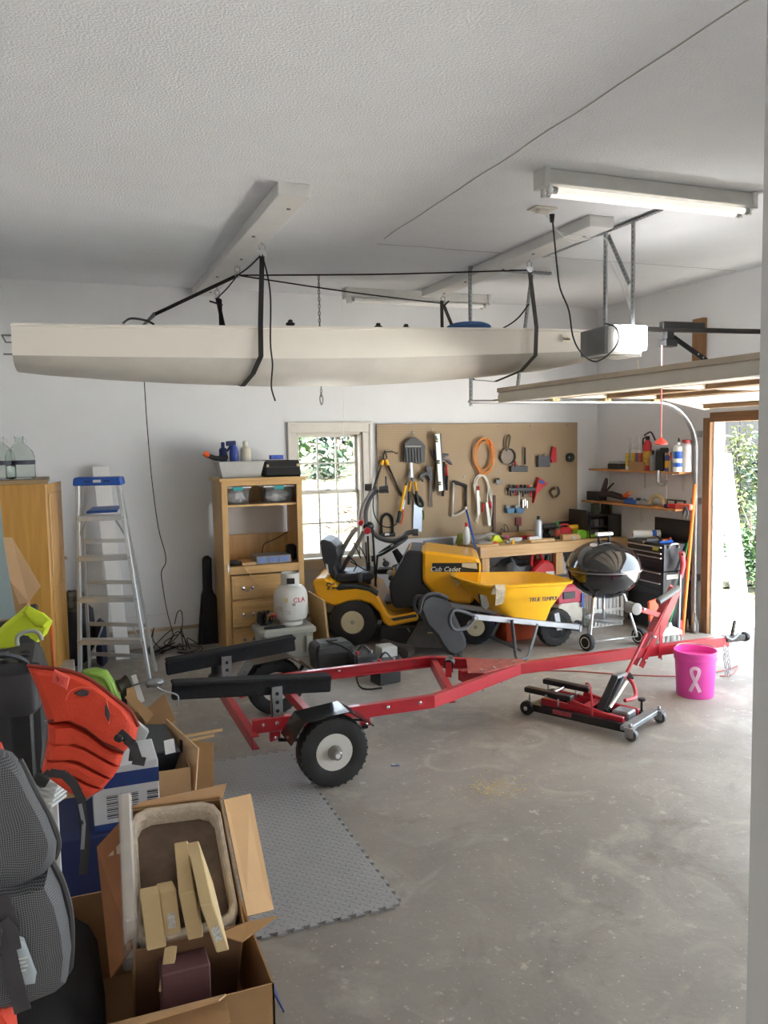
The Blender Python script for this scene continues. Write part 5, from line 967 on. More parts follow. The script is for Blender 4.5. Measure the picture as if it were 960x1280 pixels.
def wheel(c, ax, R_, w, rr, parent, rim, hub, tread=18):
    c = V(c); ax = V(ax).normalized(); m = MB()
    m.lathe([(rr, -w * .42), (rr + .012, -w * .48), (R_ * .80, -w * .5), (R_ * .94, -w * .44), (R_, -w * .3), (R_, w * .3), (R_ * .94, w * .44), (R_ * .80, w * .5), (rr + .012, w * .48), (rr, w * .42), (rr - .004, w * .3), (rr - .004, -w * .3), (rr, -w * .42)], c, ax, 36, False); ty_ = m.build('tyre', RUBBER, parent)
    t_ = MB(); u = ax.orthogonal().normalized(); v_ = ax.cross(u)
    for k in range(tread):
        for s_ in (-1, 1):
            a = 2 * PI * (k + (.25 if s_ > 0 else -.25)) / tread; d = u * math.cos(a) + v_ * math.sin(a); tg = ax.cross(d)
            t_.bar(c + d * (R_ * .965) + ax * s_ * w * .46, c + d * (R_ * .992) + ax * s_ * w * .10 + tg * R_ * .02, R_ * .06, .006, d)
    tag(t_.build('tread_lugs', RUBBER, ty_), kind='stuff')
    m = MB(); m.lathe([(rr, -w * .42), (rr * .96, -w * .36), (rr * .82, -w * .22), (rr * .5, -w * .16), (rr * .3, -w * .2), (.001, -w * .2)], c, ax, 28); m.lathe([(rr, w * .42), (rr * .9, w * .3), (.001, w * .2)], c, ax, 28); ri = m.build('rim', rim, parent)
    m = MB(); m.lathe([(rr * .3, -w * .2), (rr * .3, -w * .32), (rr * .2, -w * .42), (.001, -w * .42)], c, ax, 16); m.build('hub', hub, ri)
    for k in range(5):
        a = 2 * PI * k / 5 + .3; d = u * math.cos(a) + v_ * math.sin(a); m = MB(); m.cyl(c + d * rr * .58 - ax * w * .19, c + d * rr * .58 - ax * w * .145, rr * .07, 8); m.build('rim_hole', BLACK, ri)
    return ty_
RW, FW = .225, .165
for off in (.10, .74): wheel(ml(0, off, RW), mn, RW, .2, .108, mw, RIM, DSTEEL, 22)
for off in (.12, .70): wheel(ml(WB, off, FW), mn, FW, .13, .085, mw, RIM, DSTEEL, 18)
m = MB(); m.cyl(ml(0, .1, RW), ml(0, .74, RW), .03, 10); m.cyl(ml(WB, .12, FW), ml(WB, .70, FW), .022, 10); m.build('axle', MBLK, mw)
f_ = c6((52, 472), (70, 450), (140, 440), (230, 500), (330, 500), (430, 515), (490, 550), (525, 620), (560, 685), (590, 700), (755, 665), (765, 725), (640, 752), (565, 770), (530, 740), (500, 670), (440, 612), (380, 595), (300, 600), (205, 632), (120, 600), (75, 555))
m = MB(); m.prism(f_, mn * .82); m.build('fender_body', MYEL, mw, .02)
m = MB(); m.prism(c6((205, 505), (240, 492), (330, 492), (430, 508), (490, 545), (490, 565), (430, 528), (350, 512), (230, 522), off=-.006), mn * .14); m.build('fender_grip', MBLK, mw, .004)
m = MB(); m.prism(c6((575, 712), (745, 680), (752, 700), (600, 728), off=-.006), mn * .2); m.build('foot_pad', mat('foot_rubber', '#3a3a3a', .8), mw, .004)
m = MB(); m.prism(c6((530, 625), (640, 600), (720, 650), (560, 690), off=.2), mn * .4); m.build('floor_pan', mat('mower_pan', '#b98c2e', .5), mw)
m = MB(); m.prism([ml(-.18, .22, .2), ml(WB + .12, .22, .2), ml(WB + .12, .22, .36), ml(.4, .22, .36), ml(.1, .22, .45), ml(-.2, .22, .45)], mn * .4); m.build('chassis', MBLK, mw, .01)
# hood and dash
m = MB(); m.prism(c8((310, 300), (345, 235), (396, 238), (396, 345), (430, 378), (365, 425), (300, 430), (290, 400), (282, 350)), mn * .66); m.build('dash_cowl', MBLK, mw, .02)
m = MB(); m.prism(c8((395, 236), (575, 258), (592, 275), (588, 340), (560, 415), (500, 410), (430, 378), (396, 340), off=-.02), mn * .70); m.build('hood', MYEL, mw, .025)
m = MB(); m.prism(c8((345, 232), (580, 262), (580, 268), (350, 240), off=.05), mn * .5); m.build('hood_top', MYEL, mw, .008)
m = MB(); m.prism(c8((427, 277), (584, 276), (584, 308), (427, 306), off=-.026), mn * .02); gs = m.build('side_grille', mat('grille_black', '#26241f', .35), mw, .003)
tq = c8((470, 298), off=-.03)[0]; td = (c8((500, 298), off=-.03)[0] - tq).normalized()
text('lettering', 'Cub Cadet', .062, tq, td, Z, mat('script_white', '#e6e4de', .5), mw, .002, shear=.3)
m = MB(); m.prism(c8((527, 278), (575, 277), (578, 297), (552, 294), (527, 290), off=-.03), mn * .01); m.build('headlamp', mat('lamp_silver', '#c9c5b4', .25, .4), mw)
m = MB(); m.prism(c8((487, 312), (500, 310), (522, 345), (510, 356), off=-.026), mn * .006); m.build('taped_note', mat('note_tan', '#d9c78f', .6, 0, .2, 40), mw)
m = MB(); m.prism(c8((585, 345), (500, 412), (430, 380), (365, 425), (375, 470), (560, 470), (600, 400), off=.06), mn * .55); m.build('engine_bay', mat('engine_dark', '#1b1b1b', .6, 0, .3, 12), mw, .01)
# steering
sc_ = pl(490.6, 683, .38); ax_ = (Z * .85 - mh * .5).normalized()
m = MB(); m.torus(sc_, .165, .016, ax_, 32, 10); sw = m.build('steering_wheel', BLACK, mw)
for k in range(3): a = k * 2.094 + .5; u = ax_.orthogonal().normalized(); v_ = ax_.cross(u); m = MB(); m.bar(sc_ - ax_ * .02, sc_ + (u * math.cos(a) + v_ * math.sin(a)) * .155, .035, .016, ax_); m.build('spoke', BLACK, sw)
m = MB(); m.cyl(sc_ - ax_ * .04, sc_ - ax_ * .22, .03, 10, .05); m.build('steering_column', MBLK, mw)
for a, mm in (((545, 345), DGREY), ((575, 405), LGREY), ((585, 440), BLACK)): q = c6(a, off=.1)[0]; m = MB(); m.ball(q, (.035, .03, .03), 10, 7); m.build('lever_knob', mm, mw)
for a, b, mm in (((530, 310), (552, 340), BLACK), ((600, 365), (600, 430), mat('tag_orange', '#d59a3c', .5)), ((630, 345), (620, 380), mat('tag_blue', '#9fb3d0', .5)), ((590, 365), (640, 345), DGREY)): q = c6(a, b, off=.06); m = MB(); m.bar(q[0], q[1], .03, .018); m.build('control_tag', mm, mw)
# seat
m = MB(); m.prism(c6((105, 195), (122, 182), (180, 200), (222, 240), (235, 300), (205, 370), (225, 420), (205, 458), (140, 380), (118, 290), off=.14), mn * .46); m.build('seat_back', SEAT, mw, .03)
m = MB(); m.prism(c6((215, 418), (300, 415), (440, 405), (468, 430), (460, 455), (330, 470), (230, 470), (200, 458), off=.14), mn * .46); m.build('seat', SEAT, mw, .02)
m = MB(); m.prism(c6((145, 345), (158, 352), (165, 400), (150, 395), off=.134), mn * .004); m.build('seat_label', PAPER, mw)
m = MB(); m.prism(c6((92, 440), (140, 435), (150, 460), (98, 468), off=.2), mn * .3); m.build('seat_bracket', MBLK, mw, .01)
rnd = random.Random(4)
m = MB()
for k in range(12): q = c6((150 + 60 * rnd.random(), 470 + 45 * rnd.random()), off=-.006)[0]; m.ball(q, .010, 6, 5)
tag(m.build('leaf_debris', mat('debris', '#6a5a3e', .9), mw), kind='stuff')
# cutting deck
m = MB(); m.prism(c6((505, 760), (760, 760), (860, 830), (860, 935), (560, 940), (500, 900), off=.0), mn * .85); m.build('deck', mat('deck_black', '#272523', .6, 0, .25, 8), mw, .02)
m = MB(); q = [ml(.50, -.30, .05), ml(1.02, -.30, .05), ml(.92, -.02, .21), ml(.62, -.02, .21)]; m.prism(q, V((0, 0, .035))); m.build('discharge_chute', mat('chute_grey', '#454340', .65, 0, .2, 10), mw, .008)
m = MB(); c_ = (q[0] + q[1] + q[2] + q[3]) / 4 + Z * .038; m.box(c_, (.12, .05, .004), math.atan2(mh.y, mh.x)); m.build('warning_sticker', mat('sticker_tan', '#a89468', .6), mw)
m = MB(); q = c6((700, 780)); m.bar(c6((690, 775), off=-.02)[0], c6((705, 800), off=-.02)[0], .012, .012); m.build('deck_pin', STEEL, mw)
# ------------------------------------------------------------------ arched bicycle carrier resting on the mower
bk = thing('bike_carrier', 'arched grey car bicycle carrier with straps resting on the mower seat', 'bicycle carrier', pl(440, 720, .38)); BO = .36
BKG = mat('carrier_grey', '#4b4a4c', .4, 0, .08, 8); BKL = mat('carrier_light', '#8f867f', .45, 0, .1, 8)
def c7(*pts, off=BO): return [pl(440 + a / 9.6, 590 + b / 9.6, off) for a, b in pts]
m = MB(); m.tube(smooth_path(c7((195, 640), (235, 700), (310, 775), (400, 815), (500, 825), (590, 790), (660, 735), (730, 720)), 5), .03, 10, flat=.8); m.build('arm', BKG, bk)
m = MB(); q = c7((728, 722), (795, 725)); m.cyl(q[0], q[1], .036, 12); m.build('foot', BKG, bk)
for (pts, o_) in (((( 95, 620), (110, 490), (150, 360), (205, 280), (228, 215)), BO + .16), (((170, 640), (165, 480), (205, 340), (265, 250), (320, 215)), BO - .02)):
    m = MB(); m.tube(smooth_path(c7(*pts, off=o_), 5), [.022] * 21, 9); m.build('arm', BKG if o_ < BO else BKL, bk)
for a, b, o_ in (((155, 185), (238, 185), BO + .16), ((330, 215), (440, 205), BO - .02)): q = c7(a, b, off=o_); m = MB(); m.cyl(q[0], q[1], .034, 12, .04); m.build('foot', BKG, bk)
m = MB(); q = c7((408, 50), (412, 175), off=BO - .03); m.bar(q[0], q[1], .04, .02); m.build('strap_plate', BKG, bk, .004)
for pts, o_, mm in ((((352, 105), (310, 160), (265, 240), (230, 320)), BO + .2, BKL), (((400, 130), (350, 220), (290, 320), (240, 405)), BO, BKL)):
    m = MB(); m.tube(smooth_path(c6(*pts, off=o_), 5), .024, 9); m.build('leg', mm, bk)
m = MB(); q = c6((305, 290), (245, 400), off=BO - .03); m.bar(q[0], q[1], .05, .03); m.build('leg_sleeve', DGREY, bk, .006)
for a, o_, r_ in (((185, 705), BO - .05, .034), ((105, 610), BO + .12, .03)): q = c7(a, off=o_)[0]; m = MB(); m.lathe([(r_, -.02), (r_, .01), (r_ * .8, .02), (.001, .02)], q, -mn, 14); m.build('red_knob', REDP, bk)
m = MB(); q = c7((165, 660), (230, 640)); m.ball((q[0] + q[1]) / 2, (.06, .05, .045), 12, 8); m.build('hub', BLACK, bk)
for a, b, w_ in (((425, 160), (440, 520), .02), ((412, 200), (425, 480), .016), ((462, 190), (480, 520), .02), ((490, 290), (472, 525), .02), ((455, 100), (462, 200), .02)):
    q = c6(a, b, off=BO - .08); m = MB(); m.bar(q[0], q[1], w_, .005, mn); m.build('strap', STRAPK, bk)
for a in ((430, 355), (462, 310)): q = c6(a, off=BO - .1)[0]; m = MB(); m.box(q, (.035, .02, .06)); m.build('buckle', BLACK, bk, .004)
for pts in (((300, 300), (350, 350), (330, 400), (360, 420)), ((370, 230), (400, 280), (420, 330)), ((330, 200), (380, 310)), ((310, 330), (430, 400))): m = MB(); m.tube(smooth_path(c6(*pts, off=BO - .05), 5), .006, 6); m.build('cord', ROPE, bk)
for pts in (((285, 170), (255, 320), (265, 500), (340, 630), (450, 665), (540, 620)),): m = MB(); m.tube(smooth_path(c7(*pts, off=BO + .1), 5), .006, 6); m.build('cord', ROPE, bk)
m = MB(); m.box(ml(.36, .36, .66), (.3, .18, .05), math.atan2(mh.y, mh.x)); m.build('base_strap_bundle', STRAPK, bk, .02)
m = MB(); q = c6((365, 400), (375, 470), off=.12); m.tube([q[0], q[1]], [.03, .02], 8); m.build('ratchet', DGREY, bk)
# dark plastic scoop between mower and barrow
sp_ = thing('plastic_scoop', 'large dark grey curved plastic scoop standing between mower and wheelbarrow', 'scoop', (2.98, 6.3, 0)); SCO = mat('scoop_grey', '#3a3a3c', .55, 0, .1, 8)
o1 = [(524, 762), (528, 748), (540, 741), (556, 745), (566, 757), (570, 770), (577, 785), (585, 803), (582, 814), (570, 822), (560, 818), (551, 806), (545, 795), (533, 783)]
m = MB(); m.prism([AY(a, b, 6.28) for a, b in o1], (.02, .10, 0)); m.build('panel', SCO, sp_, .03)
m = MB(); m.tube(smooth_path([AY(a, b, 6.27) for a, b in ((524, 765), (530, 746), (545, 742), (560, 748))], 5), .016, 8); m.build('rolled_edge', SCO, sp_)
for s_ in (0, .1): m = MB(); q = AY(578, 818, 6.3); m.bx((q.x - .04, 6.29 + s_, 0), (q.x - .01, 6.31 + s_, .16)); m.build('foot', SCO, sp_)

# ------------------------------------------------------------------ wheelbarrow
wbr = thing('wheelbarrow', 'yellow poly tray wheelbarrow on a grey frame beside the mower', 'wheelbarrow', (3.7, 6.4, 0)); BAR = mat('barrow_grey', '#9ea1a6', .4, .5, .06, 8)
def tray_ring(x0, x1, y0, y1, z0, z1, taper=1.0, n=10, ins=0.0):
    ring = []; cx, cy = (x0 + x1) / 2, (y0 + y1) / 2; hx, hy = (x1 - x0) / 2 - ins, (y1 - y0) / 2 - ins
    for k in range(40):
        a = 2 * PI * k / 40; ca, sa = math.cos(a), math.sin(a); e = .42
        px = math.copysign(abs(ca) ** e, ca) * hx; py = math.copysign(abs(sa) ** e, sa) * hy
        f = (px / hx + 1) / 2; py *= 1 - (1 - taper) * f; ring.append(V((cx + px, cy + py, z0 + (z1 - z0) * f)))
    return ring
m = MB()
out = [tray_ring(3.50, 3.98, 6.17, 6.68, .385, .28, .8), tray_ring(3.42, 4.02, 6.13, 6.72, .47, .40, .82), tray_ring(3.255, 4.18, 6.06, 6.80, .655, .61, .84), tray_ring(3.225, 4.21, 6.03, 6.83, .665, .62, .84), tray_ring(3.215, 4.22, 6.02, 6.84, .685, .64, .84), tray_ring(3.245, 4.19, 6.05, 6.81, .69, .645, .84),
       tray_ring(3.275, 4.16, 6.08, 6.78, .66, .615, .84), tray_ring(3.44, 4.0, 6.15, 6.70, .48, .41, .82), tray_ring(3.52, 3.96, 6.19, 6.66, .40, .295, .8)]
m.loft(out); m.build('tray', YELLOW, wbr)
yn = 6.10
rails = {}
for s_, ya, yb in ((0, 6.10, 6.30), (1, 6.76, 6.54)):
    p0 = V((3.15, ya, .425)); p1 = V((4.36, yb, .175)); m = MB(); m.bar(p0, p1, .035, .05); m.build('frame_rail', BAR, wbr, .005)
    d = (p1 - p0).normalized(); h0 = p0 - d * .02; m = MB(); up = V((0, 0, 1)); m.tube(smooth_path([h0 + d * .05 + up * .0, h0 - d * .10 + up * .035, h0 - d * .20 + up * .03, h0 - d * .23 - up * .06, h0 - d * .18 - up * .125, h0 - d * .06 - up * .10, h0 + d * .02 - up * .03], 5, True), .019, 9, True, flat=.8); m.build('handle_loop', mat('handle_grey', '#54555a', .5), wbr)
    q = [V((3.53, ya + (.02 if not s_ else -.02), .36)), V((3.545, ya + (-.02 if not s_ else .02), .05)), V((3.56, ya + (-.03 if not s_ else .03), .012)), V((3.64, ya + (-.03 if not s_ else .03), .012)), V((3.68, ya + (-.02 if not s_ else .02), .05)), V((3.80, ya + (.04 if not s_ else -.04), .29))]
    m = MB(); m.tube(q, .012, 8, flat=1.6); m.build('leg', mat('leg_steel', '#6e7176', .35, .6), wbr)
m = MB(); m.bar((3.60, 6.07, .09), (3.60, 6.79, .09), .02, .02); m.build('leg_brace', MATS['leg_steel'], wbr)
m = MB(); m.bar((4.34, 6.27, .17), (4.34, 6.57, .17), .03, .06); m.build('nose_bar', BAR, wbr, .004)
wheel((4.15, 6.42, .176), (0, 1, 0), .176, .1, .1, wbr, BLACKM, DSTEEL, 20)
m = MB(); m.cyl((4.15, 6.3, .176), (4.15, 6.54, .176), .012, 8); m.build('axle', STEEL, wbr)
for yy in (6.31, 6.53): m = MB(); m.bar((4.13, yy, .17), (4.10, yy, .33), .02, .05); m.build('axle_bracket', BAR, wbr)
f0, f1 = V((3.30, 6.0955, .54)), V((3.98, 6.12, .50))
tq = AY(679, 749, 6.075); text('lettering', 'TRUE TEMPER', .05, tq + V((0, -.0, 0)), V((1, .05, -.04)), V((0, .12, 1)), mat('print_black', '#2a2620', .5), wbr, .004, fit=.95, shear=.25)
q = [AY(a, b, 6.13) for a, b in ((595, 741), (604, 744), (608, 757), (603, 761), (598, 757))]; m = MB(); m.prism([p + V((0, -.06, 0)) for p in q], (0, .03, 0)); m.build('maker_plate', mat('plate_dark', '#4a4438', .5, 0, .2, 40), wbr, .003)
q = AY(692, 720, 6.72); m = MB(); m.box((4.0, 6.74, .565), (.1, .012, .045)); m.build('inner_plate', MATS['plate_dark'], wbr)
m = MB(); x_ = AY(625, 745, 6.03).x; m.sheet([[(x_ - .045, 6.10, .60), (x_ + .04, 6.10, .60)], [(x_ - .05, 6.06, .672), (x_ + .04, 6.06, .668)], [(x_ - .05, 6.03, .69), (x_ + .04, 6.03, .685)], [(x_ - .048, 6.012, .66), (x_ + .042, 6.012, .655)], [(x_ - .045, 6.03, .56), (x_ + .035, 6.03, .555)], [(x_ - .04, 6.05, .515), (x_ + .03, 6.05, .525)]], .006)
single('rag', m, mat('rag', '#b3a68f', .9, 0, .25, 25), 'grimy pale rag draped over the wheelbarrow rim', 'rag')
m = MB(); m.loft([[V((x, y, z)) for x, y in ((3.80 - e, 6.70 - e * .6), (4.16 + e, 6.70 - e * .6), (4.16 + e, 6.95 + e * .6), (3.80 - e, 6.95 + e * .6))] for e, z in ((-.02, 0.0), (.0, .22))], sm=False); single('orange_bin', m, mat('bin_orange', '#c9532c', .5, 0, .1, 6), 'orange red plastic bin on the floor behind the wheelbarrow', 'bin', bevel=.008)

# ------------------------------------------------------------------ pressure washer / generator, jug and baskets behind
gw = thing('pressure_washer', 'red and white small engine machine standing behind the barrow wheel', 'machine', (4.66, 6.9, 0)); x, y = 4.62, 6.98
m = MB(); m.loft([[V((x + a * sx, y + d * .12, z)) for a, d in ((-1, -1), (1, -1), (1, 1), (-1, 1))] for sx, z in ((.12, .02), (.16, .12), (.15, .26), (.1, .3))], sm=False); m.build('lower_case', mat('machine_cream', '#cbc2b2', .5, 0, .15, 12), gw, .02)
m = MB(); m.loft([[V((x + a * sx, y + d * .13, z)) for a, d in ((-1, -1), (1, -1), (1, 1), (-1, 1))] for sx, z in ((.15, .27), (.16, .36), (.1, .46))], sm=False); m.build('upper_case', mat('machine_red', '#b5374a', .45, 0, .15, 10), gw, .02)
m = MB(); m.box((x - .02, y - .135, .36), (.14, .01, .07)); m.build('grille', DGREY, gw, .004); m = MB(); m.box((x + .13, y - .14, .3), (.02, .012, .14)); m.build('blue_stripe', BLUE, gw); m = MB(); m.tube(smooth_path([(x - .12, y, .44), (x - .1, y, .53), (x + .08, y, .53), (x + .1, y, .44)], 4), .014, 8); m.build('handle', BLACK, gw)
for s_ in (-1, 1): m = MB(); m.lathe([(.05, 0), (.05, .04)], (x + s_ * .08, y - .10, .05), (0, -1, 0), 14); m.build('wheel', RUBBER, gw)
m = MB(); q = [AY(a, b, 7.0) for a, b in ((713, 728), (722, 733), (735, 752), (737, 768), (729, 771), (724, 758), (714, 745))]; m.prism(q, (0, .1, 0)); gu = thing('white_guard', 'white plastic curved guard standing between the machine and the grill', 'guard', q[4]); m.build('guard', WHITEP, gu, .02); m = MB(); m.bx((q[4].x - .05, 7.02, 0), (q[4].x + .02, 7.08, q[4].z + .02)); m.build('stand', DGREY, gu)
kt = thing('wire_basket', 'white slatted plastic basket on the floor behind the grill', 'basket', (5.06, 6.98, 0)); x0, x1, y0, y1, h = 4.86, 5.26, 6.86, 7.14, .34
m = MB(); m.bx((x0, y0, 0), (x1, y1, .012)); m.build('bottom', WHITEP, kt)
for k in range(9): xx = x0 + .02 + k * (x1 - x0 - .04) / 8; m = MB(); m.bx((xx - .012, y0, 0), (xx + .012, y0 + .008, h)); m.build('slat', WHITEP, kt)
for k in range(6): yy = y0 + .02 + k * (y1 - y0 - .04) / 5; m = MB(); m.bx((x0, yy - .012, 0), (x0 + .008, yy + .012, h)); m.build('slat', WHITEP, kt); 
m = MB(); m.bx((x1 - .008, y0, 0), (x1, y1, h)); m.bx((x0, y1 - .008, 0), (x1, y1, h)); m.build('side', WHITEP, kt)
for zz in (h - .03, h * .45): m = MB(); m.bx((x0 - .006, y0 - .006, zz), (x1 + .006, y0 + .004, zz + .03)); m.bx((x0 - .006, y0 - .006, zz), (x0 + .004, y1, zz + .03)); m.build('rim_band', WHITEP, kt)
m = MB(); m.bx((5.0, 6.9, .012), (5.24, 7.1, .4)); single('white_bucket_box', m, mat('box_white', '#d6d8dc', .5), 'plain white box standing inside the slatted basket', 'box', bevel=.01)
# ------------------------------------------------------------------ kettle grill
gx, gy = 4.565, 6.24
gr = thing('kettle_grill', 'black kettle charcoal grill on a wheeled tripod by the workbench', 'grill', (gx, gy, 0)); ENA = mat('enamel_black', '#141416', .09, 0, 0, coat=.6, spec=.6); ALU = mat('grill_aluminium', '#c5c8cb', .3, .8, .06, 10)
zq, Rk = .71, .328
m = MB(); m.lathe([(.03, zq - .27)] + [(Rk * math.sin(a), zq - .27 * math.cos(a)) for a in [R(k) for k in (15, 30, 45, 60, 72, 82, 90)]], (gx, gy, 0), Z, 40, False); m.build('bowl', ENA, gr)
m = MB(); m.lathe([(Rk + .008, zq + .004), (Rk + .012, zq + .018)] + [((Rk + .006) * math.cos(a), zq + .018 + .245 * math.sin(a)) for a in [R(k) for k in (6, 15, 28, 42, 56, 70, 82, 89)]], (gx, gy, 0), Z, 40, False); m.build('lid', ENA, gr)
m = MB(); m.lathe([(Rk + .0, zq - .006), (Rk + .014, zq + .0), (Rk + .014, zq + .01), (Rk, zq + .012)], (gx, gy, 0), Z, 40, False); m.build('rim_ring', mat('rim_grey', '#77797c', .3, .5), gr)
m = MB(); zt = zq + .26
for s_ in (-1, 1): m.cyl((gx + s_ * .055, gy, zt - .012), (gx + s_ * .055, gy, zt + .045), .012, 8)
m.build('handle_post', BLACK, gr); m = MB(); m.bx((gx - .09, gy - .025, zt + .045), (gx + .09, gy + .025, zt + .08)); m.build('lid_handle', ALU, gr, .01)
vg = (V((0, 0, 0)) - V((gx, gy, 0))).normalized(); sg = Z.cross(vg)
m = MB(); m.lathe([(.035, 0), (.035, .008), (.0, .01)], V((gx, gy, zq + .23)) + vg * .13 - sg * .09, (vg * .4 + Z), 16); m.build('damper', mat('damper', '#c9c7c4', .3, .7), gr); m = MB(); m.ball(V((gx, gy, zq + .07)) + vg * (Rk - .02), .008, 8, 6); m.build('emblem', ALU, gr)
ash_z = .235; feet = []
for k, (fx, fy) in enumerate(((4.335, 6.13), (4.86, 6.13), (4.60, 6.54))):
    top = V((gx, gy, zq - .19)) + (V((fx, fy, 0)) - V((gx, gy, 0))).normalized() * .17; zf = .075 if k < 2 else .0
    m = MB(); m.cyl(V((fx, fy, zf)), top, .0125, 10); m.build('leg', ALU, gr); m = MB(); m.cyl(top - (top - V((fx, fy, zf))).normalized() * .05, top + Z * .02, .017, 10); m.build('leg_socket', BLACKM, gr); feet.append((V((fx, fy, zf)), top))
m = MB(); m.cyl((4.335, 6.13, .075), (4.86, 6.13, .075), .007, 8); m.build('axle', ALU, gr)
for xx in (4.31, 4.885):
    m = MB(); m.lathe([(.02, -.028), (.07, -.028), (.077, -.018), (.077, .018), (.07, .028), (.02, .028)], (xx, 6.13, .077), (1, .25, 0), 24); wl = m.build('wheel', RUBBER, gr)
    m = MB(); m.lathe([(.052, -.0302), (.044, -.0302)], (xx, 6.13, .077), (1, .25, 0), 24, False); m.build('white_ring', PAPER, wl)
m = MB(); m.lathe([(.03, ash_z - .005), (.15, ash_z), (.175, ash_z + .02), (.178, ash_z + .024), (.15, ash_z + .01), (.001, ash_z + .008)], (gx + .01, gy, 0), Z, 32); m.build('ash_catcher', ALU, gr)
m = MB(); m.cyl((gx, gy, ash_z), (gx, gy, zq - .25), .012, 8); m.build('ash_post', ALU, gr)
# ------------------------------------------------------------------ steel tool chest
tc_ = thing('tool_chest', 'black steel tool chest with raised lid against the right wall', 'tool chest', (5.55, 6.65, 0)); TCB = mat('chest_black', '#2b2c30', .35, .3, .06, 8); HND = mat('chest_trim', '#c9c9c6', .3, .7, .05, 10)
cx0, cx1, cy0, cy1 = 5.36, 5.725, 6.37, 6.94
m = MB(); m.bx((cx0, cy0 + .02, 0.04), (cx1, cy1 - .02, .36)); m.build('lower_cabinet', mat('cab_dark', '#17171a', .5), tc_, .004)
m = MB(); m.bx((cx0 - .01, cy0, .36), (cx1, cy1, .60)); m.build('middle_chest', TCB, tc_, .004); m = MB(); m.bx((cx0, cy0 + .008, .604), (cx1 - .02, cy1 - .008, .87)); m.build('top_chest', TCB, tc_, .004)
m = MB(); m.bx((cx1 - .02, cy0, .85), (cx1, cy1, 1.08)); m.build('lid', mat('lid_black', '#28282b', .4, .3), tc_, .006)
for z0, z1, x_ in ((.79, .845, cx0), (.745, .785, cx0), (.70, .74, cx0), (.615, .695, cx0), (.50, .59, cx0 - .01), (.425, .49, cx0 - .01), (.37, .42, cx0 - .01)):
    m = MB(); m.bx((x_ - .006, cy0 + .025, z0), (x_ + .0, cy1 - .025, z1)); d = m.build('drawer', TCB, tc_, .002)
    if z0 not in (.615, .37): m = MB(); m.bx((x_ - .022, cy0 + .03, z1 - .012), (x_ - .006, cy1 - .03, z1 - .002)); m.build('drawer_pull', HND, d)
m = MB(); m.tube(smooth_path([(cx0 + .05, cy0 + .0, .83), (cx0 + .07, cy0 - .015, .87), (cx0 + .15, cy0 - .015, .87), (cx0 + .17, cy0 + .0, .83)], 5), .010, 8); m.build('side_handle', HND, tc_)
m = MB(); m.box((cx0 - .008, cy0 + .12, .82), (.006, .08, .035)); m.build('yellow_label', mat('label_yellow', '#d6c832', .5), tc_); m = MB(); m.cyl((cx0 - .006, 6.66, .865), (cx0 - .014, 6.66, .865), .012, 10); m.build('lock', CHROME, tc_); m = MB(); m.box((cx0 - .008, cy1 - .06, .83), (.004, .03, .012)); m.build('red_badge', REDP, tc_)
m = MB(); m.box((cx0 + .1, cy0 - .002, .55), (.14, .004, .045)); m.build('paper_label', PAPER, tc_)
for yy in (cy0 + .06, cy1 - .06):
    for xx in (cx0 + .05, cx1 - .06): m = MB(); m.cyl((xx, yy - .012, .022), (xx, yy + .012, .022), .022, 12); m.build('caster', BLACK, tc_)
tw = thing('towel_roll', 'white roll with a blue band lying on the tool chest', 'roll', (5.5, 6.9, .87)); m = MB(); m.cyl((5.40, 6.90, .915), (5.66, 6.80, .915), .042, 18); m.build('roll', PAPER, tw); m = MB(); m.cyl((5.58, 6.831, .915), (5.62, 6.815, .915), .0435, 18); m.build('blue_band', BLUE, tw); m = MB(); m.cyl((5.398, 6.9008, .915), (5.40, 6.90, .915), .018, 12); m.build('core', CARD, tw)
rnd = random.Random(21)
for k, (nm, c_, lb) in enumerate((('blue_pliers', BLUE, 'blue handled pliers lying on the open tool chest'), ('yellow_cutter', YELLOW, 'yellow cutter lying on the open tool chest'), ('red_driver', REDP, 'red screwdriver lying on the open tool chest'), ('grey_wrench', STEEL, 'grey wrench lying on the tool chest near the roll'), ('black_ratchet', BLACK, 'black ratchet lying on the middle of the tool chest'), ('tan_block', TAN, 'tan block lying at the back of the tool chest'))):
    m = MB(); yy = 6.44 + k * .065; xx = 5.44 + .06 * (k % 3); a = rnd.uniform(-.6, .6); m.box((xx, yy, .885), (.13, .03, .03), a); m.box((xx + .06, yy + .02, .89), (.05, .02, .036), a + .8); single(nm, m, c_, lb, 'hand tool', 'tools on the tool chest', .006)
# long handled things beside the chest
def pole(name, label, cat, top, bot, r, m_, Yp=6.335, n=10):
    a = AY(*top, Yp); b = AY(*bot, Yp - .04); b.z = max(b.z, 0); t = thing(name, label, cat, b); k = MB(); k.tube([b, a], r, n); k.build('shaft', m_, t); return t, a, b
t, a, b = pole('orange_pole', 'long orange fibreglass pole leaning by the door track', 'pole', (869, 605), (853, 798), .017, mat('pole_orange', '#e07a2c', .45, 0, .06, 5), 6.30)
t, a, b = pole('green_pole', 'thin green pole leaning behind the orange one', 'pole', (861, 675), (839, 765), .009, GREEN, 6.36)
t, a, b = pole('loppers', 'grey and red long handled cutter leaning beside the orange pole', 'loppers', (850, 718), (848, 785), .016, DSTEEL, 6.28)
q = [AY(852, 690, 6.28), AY(854, 705, 6.28), AY(851, 722, 6.28)]; m = MB(); m.tube(q, [.03, .026, .02], 10); m.build('grip', mat('grip_red', '#c2474e', .5), t); q = [AY(850, 775, 6.27), AY(848, 798, 6.25)]; m = MB(); m.tube(q, [.02, .05], 10); m.build('head', REDP, t); m = MB(); m.cyl(AY(853, 693, 6.245), AY(853, 693, 6.235), .012, 8); m.build('grip_hole', BLACK, t)
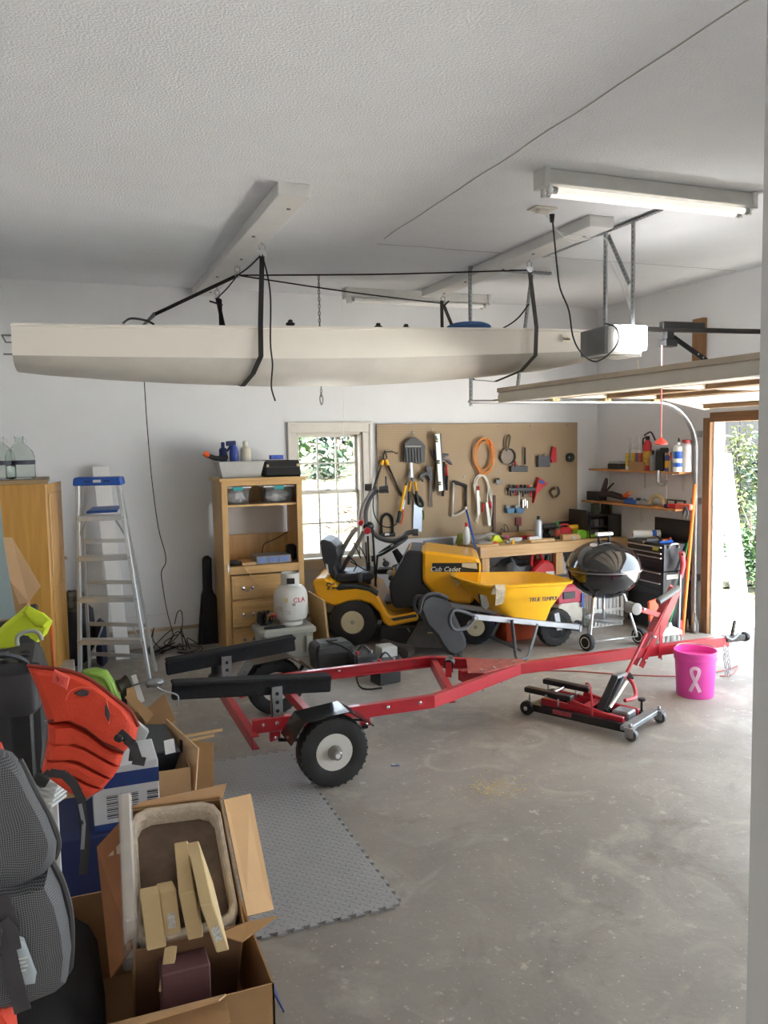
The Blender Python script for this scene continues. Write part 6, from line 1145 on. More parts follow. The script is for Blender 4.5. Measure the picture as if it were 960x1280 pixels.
br = thing('broom', 'white headed broom with a green shaft standing before the tool chest', 'broom', (5.2, 6.1, 0)); a = AY(848, 735, 6.15); b = AY(837, 778, 6.1); m = MB(); m.tube([a, b], .011, 8); m.build('shaft', mat('broom_green', '#2f9a63', .45), br); q = b - Z * .05; m = MB(); m.tube([b, q], [.016, .03], 10); m.build('socket', WHITEP, br)
m = MB(); m.loft([[V((q.x + a_ * w_, q.y + d_ * .035, z)) for a_, d_ in ((-1, -1), (1, -1), (1, 1), (-1, 1))] for w_, z in ((.13, .06), (.12, .10), (.03, .14))], sm=False); m.build('head', WHITEP, br, .008); m = MB()
for k in range(90): xx = q.x - .125 + .25 * random.random(); yy = q.y - .03 + .06 * random.random(); m.bar((xx, yy, .065), (xx + (xx - q.x) * .15, yy, .0), .004, .004)
tag(m.build('bristles', mat('bristle', '#c9c6c0', .8), br), kind='stuff')
q = AY(814, 785, 6.2); oc = thing('orange_reel', 'orange cone shaped plastic guard behind the winch stand', 'guard', (5.2, 6.3, 0)); c_ = [AY(a, b, 6.3) for a, b in ((811, 752), (823, 748), (826, 778), (812, 778))]; m = MB(); m.prism(c_, (.0, .03, 0)); m.build('guard', mat('guard_orange', '#d9552b', .5), oc, .01); m = MB(); m.bx((c_[3].x, 6.305, 0), (c_[2].x, 6.325, c_[3].z + .01)); m.build('stand', BLACK, oc)
rnd = random.Random(33)
for k in range(9):
    xx, yy = 5.58 + .10 * rnd.random(), 6.20 + .10 * rnd.random(); m = MB(); m.lathe([(.012, 0), (.014, .02 + .05 * rnd.random()), (.006, .09 + .05 * rnd.random())], (xx, yy, .0 + .03 * (k % 3)), Z, 8); single('spray_nozzle', m, [GREY, TAN, DSTEEL, mat('nozzle_brown', '#6f5646', .6)][k % 4], 'small %s fitting in the heap at the foot of the door track' % ['grey', 'tan', 'steel', 'brown'][k % 4], 'fitting', 'fittings heaped by the door track')
# ------------------------------------------------------------------ red boat trailer
tr_ = thing('boat_trailer', 'red steel boat trailer with black carpeted bunks across the garage floor', 'trailer', (2.4, 4.9, 0)); CARPET = mat('bunk_carpet', '#1b1b1d', .95, 0, .25, 60, .5, 200); FZ0, FZ1 = .268, .345; ZR = .307
def chan(pts, side, nm='frame_rail', h=.077, mm=RED):   # channel iron along a bent line: web plus two flanges turned to one side
    P = [V(p) for p in pts]; m = MB()
    for a, b in zip(P, P[1:]):
        d, s_, u = frame(b - a); b2 = b + d * .002; n_ = s_ * side
        m.bar(a, b2, .006, h); m.bar(a + n_ * .02 + u * (h / 2 - .003), b2 + n_ * .02 + u * (h / 2 - .003), .04, .006); m.bar(a + n_ * .02 - u * (h / 2 - .003), b2 + n_ * .02 - u * (h / 2 - .003), .04, .006)
    return m.build(nm, mm, tr_, .001)
NY, FY, TY = 4.50, 5.38, 4.95
near = chan([(.92, NY, ZR), (2.05, NY, ZR), (2.9, TY - .04, ZR)], -1); far = chan([(.90, FY, ZR), (2.42, FY, ZR), (2.9, TY + .05, ZR)], 1)
chan([(.90, 4.42, .245), (.90, 5.46, .245)], 1, 'rear_crossmember'); chan([(2.20, 4.60, ZR - .02), (2.42, 5.36, ZR - .02)], 1, 'middle_crossmember'); chan([(1.315, 4.38, .23), (1.315, 5.5, .23)], 1, 'axle_beam', .06)
m = MB(); m.bar((2.45, TY, ZR - .004), (4.78, TY, ZR - .004), .06, .075); m.build('tongue', RED, tr_, .003)
m = MB(); m.prism([(2.45, TY - .12, ZR + .042), (2.55, TY - .16, ZR + .042), (2.95, TY - .04, ZR + .042), (2.95, TY + .04, ZR + .042), (2.6, TY + .2, ZR + .042)], (0, 0, .006)); m.build('gusset_plate', mat('worn_red', '#a8564e', .5, .2, .3, 20), tr_)
def bolt(p, ax=(0, -1, 0), r=.011):
    m = MB(); p = V(p); m.lathe([(r, 0), (r, .009), (r * .6, .012), (.001, .012)], p, ax, 6); m.build('bolt', CHROME, tr_)
for x_ in (.98, 1.06, 1.74, 1.95): bolt((x_, NY - .003, ZR + .01))
for x_ in (1.02, 1.72, 2.3): bolt((x_, FY - .003, ZR + .01))
for p in ((2.55, TY - .12, ZR + .048), (2.66, TY - .1, ZR + .048), (2.86, TY - .02, ZR + .048), (2.76, TY + .05, ZR + .048)): bolt(p, Z)
for p in ((2.50, 4.72, ZR - .04), (2.7, 4.82, ZR - .04)): bolt(p, (0, 0, -1), .008)
for s_, y0 in ((0, NY), (1, FY)):
    for x_ in (1.05, 1.60):
        m = MB(); m.prism([(x_ - .03, y0, ZR - .045), (x_ + .03, y0, ZR - .045), (x_ + .03, y0, ZR - .09), (x_ - .03, y0, ZR - .10)], (0, .03, 0)); m.build('spring_hanger', RED, tr_, .003); bolt((x_, y0 - .001, ZR - .075))
    yl = y0 - .06 if s_ == 0 else y0 + .06
    m = MB(); m.tube(smooth_path([(1.06, yl + .03, ZR - .08), (1.315, yl + .03, ZR - .11), (1.6, yl + .03, ZR - .08)], 5), .012, 6); m.build('leaf_spring', BLACKM, tr_)
# amber side lamp
q = AY(570, 862, 4.71); dd = V((.85, .41, 0)).normalized(); m = MB(); c_ = V((2.45, 4.695, ZR)); c_ = AY(569.5, 862, 4.70); nrm = V((dd.y, -dd.x, 0)); m.bar(c_ - dd * .055 + nrm * .012, c_ + dd * .055 + nrm * .012, .022, .05); m.build('marker_lamp', mat('amber', '#e8951e', .3), tr_, .012, )
# bunks
def bunk(p, q, post, sgn):
    p, q = V(p), V(q); m = MB(); m.bar(p, q, .045, .085); b_ = m.build('bunk_board', CARPET, tr_, .008); m = MB(); m.bar(p + Z * .05, q + Z * .05, .10, .022); m.build('bunk_pad', CARPET, b_, .008)
    x_, y_ = post; m = MB(); m.bx((x_ - .032, y_ - .003, .25), (x_ + .032, y_ + .003, .52)); m.bx((x_ - .032, y_ - .003, .25), (x_ - .027, y_ + .03, .52)); br_ = m.build('bunk_bracket', STEEL, tr_)
    for z_ in (.38, .43, .48): m = MB(); m.cyl((x_, y_ - .006, z_), (x_, y_ - .003, z_), .011, 10); m.build('bracket_hole', BLACK, br_)
bunk((.49, 4.55, .555), (1.40, 4.55, .485), (1.07, 4.515), 1); bunk((.545, 5.35, .475), (1.40, 5.35, .545), (.93, 5.315), 1)
# wheels, hubs, fenders
def axle_end(yc, out):
    c_ = V((1.315, yc, .2)); m = MB(); Rr, w = .2, .115; ax = V((0, -out, 0)) * -1
    ax = V((0, out, 0)) * -1   # rim profile is written with its show face on the minus side
    wheel(c_, (0, 1, 0) if out < 0 else (0, -1, 0), Rr, w, .105, tr_, mat('trailer_rim', '#d9d7d0', .35, .1, .05, 8), CHROME, 30)
    m = MB(); m.lathe([(.042, 0), (.04, .04), (.03, .055), (.027, .085), (.02, .09), (.001, .09)], c_ + V((0, out * .02, 0)), (0, out, 0), 18); m.build('dust_cap', mat('cap_steel', '#9b9692', .3, .8), tr_)
    m = MB(); m.cyl(c_ + V((0, out * .11, 0)), c_ + V((0, out * .112, 0)), .014, 10); m.build('cap_plug', PAPER, tr_)
    for k in range(4): a = k * PI / 2 + .6; p = c_ + V((.062 * math.cos(a), out * .02, .062 * math.sin(a))); m = MB(); m.cyl(p, p + V((0, out * .018, 0)), .009, 6); m.build('wheel_nut', CHROME, tr_)
    y0, y1 = (yc - .07, yc + .14) if out < 0 else (yc + .07, yc - .14)
    prof = [(1.06, .285), (1.14, .40), (1.40, .425), (1.545, .325)]; m = MB()
    pin = [(1.068, .281), (1.146, .394), (1.397, .419), (1.539, .321)]
    pts = [V((x_, y0, z_)) for x_, z_ in prof] + [V((x_, y0, z_)) for x_, z_ in reversed(pin)]; m.prism(pts, (0, y1 - y0, 0)); f_ = m.build('fender', mat('fender_black', '#1d1d1f', .25, .2, .05, 8, coat=.4), tr_)
    for (a, b) in (((1.10, .33), (1.10, .25)), ((1.52, .33), (1.40, .29))): m = MB(); m.bar((a[0], (y0 + y1) / 2, a[1]), (b[0], (NY if out < 0 else FY), b[1]), .02, .012); m.build('fender_strut', BLACKM, f_)
axle_end(4.27, -1); axle_end(5.61, 1)
# keel roller, winch stand, coupler
m = MB(); m.lathe([(.015, -.05), (.035, -.05), (.026, 0), (.035, .05), (.015, .05)], (2.36, 4.93, ZR + .10), (.6, 1, 0), 18); m.build('keel_roller', BLACK, tr_)
for s_ in (-1, 1): m = MB(); c_ = V((2.36, 4.93, ZR + .08)) + V((.6, 1, 0)).normalized() * .058 * s_; m.bar(c_ - Z * .06, c_ + Z * .04, .006, .04, V((1, -.6, 0))); m.build('roller_bracket', RED, tr_)
WPA, WPB = V((3.93, TY, .20)), V((4.275, TY, .775)); dw = (WPB - WPA).normalized()
for s_ in (-1, 1): m = MB(); o = V((0, s_ * .037, 0)); m.bar(WPA + o, WPB + o, .006, .045, V((dw.z, 0, -dw.x))); m.build('winch_post', RED, tr_)
m = MB(); c0 = WPA + dw * .30; m.prism([c0 + V((-.05, -.036, 0)), c0 + V((.05, -.036, -.03)), WPB + V((.03, -.036, -.02)), WPB + V((-.03, -.036, .0))], (0, .072, 0)); m.build('post_plate', RED, tr_, .004)
m = MB(); a = WPA + dw * .36; 
for s_ in (-1, 1): m.bar(a + V((0, s_ * .04, 0)), V((4.10, TY + s_ * .04, .25)), .006, .03, X)
m.build('post_brace', RED, tr_)
for p in ((4.10, TY - .05, .25), (3.96, TY - .05, .25), (4.04, TY - .05, .42)): bolt(p)
m = MB(); a = WPA + dw * .42; b = V((3.93, TY, .635)); m.bar(a, b, .05, .04); m.build('bow_stop_arm', RED, tr_, .003); m = MB(); m.lathe([(.02, -.055), (.045, -.05), (.038, 0), (.045, .05), (.02, .055)], b + V((-.05, 0, .01)), Y, 18); m.build('bow_roller', GREY, tr_); bolt(b + V((.03, -.03, 0)))
m = MB(); a = AY(823, 752, TY - .06); b = AY(848, 735, TY - .06); m.cyl(a, b, .026, 12); m.build('winch_drum', mat('drum_grey', '#7f8386', .4, .3), tr_); m = MB(); m.cyl(a - (b - a).normalized() * .006, a, .022, 12); m.build('drum_end', BLACK, tr_)
m = MB(); m.bar((4.74, TY, ZR + .012), (4.98, TY, ZR + .012), .075, .05); m.build('coupler', BLACKM, tr_, .012); m = MB(); m.ball((4.96, TY, ZR + .012), (.05, .05, .04), 12, 8); m.build('coupler_socket', BLACKM, tr_); m = MB(); m.bar((4.83, TY, ZR + .03), (4.86, TY, ZR + .15), .02, .02, X); m.build('coupler_latch', BLACKM, tr_)
for k, (x_, zb) in enumerate(((4.74, .03), (4.83, .012))):
    zz = ZR - .03; j = 0
    while zz > zb + .02:
        m = MB(); c_ = V((x_ + .012 * math.sin(zz * 20), TY - .03 + .06 * k, zz - .018)); o2 = V((0, .010, 0)) if j % 2 else V((.010, 0, 0)); m.tube([c_ + o2 + V((0, 0, .012)), c_ + V((0, 0, .022)), c_ - o2 + V((0, 0, .012)), c_ - o2 - V((0, 0, .012)), c_ - V((0, 0, .022)), c_ + o2 - V((0, 0, .012))], .004, 5, True); m.build('chain_link', STEEL, tr_); zz -= .034; j += 1
m = MB(); m.tube(smooth_path([(4.72, TY - .05, ZR + .045), (4.78, TY - .06, ZR + .02), (4.86, TY - .05, ZR + .06), (4.9, TY - .02, ZR + .05)], 5), .010, 6); m.build('chain_wrap', DSTEEL, tr_)
# ------------------------------------------------------------------ motorcycle lift jack
JM = Matrix.Translation((2.90, 4.86, 0)) @ Matrix.Rotation(math.atan2(-.887, .46), 4, 'Z')   # x runs toward the viewer's right, y across
jk = thing('lift_jack', 'black and red low motorcycle lift jack on casters in the middle of the floor', 'jack', JM @ V((.38, .18, 0))); JB = mat('jack_black', '#222124', .4, .3, .12, 10)
def jb(nm, mm, f, bev=.0): m = MB(JM); f(m); return m.build(nm, mm, jk, bev)
for y_ in (.03, .33): jb('base_rail', JB, lambda m: m.bar((0, y_, .055), (.74, y_, .055), .045, .05), .004)
jb('cross_member', JB, lambda m: m.bar((.06, .03, .055), (.06, .33, .055), .05, .045), .004); jb('cross_member', DSTEEL, lambda m: m.bar((.76, -.04, .075), (.76, .42, .075), .07, .03), .004)
for y_ in (.07, .29):
    jb('lift_arm', RED, lambda m: m.bar((.10, y_, .10), (.70, y_, .085), .03, .045), .004); jb('lift_arm', RED, lambda m: m.bar((.30, y_, .135), (.66, y_, .075), .02, .04), .004)
for y_ in (.055, .305):
    jb('saddle_pad', BLACK, lambda m: m.bar((-.02, y_, .165), (.34, y_, .165), .06, .035), .006)
    for x_ in (.03, .25): jb('pad_bolt', STEEL, lambda m: m.cyl((x_, y_ - .032, .10), (x_, y_ - .032, .15), .007, 8))
jb('cross_rod', CHROME, lambda m: m.cyl((.16, .02, .155), (.16, .34, .155), .012, 10)); jb('cross_plate', RED, lambda m: m.bar((.42, .06, .115), (.42, .30, .115), .06, .012), .002); jb('name_plate', mat('plate_red', '#a8454a', .5, 0, .25, 60), lambda m: m.bar((.22, .004, .065), (.36, .004, .065), .004, .03))
for y_ in (.005, .355): jb('front_wheel', BLACK, lambda m: m.lathe([(.01, -.02), (.045, -.02), (.05, -.012), (.05, .012), (.045, .02), (.01, .02)], (.02, y_, .05), Y, 18)); jb('wheel_bolt', CHROME, lambda m: m.cyl((.02, y_ - .025 if y_ < .2 else y_ + .02, .05), (.02, y_ - .02 if y_ < .2 else y_ + .025, .05), .016, 8))
for y_ in (-.03, .41): jb('caster_fork', STEEL, lambda m: (m.bx((.765, y_ - .028, .028), (.82, y_ - .022, .085)), m.bx((.765, y_ + .022, .028), (.82, y_ + .028, .085)), m.bx((.755, y_ - .028, .08), (.82, y_ + .028, .088)))); jb('caster_wheel', mat('caster_grey', '#5c5a58', .5), lambda m: m.lathe([(.008, -.016), (.038, -.016), (.04, 0), (.038, .016), (.008, .016)], (.80, y_, .04), Y, 18)); jb('caster_bolt', STEEL, lambda m: m.cyl((.79, y_, .088), (.79, y_, .115), .012, 8))
jb('lock_knob', BLACK, lambda m: (m.cyl((.70, .34, .08), (.70, .34, .15), .008, 8), m.cyl((.70, .34, .15), (.70, .34, .165), .025, 10)))
YA, YB = AY(751, 890, 4.52), AY(772, 844, 4.62); YA.z = max(YA.z, .06)
for o_ in (V((-.035, -.02, 0)), V((.05, .02, -.02))): m = MB(); m.bar(YA + o_, YB + o_, .012, .05, V((1, 0, .6))); m.build('cylinder_yoke', JB, jk, .003)
m = MB(); m.cyl(YA + V((.03, 0, 0)), YB + V((.03, 0, -.02)), .03, 14); m.build('cylinder', JB, jk); m = MB(); m.cyl(AY(762, 885, 4.46), AY(783, 852, 4.54), .014, 10); m.build('piston', CHROME, jk); m = MB(); m.bar(YB + V((-.04, -.02, .0)), YB + V((.07, .02, .0)), .05, .02); m.build('yoke_cap', DSTEEL, jk)
jb('hose_arch', RED, lambda m: m.tube(smooth_path([(.50, .03, .08), (.49, .03, .23), (.44, .1, .27), (.40, .13, .26)], 5), .007, 7)); jb('foot_pedal', RED, lambda m: m.tube(smooth_path([(.60, .30, .14), (.62, .42, .14), (.55, .55, .17), (.48, .62, .20)], 5), .014, 8)); jb('pedal_pad', BLACK, lambda m: m.bar((.50, .60, .205), (.44, .68, .215), .05, .014), .004); jb('pump_block', DSTEEL, lambda m: m.box((.64, .2, .085), (.12, .12, .06)), .01)
a = AY(781, 846, 4.66); b = AY(808, 792, 4.72); jh = MB(); jh.tube([a - (b - a) * .25, a, b], .0125, 8); jh.build('handle_socket', RED, jk)
# ------------------------------------------------------------------ pink bucket
bx_, by_ = 4.275, 4.73; pk = thing('pink_bucket', 'bright pink plastic bucket with a white ribbon emblem under the trailer tongue', 'bucket', (bx_, by_, 0)); PINK = mat('bucket_pink', '#e84fae', .42, 0, .03, 5)
m = MB(); m.lathe([(.001, 0), (.128, 0), (.132, .006), (.144, .27), (.149, .27), (.150, .315), (.154, .318), (.154, .338), (.145, .338), (.127, .012), (.001, .012)], (bx_, by_, 0), Z, 40); m.build('pail', PINK, pk)
m = MB(); m.lathe([(.148, .28), (.153, .28), (.153, .288), (.148, .288)], (bx_, by_, 0), Z, 40); m.build('rim_rib', PINK, pk)
vb = (V((0, 0, 0)) - V((bx_, by_, 0))).normalized(); sb = Z.cross(vb)
def onbk(u, z): a = u / .14; d = Matrix.Rotation(a, 3, 'Z') @ vb; return V((bx_, by_, z)) + d * (.1315 + .0145 * z / .3 + .0012)
rib = [(-.035, .06), (-.012, .11), (.012, .16), (.026, .20), (.022, .225), (0.0, .235), (-.022, .225), (-.026, .20), (-.012, .16), (.012, .11), (.035, .06)]
m = MB(); P = smooth_path([onbk(u, z) for u, z in rib], 4)
for i in range(len(P) - 1):
    d = (P[i + 1] - P[i]); n_ = (P[i] - V((bx_, by_, P[i].z))).normalized(); m.bar(P[i] - d * .2, P[i + 1] + d * .2, .024, .0022, n_)
m.build('ribbon_emblem', mat('ribbon_white', '#f0c9de', .5), pk)
m = MB(); m.tube(smooth_path([V((bx_, by_, .305)) + sb * .156, V((bx_, by_, .27)) + sb * .13 - vb * .10 + Z * .075, V((bx_, by_, .345)) - vb * .155, V((bx_, by_, .345)) - sb * .12 - vb * .11, V((bx_, by_, .305)) - sb * .156], 5), .003, 6); m.build('bail', STEEL, pk)
# cord on the floor
rd = MB(); rd.tube(smooth_path([FZ(668, 838, .006), FZ(720, 839, .006), FZ(780, 843, .006), FZ(850, 845, .006), FZ(905, 838, .006), FZ(922, 832, .006), FZ(915, 843, .006), FZ(900, 845, .006)], 6), .005, 6); single('red_cord', rd, mat('cord_red', '#b5605c', .6), 'thin red cord lying along the floor behind the jack and bucket', 'cord')
# ------------------------------------------------------------------ things on the floor behind the trailer
kb = thing('black_tool_case', 'black moulded plastic case with a recessed lid on the floor behind the trailer', 'case', (2.02, 6.55, 0)); m = MB(); m.loft([[V((2.03 + a * .17 * k, 6.55 + d * .13 * k, z)) for a, d in ((-1, -1), (1, -1), (1, 1), (-1, 1))] for k, z in ((.9, 0), (1, .16), (.95, .21), (.8, .24))], sm=False); m.build('shell', DGREY, kb, .02); m = MB(); m.box((2.03, 6.53, .245), (.1, .03, .012)); m.build('lid_grip', BLACK, kb, .004)
def battery(c, label, grp=None):
    x, y, z = c; t = thing('car_battery', label, 'battery', c); m = MB(); m.box((x, y, .08), (.2, .15, .16), .2); m.build('case', BLACK, t, .008); m = MB(); m.box((x, y, .165), (.19, .14, .02), .2); m.build('cover', DGREY, t, .006)
    for s_ in (-1, 1): m = MB(); m.cyl((x + s_ * .06, y - .03, .172), (x + s_ * .06, y - .03, .2), .014, 10); m.build('terminal', REDP if s_ < 0 else STEEL, t)
    m = MB(); m.tube(smooth_path([(x - .06, y, .18), (x, y, .24), (x + .06, y, .18)], 4), .008, 6); m.build('strap', BLACK, t); return t
battery((2.22, 6.28, 0), 'black car battery with a red terminal on the floor behind the far rail'); battery((2.30, 5.98, 0), 'second black battery on the floor nearer the trailer rail')
m = MB(); m.bx((2.38, 6.26, 0), (2.52, 6.42, .2)); gbx = thing('charger_box', 'grey and black charger box standing beside the batteries', 'box', (2.45, 6.34, 0)); m.build('case', LGREY, gbx, .006); m = MB(); m.bx((2.382, 6.255, .03), (2.518, 6.26, .12)); m.build('front_panel', BLACK, gbx)
m = MB(); m.tube(smooth_path([(1.99, 6.5, .25), (2.1, 6.2, .2), (2.05, 5.9, .02), (2.2, 5.8, .015)], 6), .007, 6); single('charger_lead', m, ROPE, 'black lead running from the case down to the batteries', 'cord')
for px, r_, h_, lab in ((304, .07, .14, 'small black round tin on the floor behind the far bunk'), ):
    q = FZ(px - 32, 848); m = MB(); m.lathe([(.06, 0), (.075, .01), (.075, .03), (.05, .05), (.05, .13), (.001, .13)], (q.x, q.y, 0), Z, 18); single('rubber_foot', m, BLACK, lab, 'tin')
hs_ = MB(); hs_.tube(smooth_path([ml(.30, -.15, .06), ml(.42, -.25, .05), ml(.55, -.35, .05), ml(.5, -.45, .05)], 5), .05, 9); single('flex_hose', hs_, mat('hose_grey', '#4d4946', .7, 0, .2, 20), 'thick grey hose lying on the floor before the mower deck', 'hose')
# ------------------------------------------------------------------ helpers for soft things
def pillow(pts, depth, name, m_, parent, steps=((1, 0), (.985, .35), (.93, .75), (.8, .95), (.45, 1.0)), back=True):
    P = [V(p) for p in pts]; c = sum(P, V((0, 0, 0))) / len(P); d = V(depth); b = MB(); rings = []
    for k, h in steps: rings.append([c + (p - c) * k + d * h for p in P])
    if back: rings = [[c + (p - c) * .9 - d * .25 for p in P]] + rings
    b.loft(rings); return b.build(name, m_, parent)
def blob(t, name, c, r, seed, m_, amp=.2): return lump(c, r, seed, amp).build(name, m_, t)
def open_carton(t, x0, x1, y0, y1, z0, h, m_=None, flaps=(), th=.006, fl=.16):
    m_ = m_ or CARD
    b = MB(); b.bx((x0, y0, z0), (x1, y1, z0 + th)); b.build('bottom', CARDIN, t)
    for a, e in (((x0, y0, z0), (x1, y0 + th, z0 + h)), ((x0, y1 - th, z0), (x1, y1, z0 + h)), ((x0, y0, z0), (x0 + th, y1, z0 + h)), ((x1 - th, y0, z0), (x1, y1, z0 + h))): b = MB(); b.bx(a, e); b.build('wall', m_, t)
    zt = z0 + h
    for side, ang in flaps:
        c, s = math.cos(ang) * fl, math.sin(ang) * fl
        if side == 'f': q = [(x0, y0, zt), (x1, y0, zt), (x1, y0 - c, zt + s), (x0, y0 - c, zt + s)]
        if side == 'b': q = [(x0, y1, zt), (x1, y1, zt), (x1, y1 + c, zt + s), (x0, y1 + c, zt + s)]
        if side == 'l': q = [(x0, y0, zt), (x0, y1, zt), (x0 - c, y1, zt + s), (x0 - c, y0, zt + s)]
        if side == 'r': q = [(x1, y0, zt), (x1, y1, zt), (x1 + c, y1, zt + s), (x1 + c, y0, zt + s)]
        q = [V(p) for p in q]; n_ = (q[1] - q[0]).cross(q[2] - q[1]).normalized() * .004; b = MB(); b.prism(q, n_); b.build('flap', CARDIN, t)
# ------------------------------------------------------------------ foam floor tiles with diamond plate relief and toothed edges
MATF = mat('foam_mat', '#9a9a9a', .65, 0, .06, 2)
def foam_nodes():
    N, L, b = nodes_of(MATF); tc = N.new('ShaderNodeTexCoord'); sp = N.new('ShaderNodeSeparateXYZ'); L.new(tc.outputs['Object'], sp.inputs[0])
    def mth(op, *a):
        m = N.new('ShaderNodeMath'); m.operation = op
        for i, q in enumerate(a):
            if isinstance(q, (int, float)): m.inputs[i].default_value = q
            else: L.new(q, m.inputs[i])
        return m.outputs[0]
    s = 1 / .032
    u = mth('MULTIPLY', mth('ADD', sp.outputs['X'], sp.outputs['Y']), s * .7071); v = mth('MULTIPLY', mth('SUBTRACT', sp.outputs['Y'], sp.outputs['X']), s * .7071)
    fu = mth('SUBTRACT', mth('FRACT', u), .5); fv = mth('SUBTRACT', mth('FRACT', v), .5)
    par = mth('FLOORED_MODULO', mth('ADD', mth('FLOOR', u), mth('FLOOR', v)), 2)
    def ell(a, c): return mth('ADD', mth('POWER', mth('DIVIDE', a, .46), 2), mth('POWER', mth('DIVIDE', c, .16), 2))
    e = N.new('ShaderNodeMix'); L.new(par, e.inputs[0]); L.new(ell(fu, fv), e.inputs[2]); L.new(ell(fv, fu), e.inputs[3])
    h = mth('MAXIMUM', mth('SUBTRACT', 1, e.outputs[0]), 0); h = mth('POWER', h, .5)
    bp = N.new('ShaderNodeBump'); bp.inputs['Strength'].default_value = 1.0; bp.inputs['Distance'].default_value = .004; L.new(h, bp.inputs['Height']); L.new(bp.outputs[0], b.inputs['Normal'])
    b.inputs['Roughness'].default_value = .5
foam_nodes()
fm = thing('foam_floor_mat', 'grey interlocking foam floor mat with raised diamond pattern beside the trailer wheel', 'floor mat', (.6, 3.9, 0))
TS = .61
def tile(cx, cy, sides):
    n = 9; w = TS / (2 * n + 1); dep = .016; out = []
    cs = [(-1, -1), (1, -1), (1, 1), (-1, 1)]
    for k, nm in enumerate(('f', 'r', 'b', 'l')):
        a = V((cx + cs[k][0] * TS / 2, cy + cs[k][1] * TS / 2, 0)); e = cs[(k + 1) % 4]; b_ = V((cx + e[0] * TS / 2, cy + e[1] * TS / 2, 0)); d = (b_ - a).normalized(); o = V((d.y, -d.x, 0))
        out.append(a)
        if nm in sides:
            for j in range(n):
                s0 = (2 * j + 1) * w; g = .12 * w
                out += [a + d * (s0 + g), a + d * (s0 - g) + o * dep, a + d * (s0 + w + g) + o * dep, a + d * (s0 + w - g)]
    m = MB(); m.prism(out, (0, 0, .012)); m.build('foam_tile', MATF, fm)
for i in range(2):
    for j in range(3): tile(-.02 + TS * i + .305, 3.0 + TS * j + .305, [s for s, ok in (('f', j == 0), ('r', i == 1), ('b', j == 2)) if ok])
# ------------------------------------------------------------------ debris on the floor
rnd = random.Random(12)
m = MB()
for k in range(260):
    a = rnd.gauss(0, 1); px, py = 620 + rnd.gauss(0, 22), 985 + rnd.gauss(0, 8); q = FZ(px, py, .001); r_ = rnd.uniform(.002, .008); an = rnd.uniform(0, 6.28)
    m.box((q.x, q.y, .0015), (r_ * 2, r_ * .8, .002), an)
single('wood_shavings', m, mat('shavings', '#cdb78c', .9), 'scatter of pale wood shavings on the bare concrete', 'shavings', kind='stuff')
m = MB()
for k in range(240):
    px, py = rnd.uniform(240, 900), rnd.uniform(860, 1230); q = FZ(px, py, .001)
    if -.05 < q.x < 1.25 and 2.95 < q.y < 4.9: continue
    r_ = rnd.uniform(.0015, .005); m.box((q.x, q.y, .0015), (r_ * 2, r_, .002), rnd.uniform(0, 6))
single('floor_crumbs', m, mat('crumbs', '#c9c2b4', .9), 'fine pale crumbs scattered over the concrete floor', 'crumbs', kind='stuff')
q = FZ(494, 957, 0); m = MB(); m.box((q.x, q.y, .004), (.05, .018, .008), -.4); sw_ = thing('sweet_wrapper', 'small blue and white wrapper on the concrete floor right of the wheel', 'wrapper', (q.x, q.y, 0)); m.build('wrapper', mat('wrap_blue', '#7f86ab', .5), sw_); m = MB(); m.box((q.x - .01, q.y + .002, .0085), (.02, .012, .002), -.4); m.build('white_patch', PAPER, sw_)
# ------------------------------------------------------------------ far left: wooden cabinet with jugs
CX1 = -.142; CZT = 1.67
cbn = thing('wooden_cabinet', 'tall honey brown wooden cabinet at the far left with a door ajar', 'cabinet', (-.6, 6.95, 0)); HON = wood('honey_wood', '#b9863c', '#cd9a4c', .4, 'z', coat=.2)
m = MB(); m.bx((-1.1, 6.62, 0), (CX1, 7.3, CZT - .03)); m.build('body', HON, cbn, .003); m = MB(); m.bx((-1.12, 6.60, CZT - .03), (CX1 + .02, 7.32, CZT)); m.build('top', mat('cab_top', '#a58a63', .5), cbn, .003)
dq = [V((CX1 + .005, 6.63, 0)), V((CX1 + .005, 6.63, 0)) + V((.10, .64, 0))]; d = (dq[1] - dq[0]).normalized(); n_ = V((d.y, -d.x, 0))
m = MB(); m.prism([dq[0] + Z * .1, dq[1] + Z * .1, dq[1] + Z * (CZT - .04), dq[0] + Z * (CZT - .04)], -n_ * .02); dd_ = m.build('door', HON, cbn, .003)
for za, zb in ((.16, .82), (.92, CZT - .11)): m = MB(); a, b_ = dq[0] + d * .09, dq[0] + d * .55; m.prism([a + Z * za, b_ + Z * za, b_ + Z * zb, a + Z * zb], n_ * .007); m.build('door_panel', HON, dd_, .005)
m = MB(); m.ball(dq[0] + d * .6 + n_ * .018 + Z * 1.0, .015, 10, 7); m.build('knob', CHROME, dd_)
for k, (px, lab) in enumerate(((2, 'clear glass jug cut by the left edge on top of the cabinet'), (26.5, 'clear glass jug with a dark band on top of the cabinet'))):
    q = AY(px, 600, 6.78 + .02 * k); t = thing('glass_jug', lab, 'jug', (q.x, q.y, CZT), 0, 'glass jugs on the cabinet')
    m = MB(); m.lathe([(.001, .002), (.095, .004), (.105, .02), (.105, .17), (.09, .215), (.045, .26), (.03, .275), (.03, .31), (.036, .312), (.036, .325), (.026, .325), (.026, .275), (.04, .255), (.085, .21), (.1, .168), (.1, .022), (.09, .010), (.001, .008)], (q.x, q.y, CZT), Z, 26, False); m.build('jug', JAR, t)
    m = MB(); m.lathe([(.106, .115), (.106, .145)], (q.x, q.y, CZT), Z, 26, False); m.build('dark_band', mat('band_blue', '#2f3342', .6), t); m = MB(); m.torus((q.x + .035, q.y - .02, CZT + .29), .018, .005, Y, 12, 6); m.build('finger_ring', JAR, t)
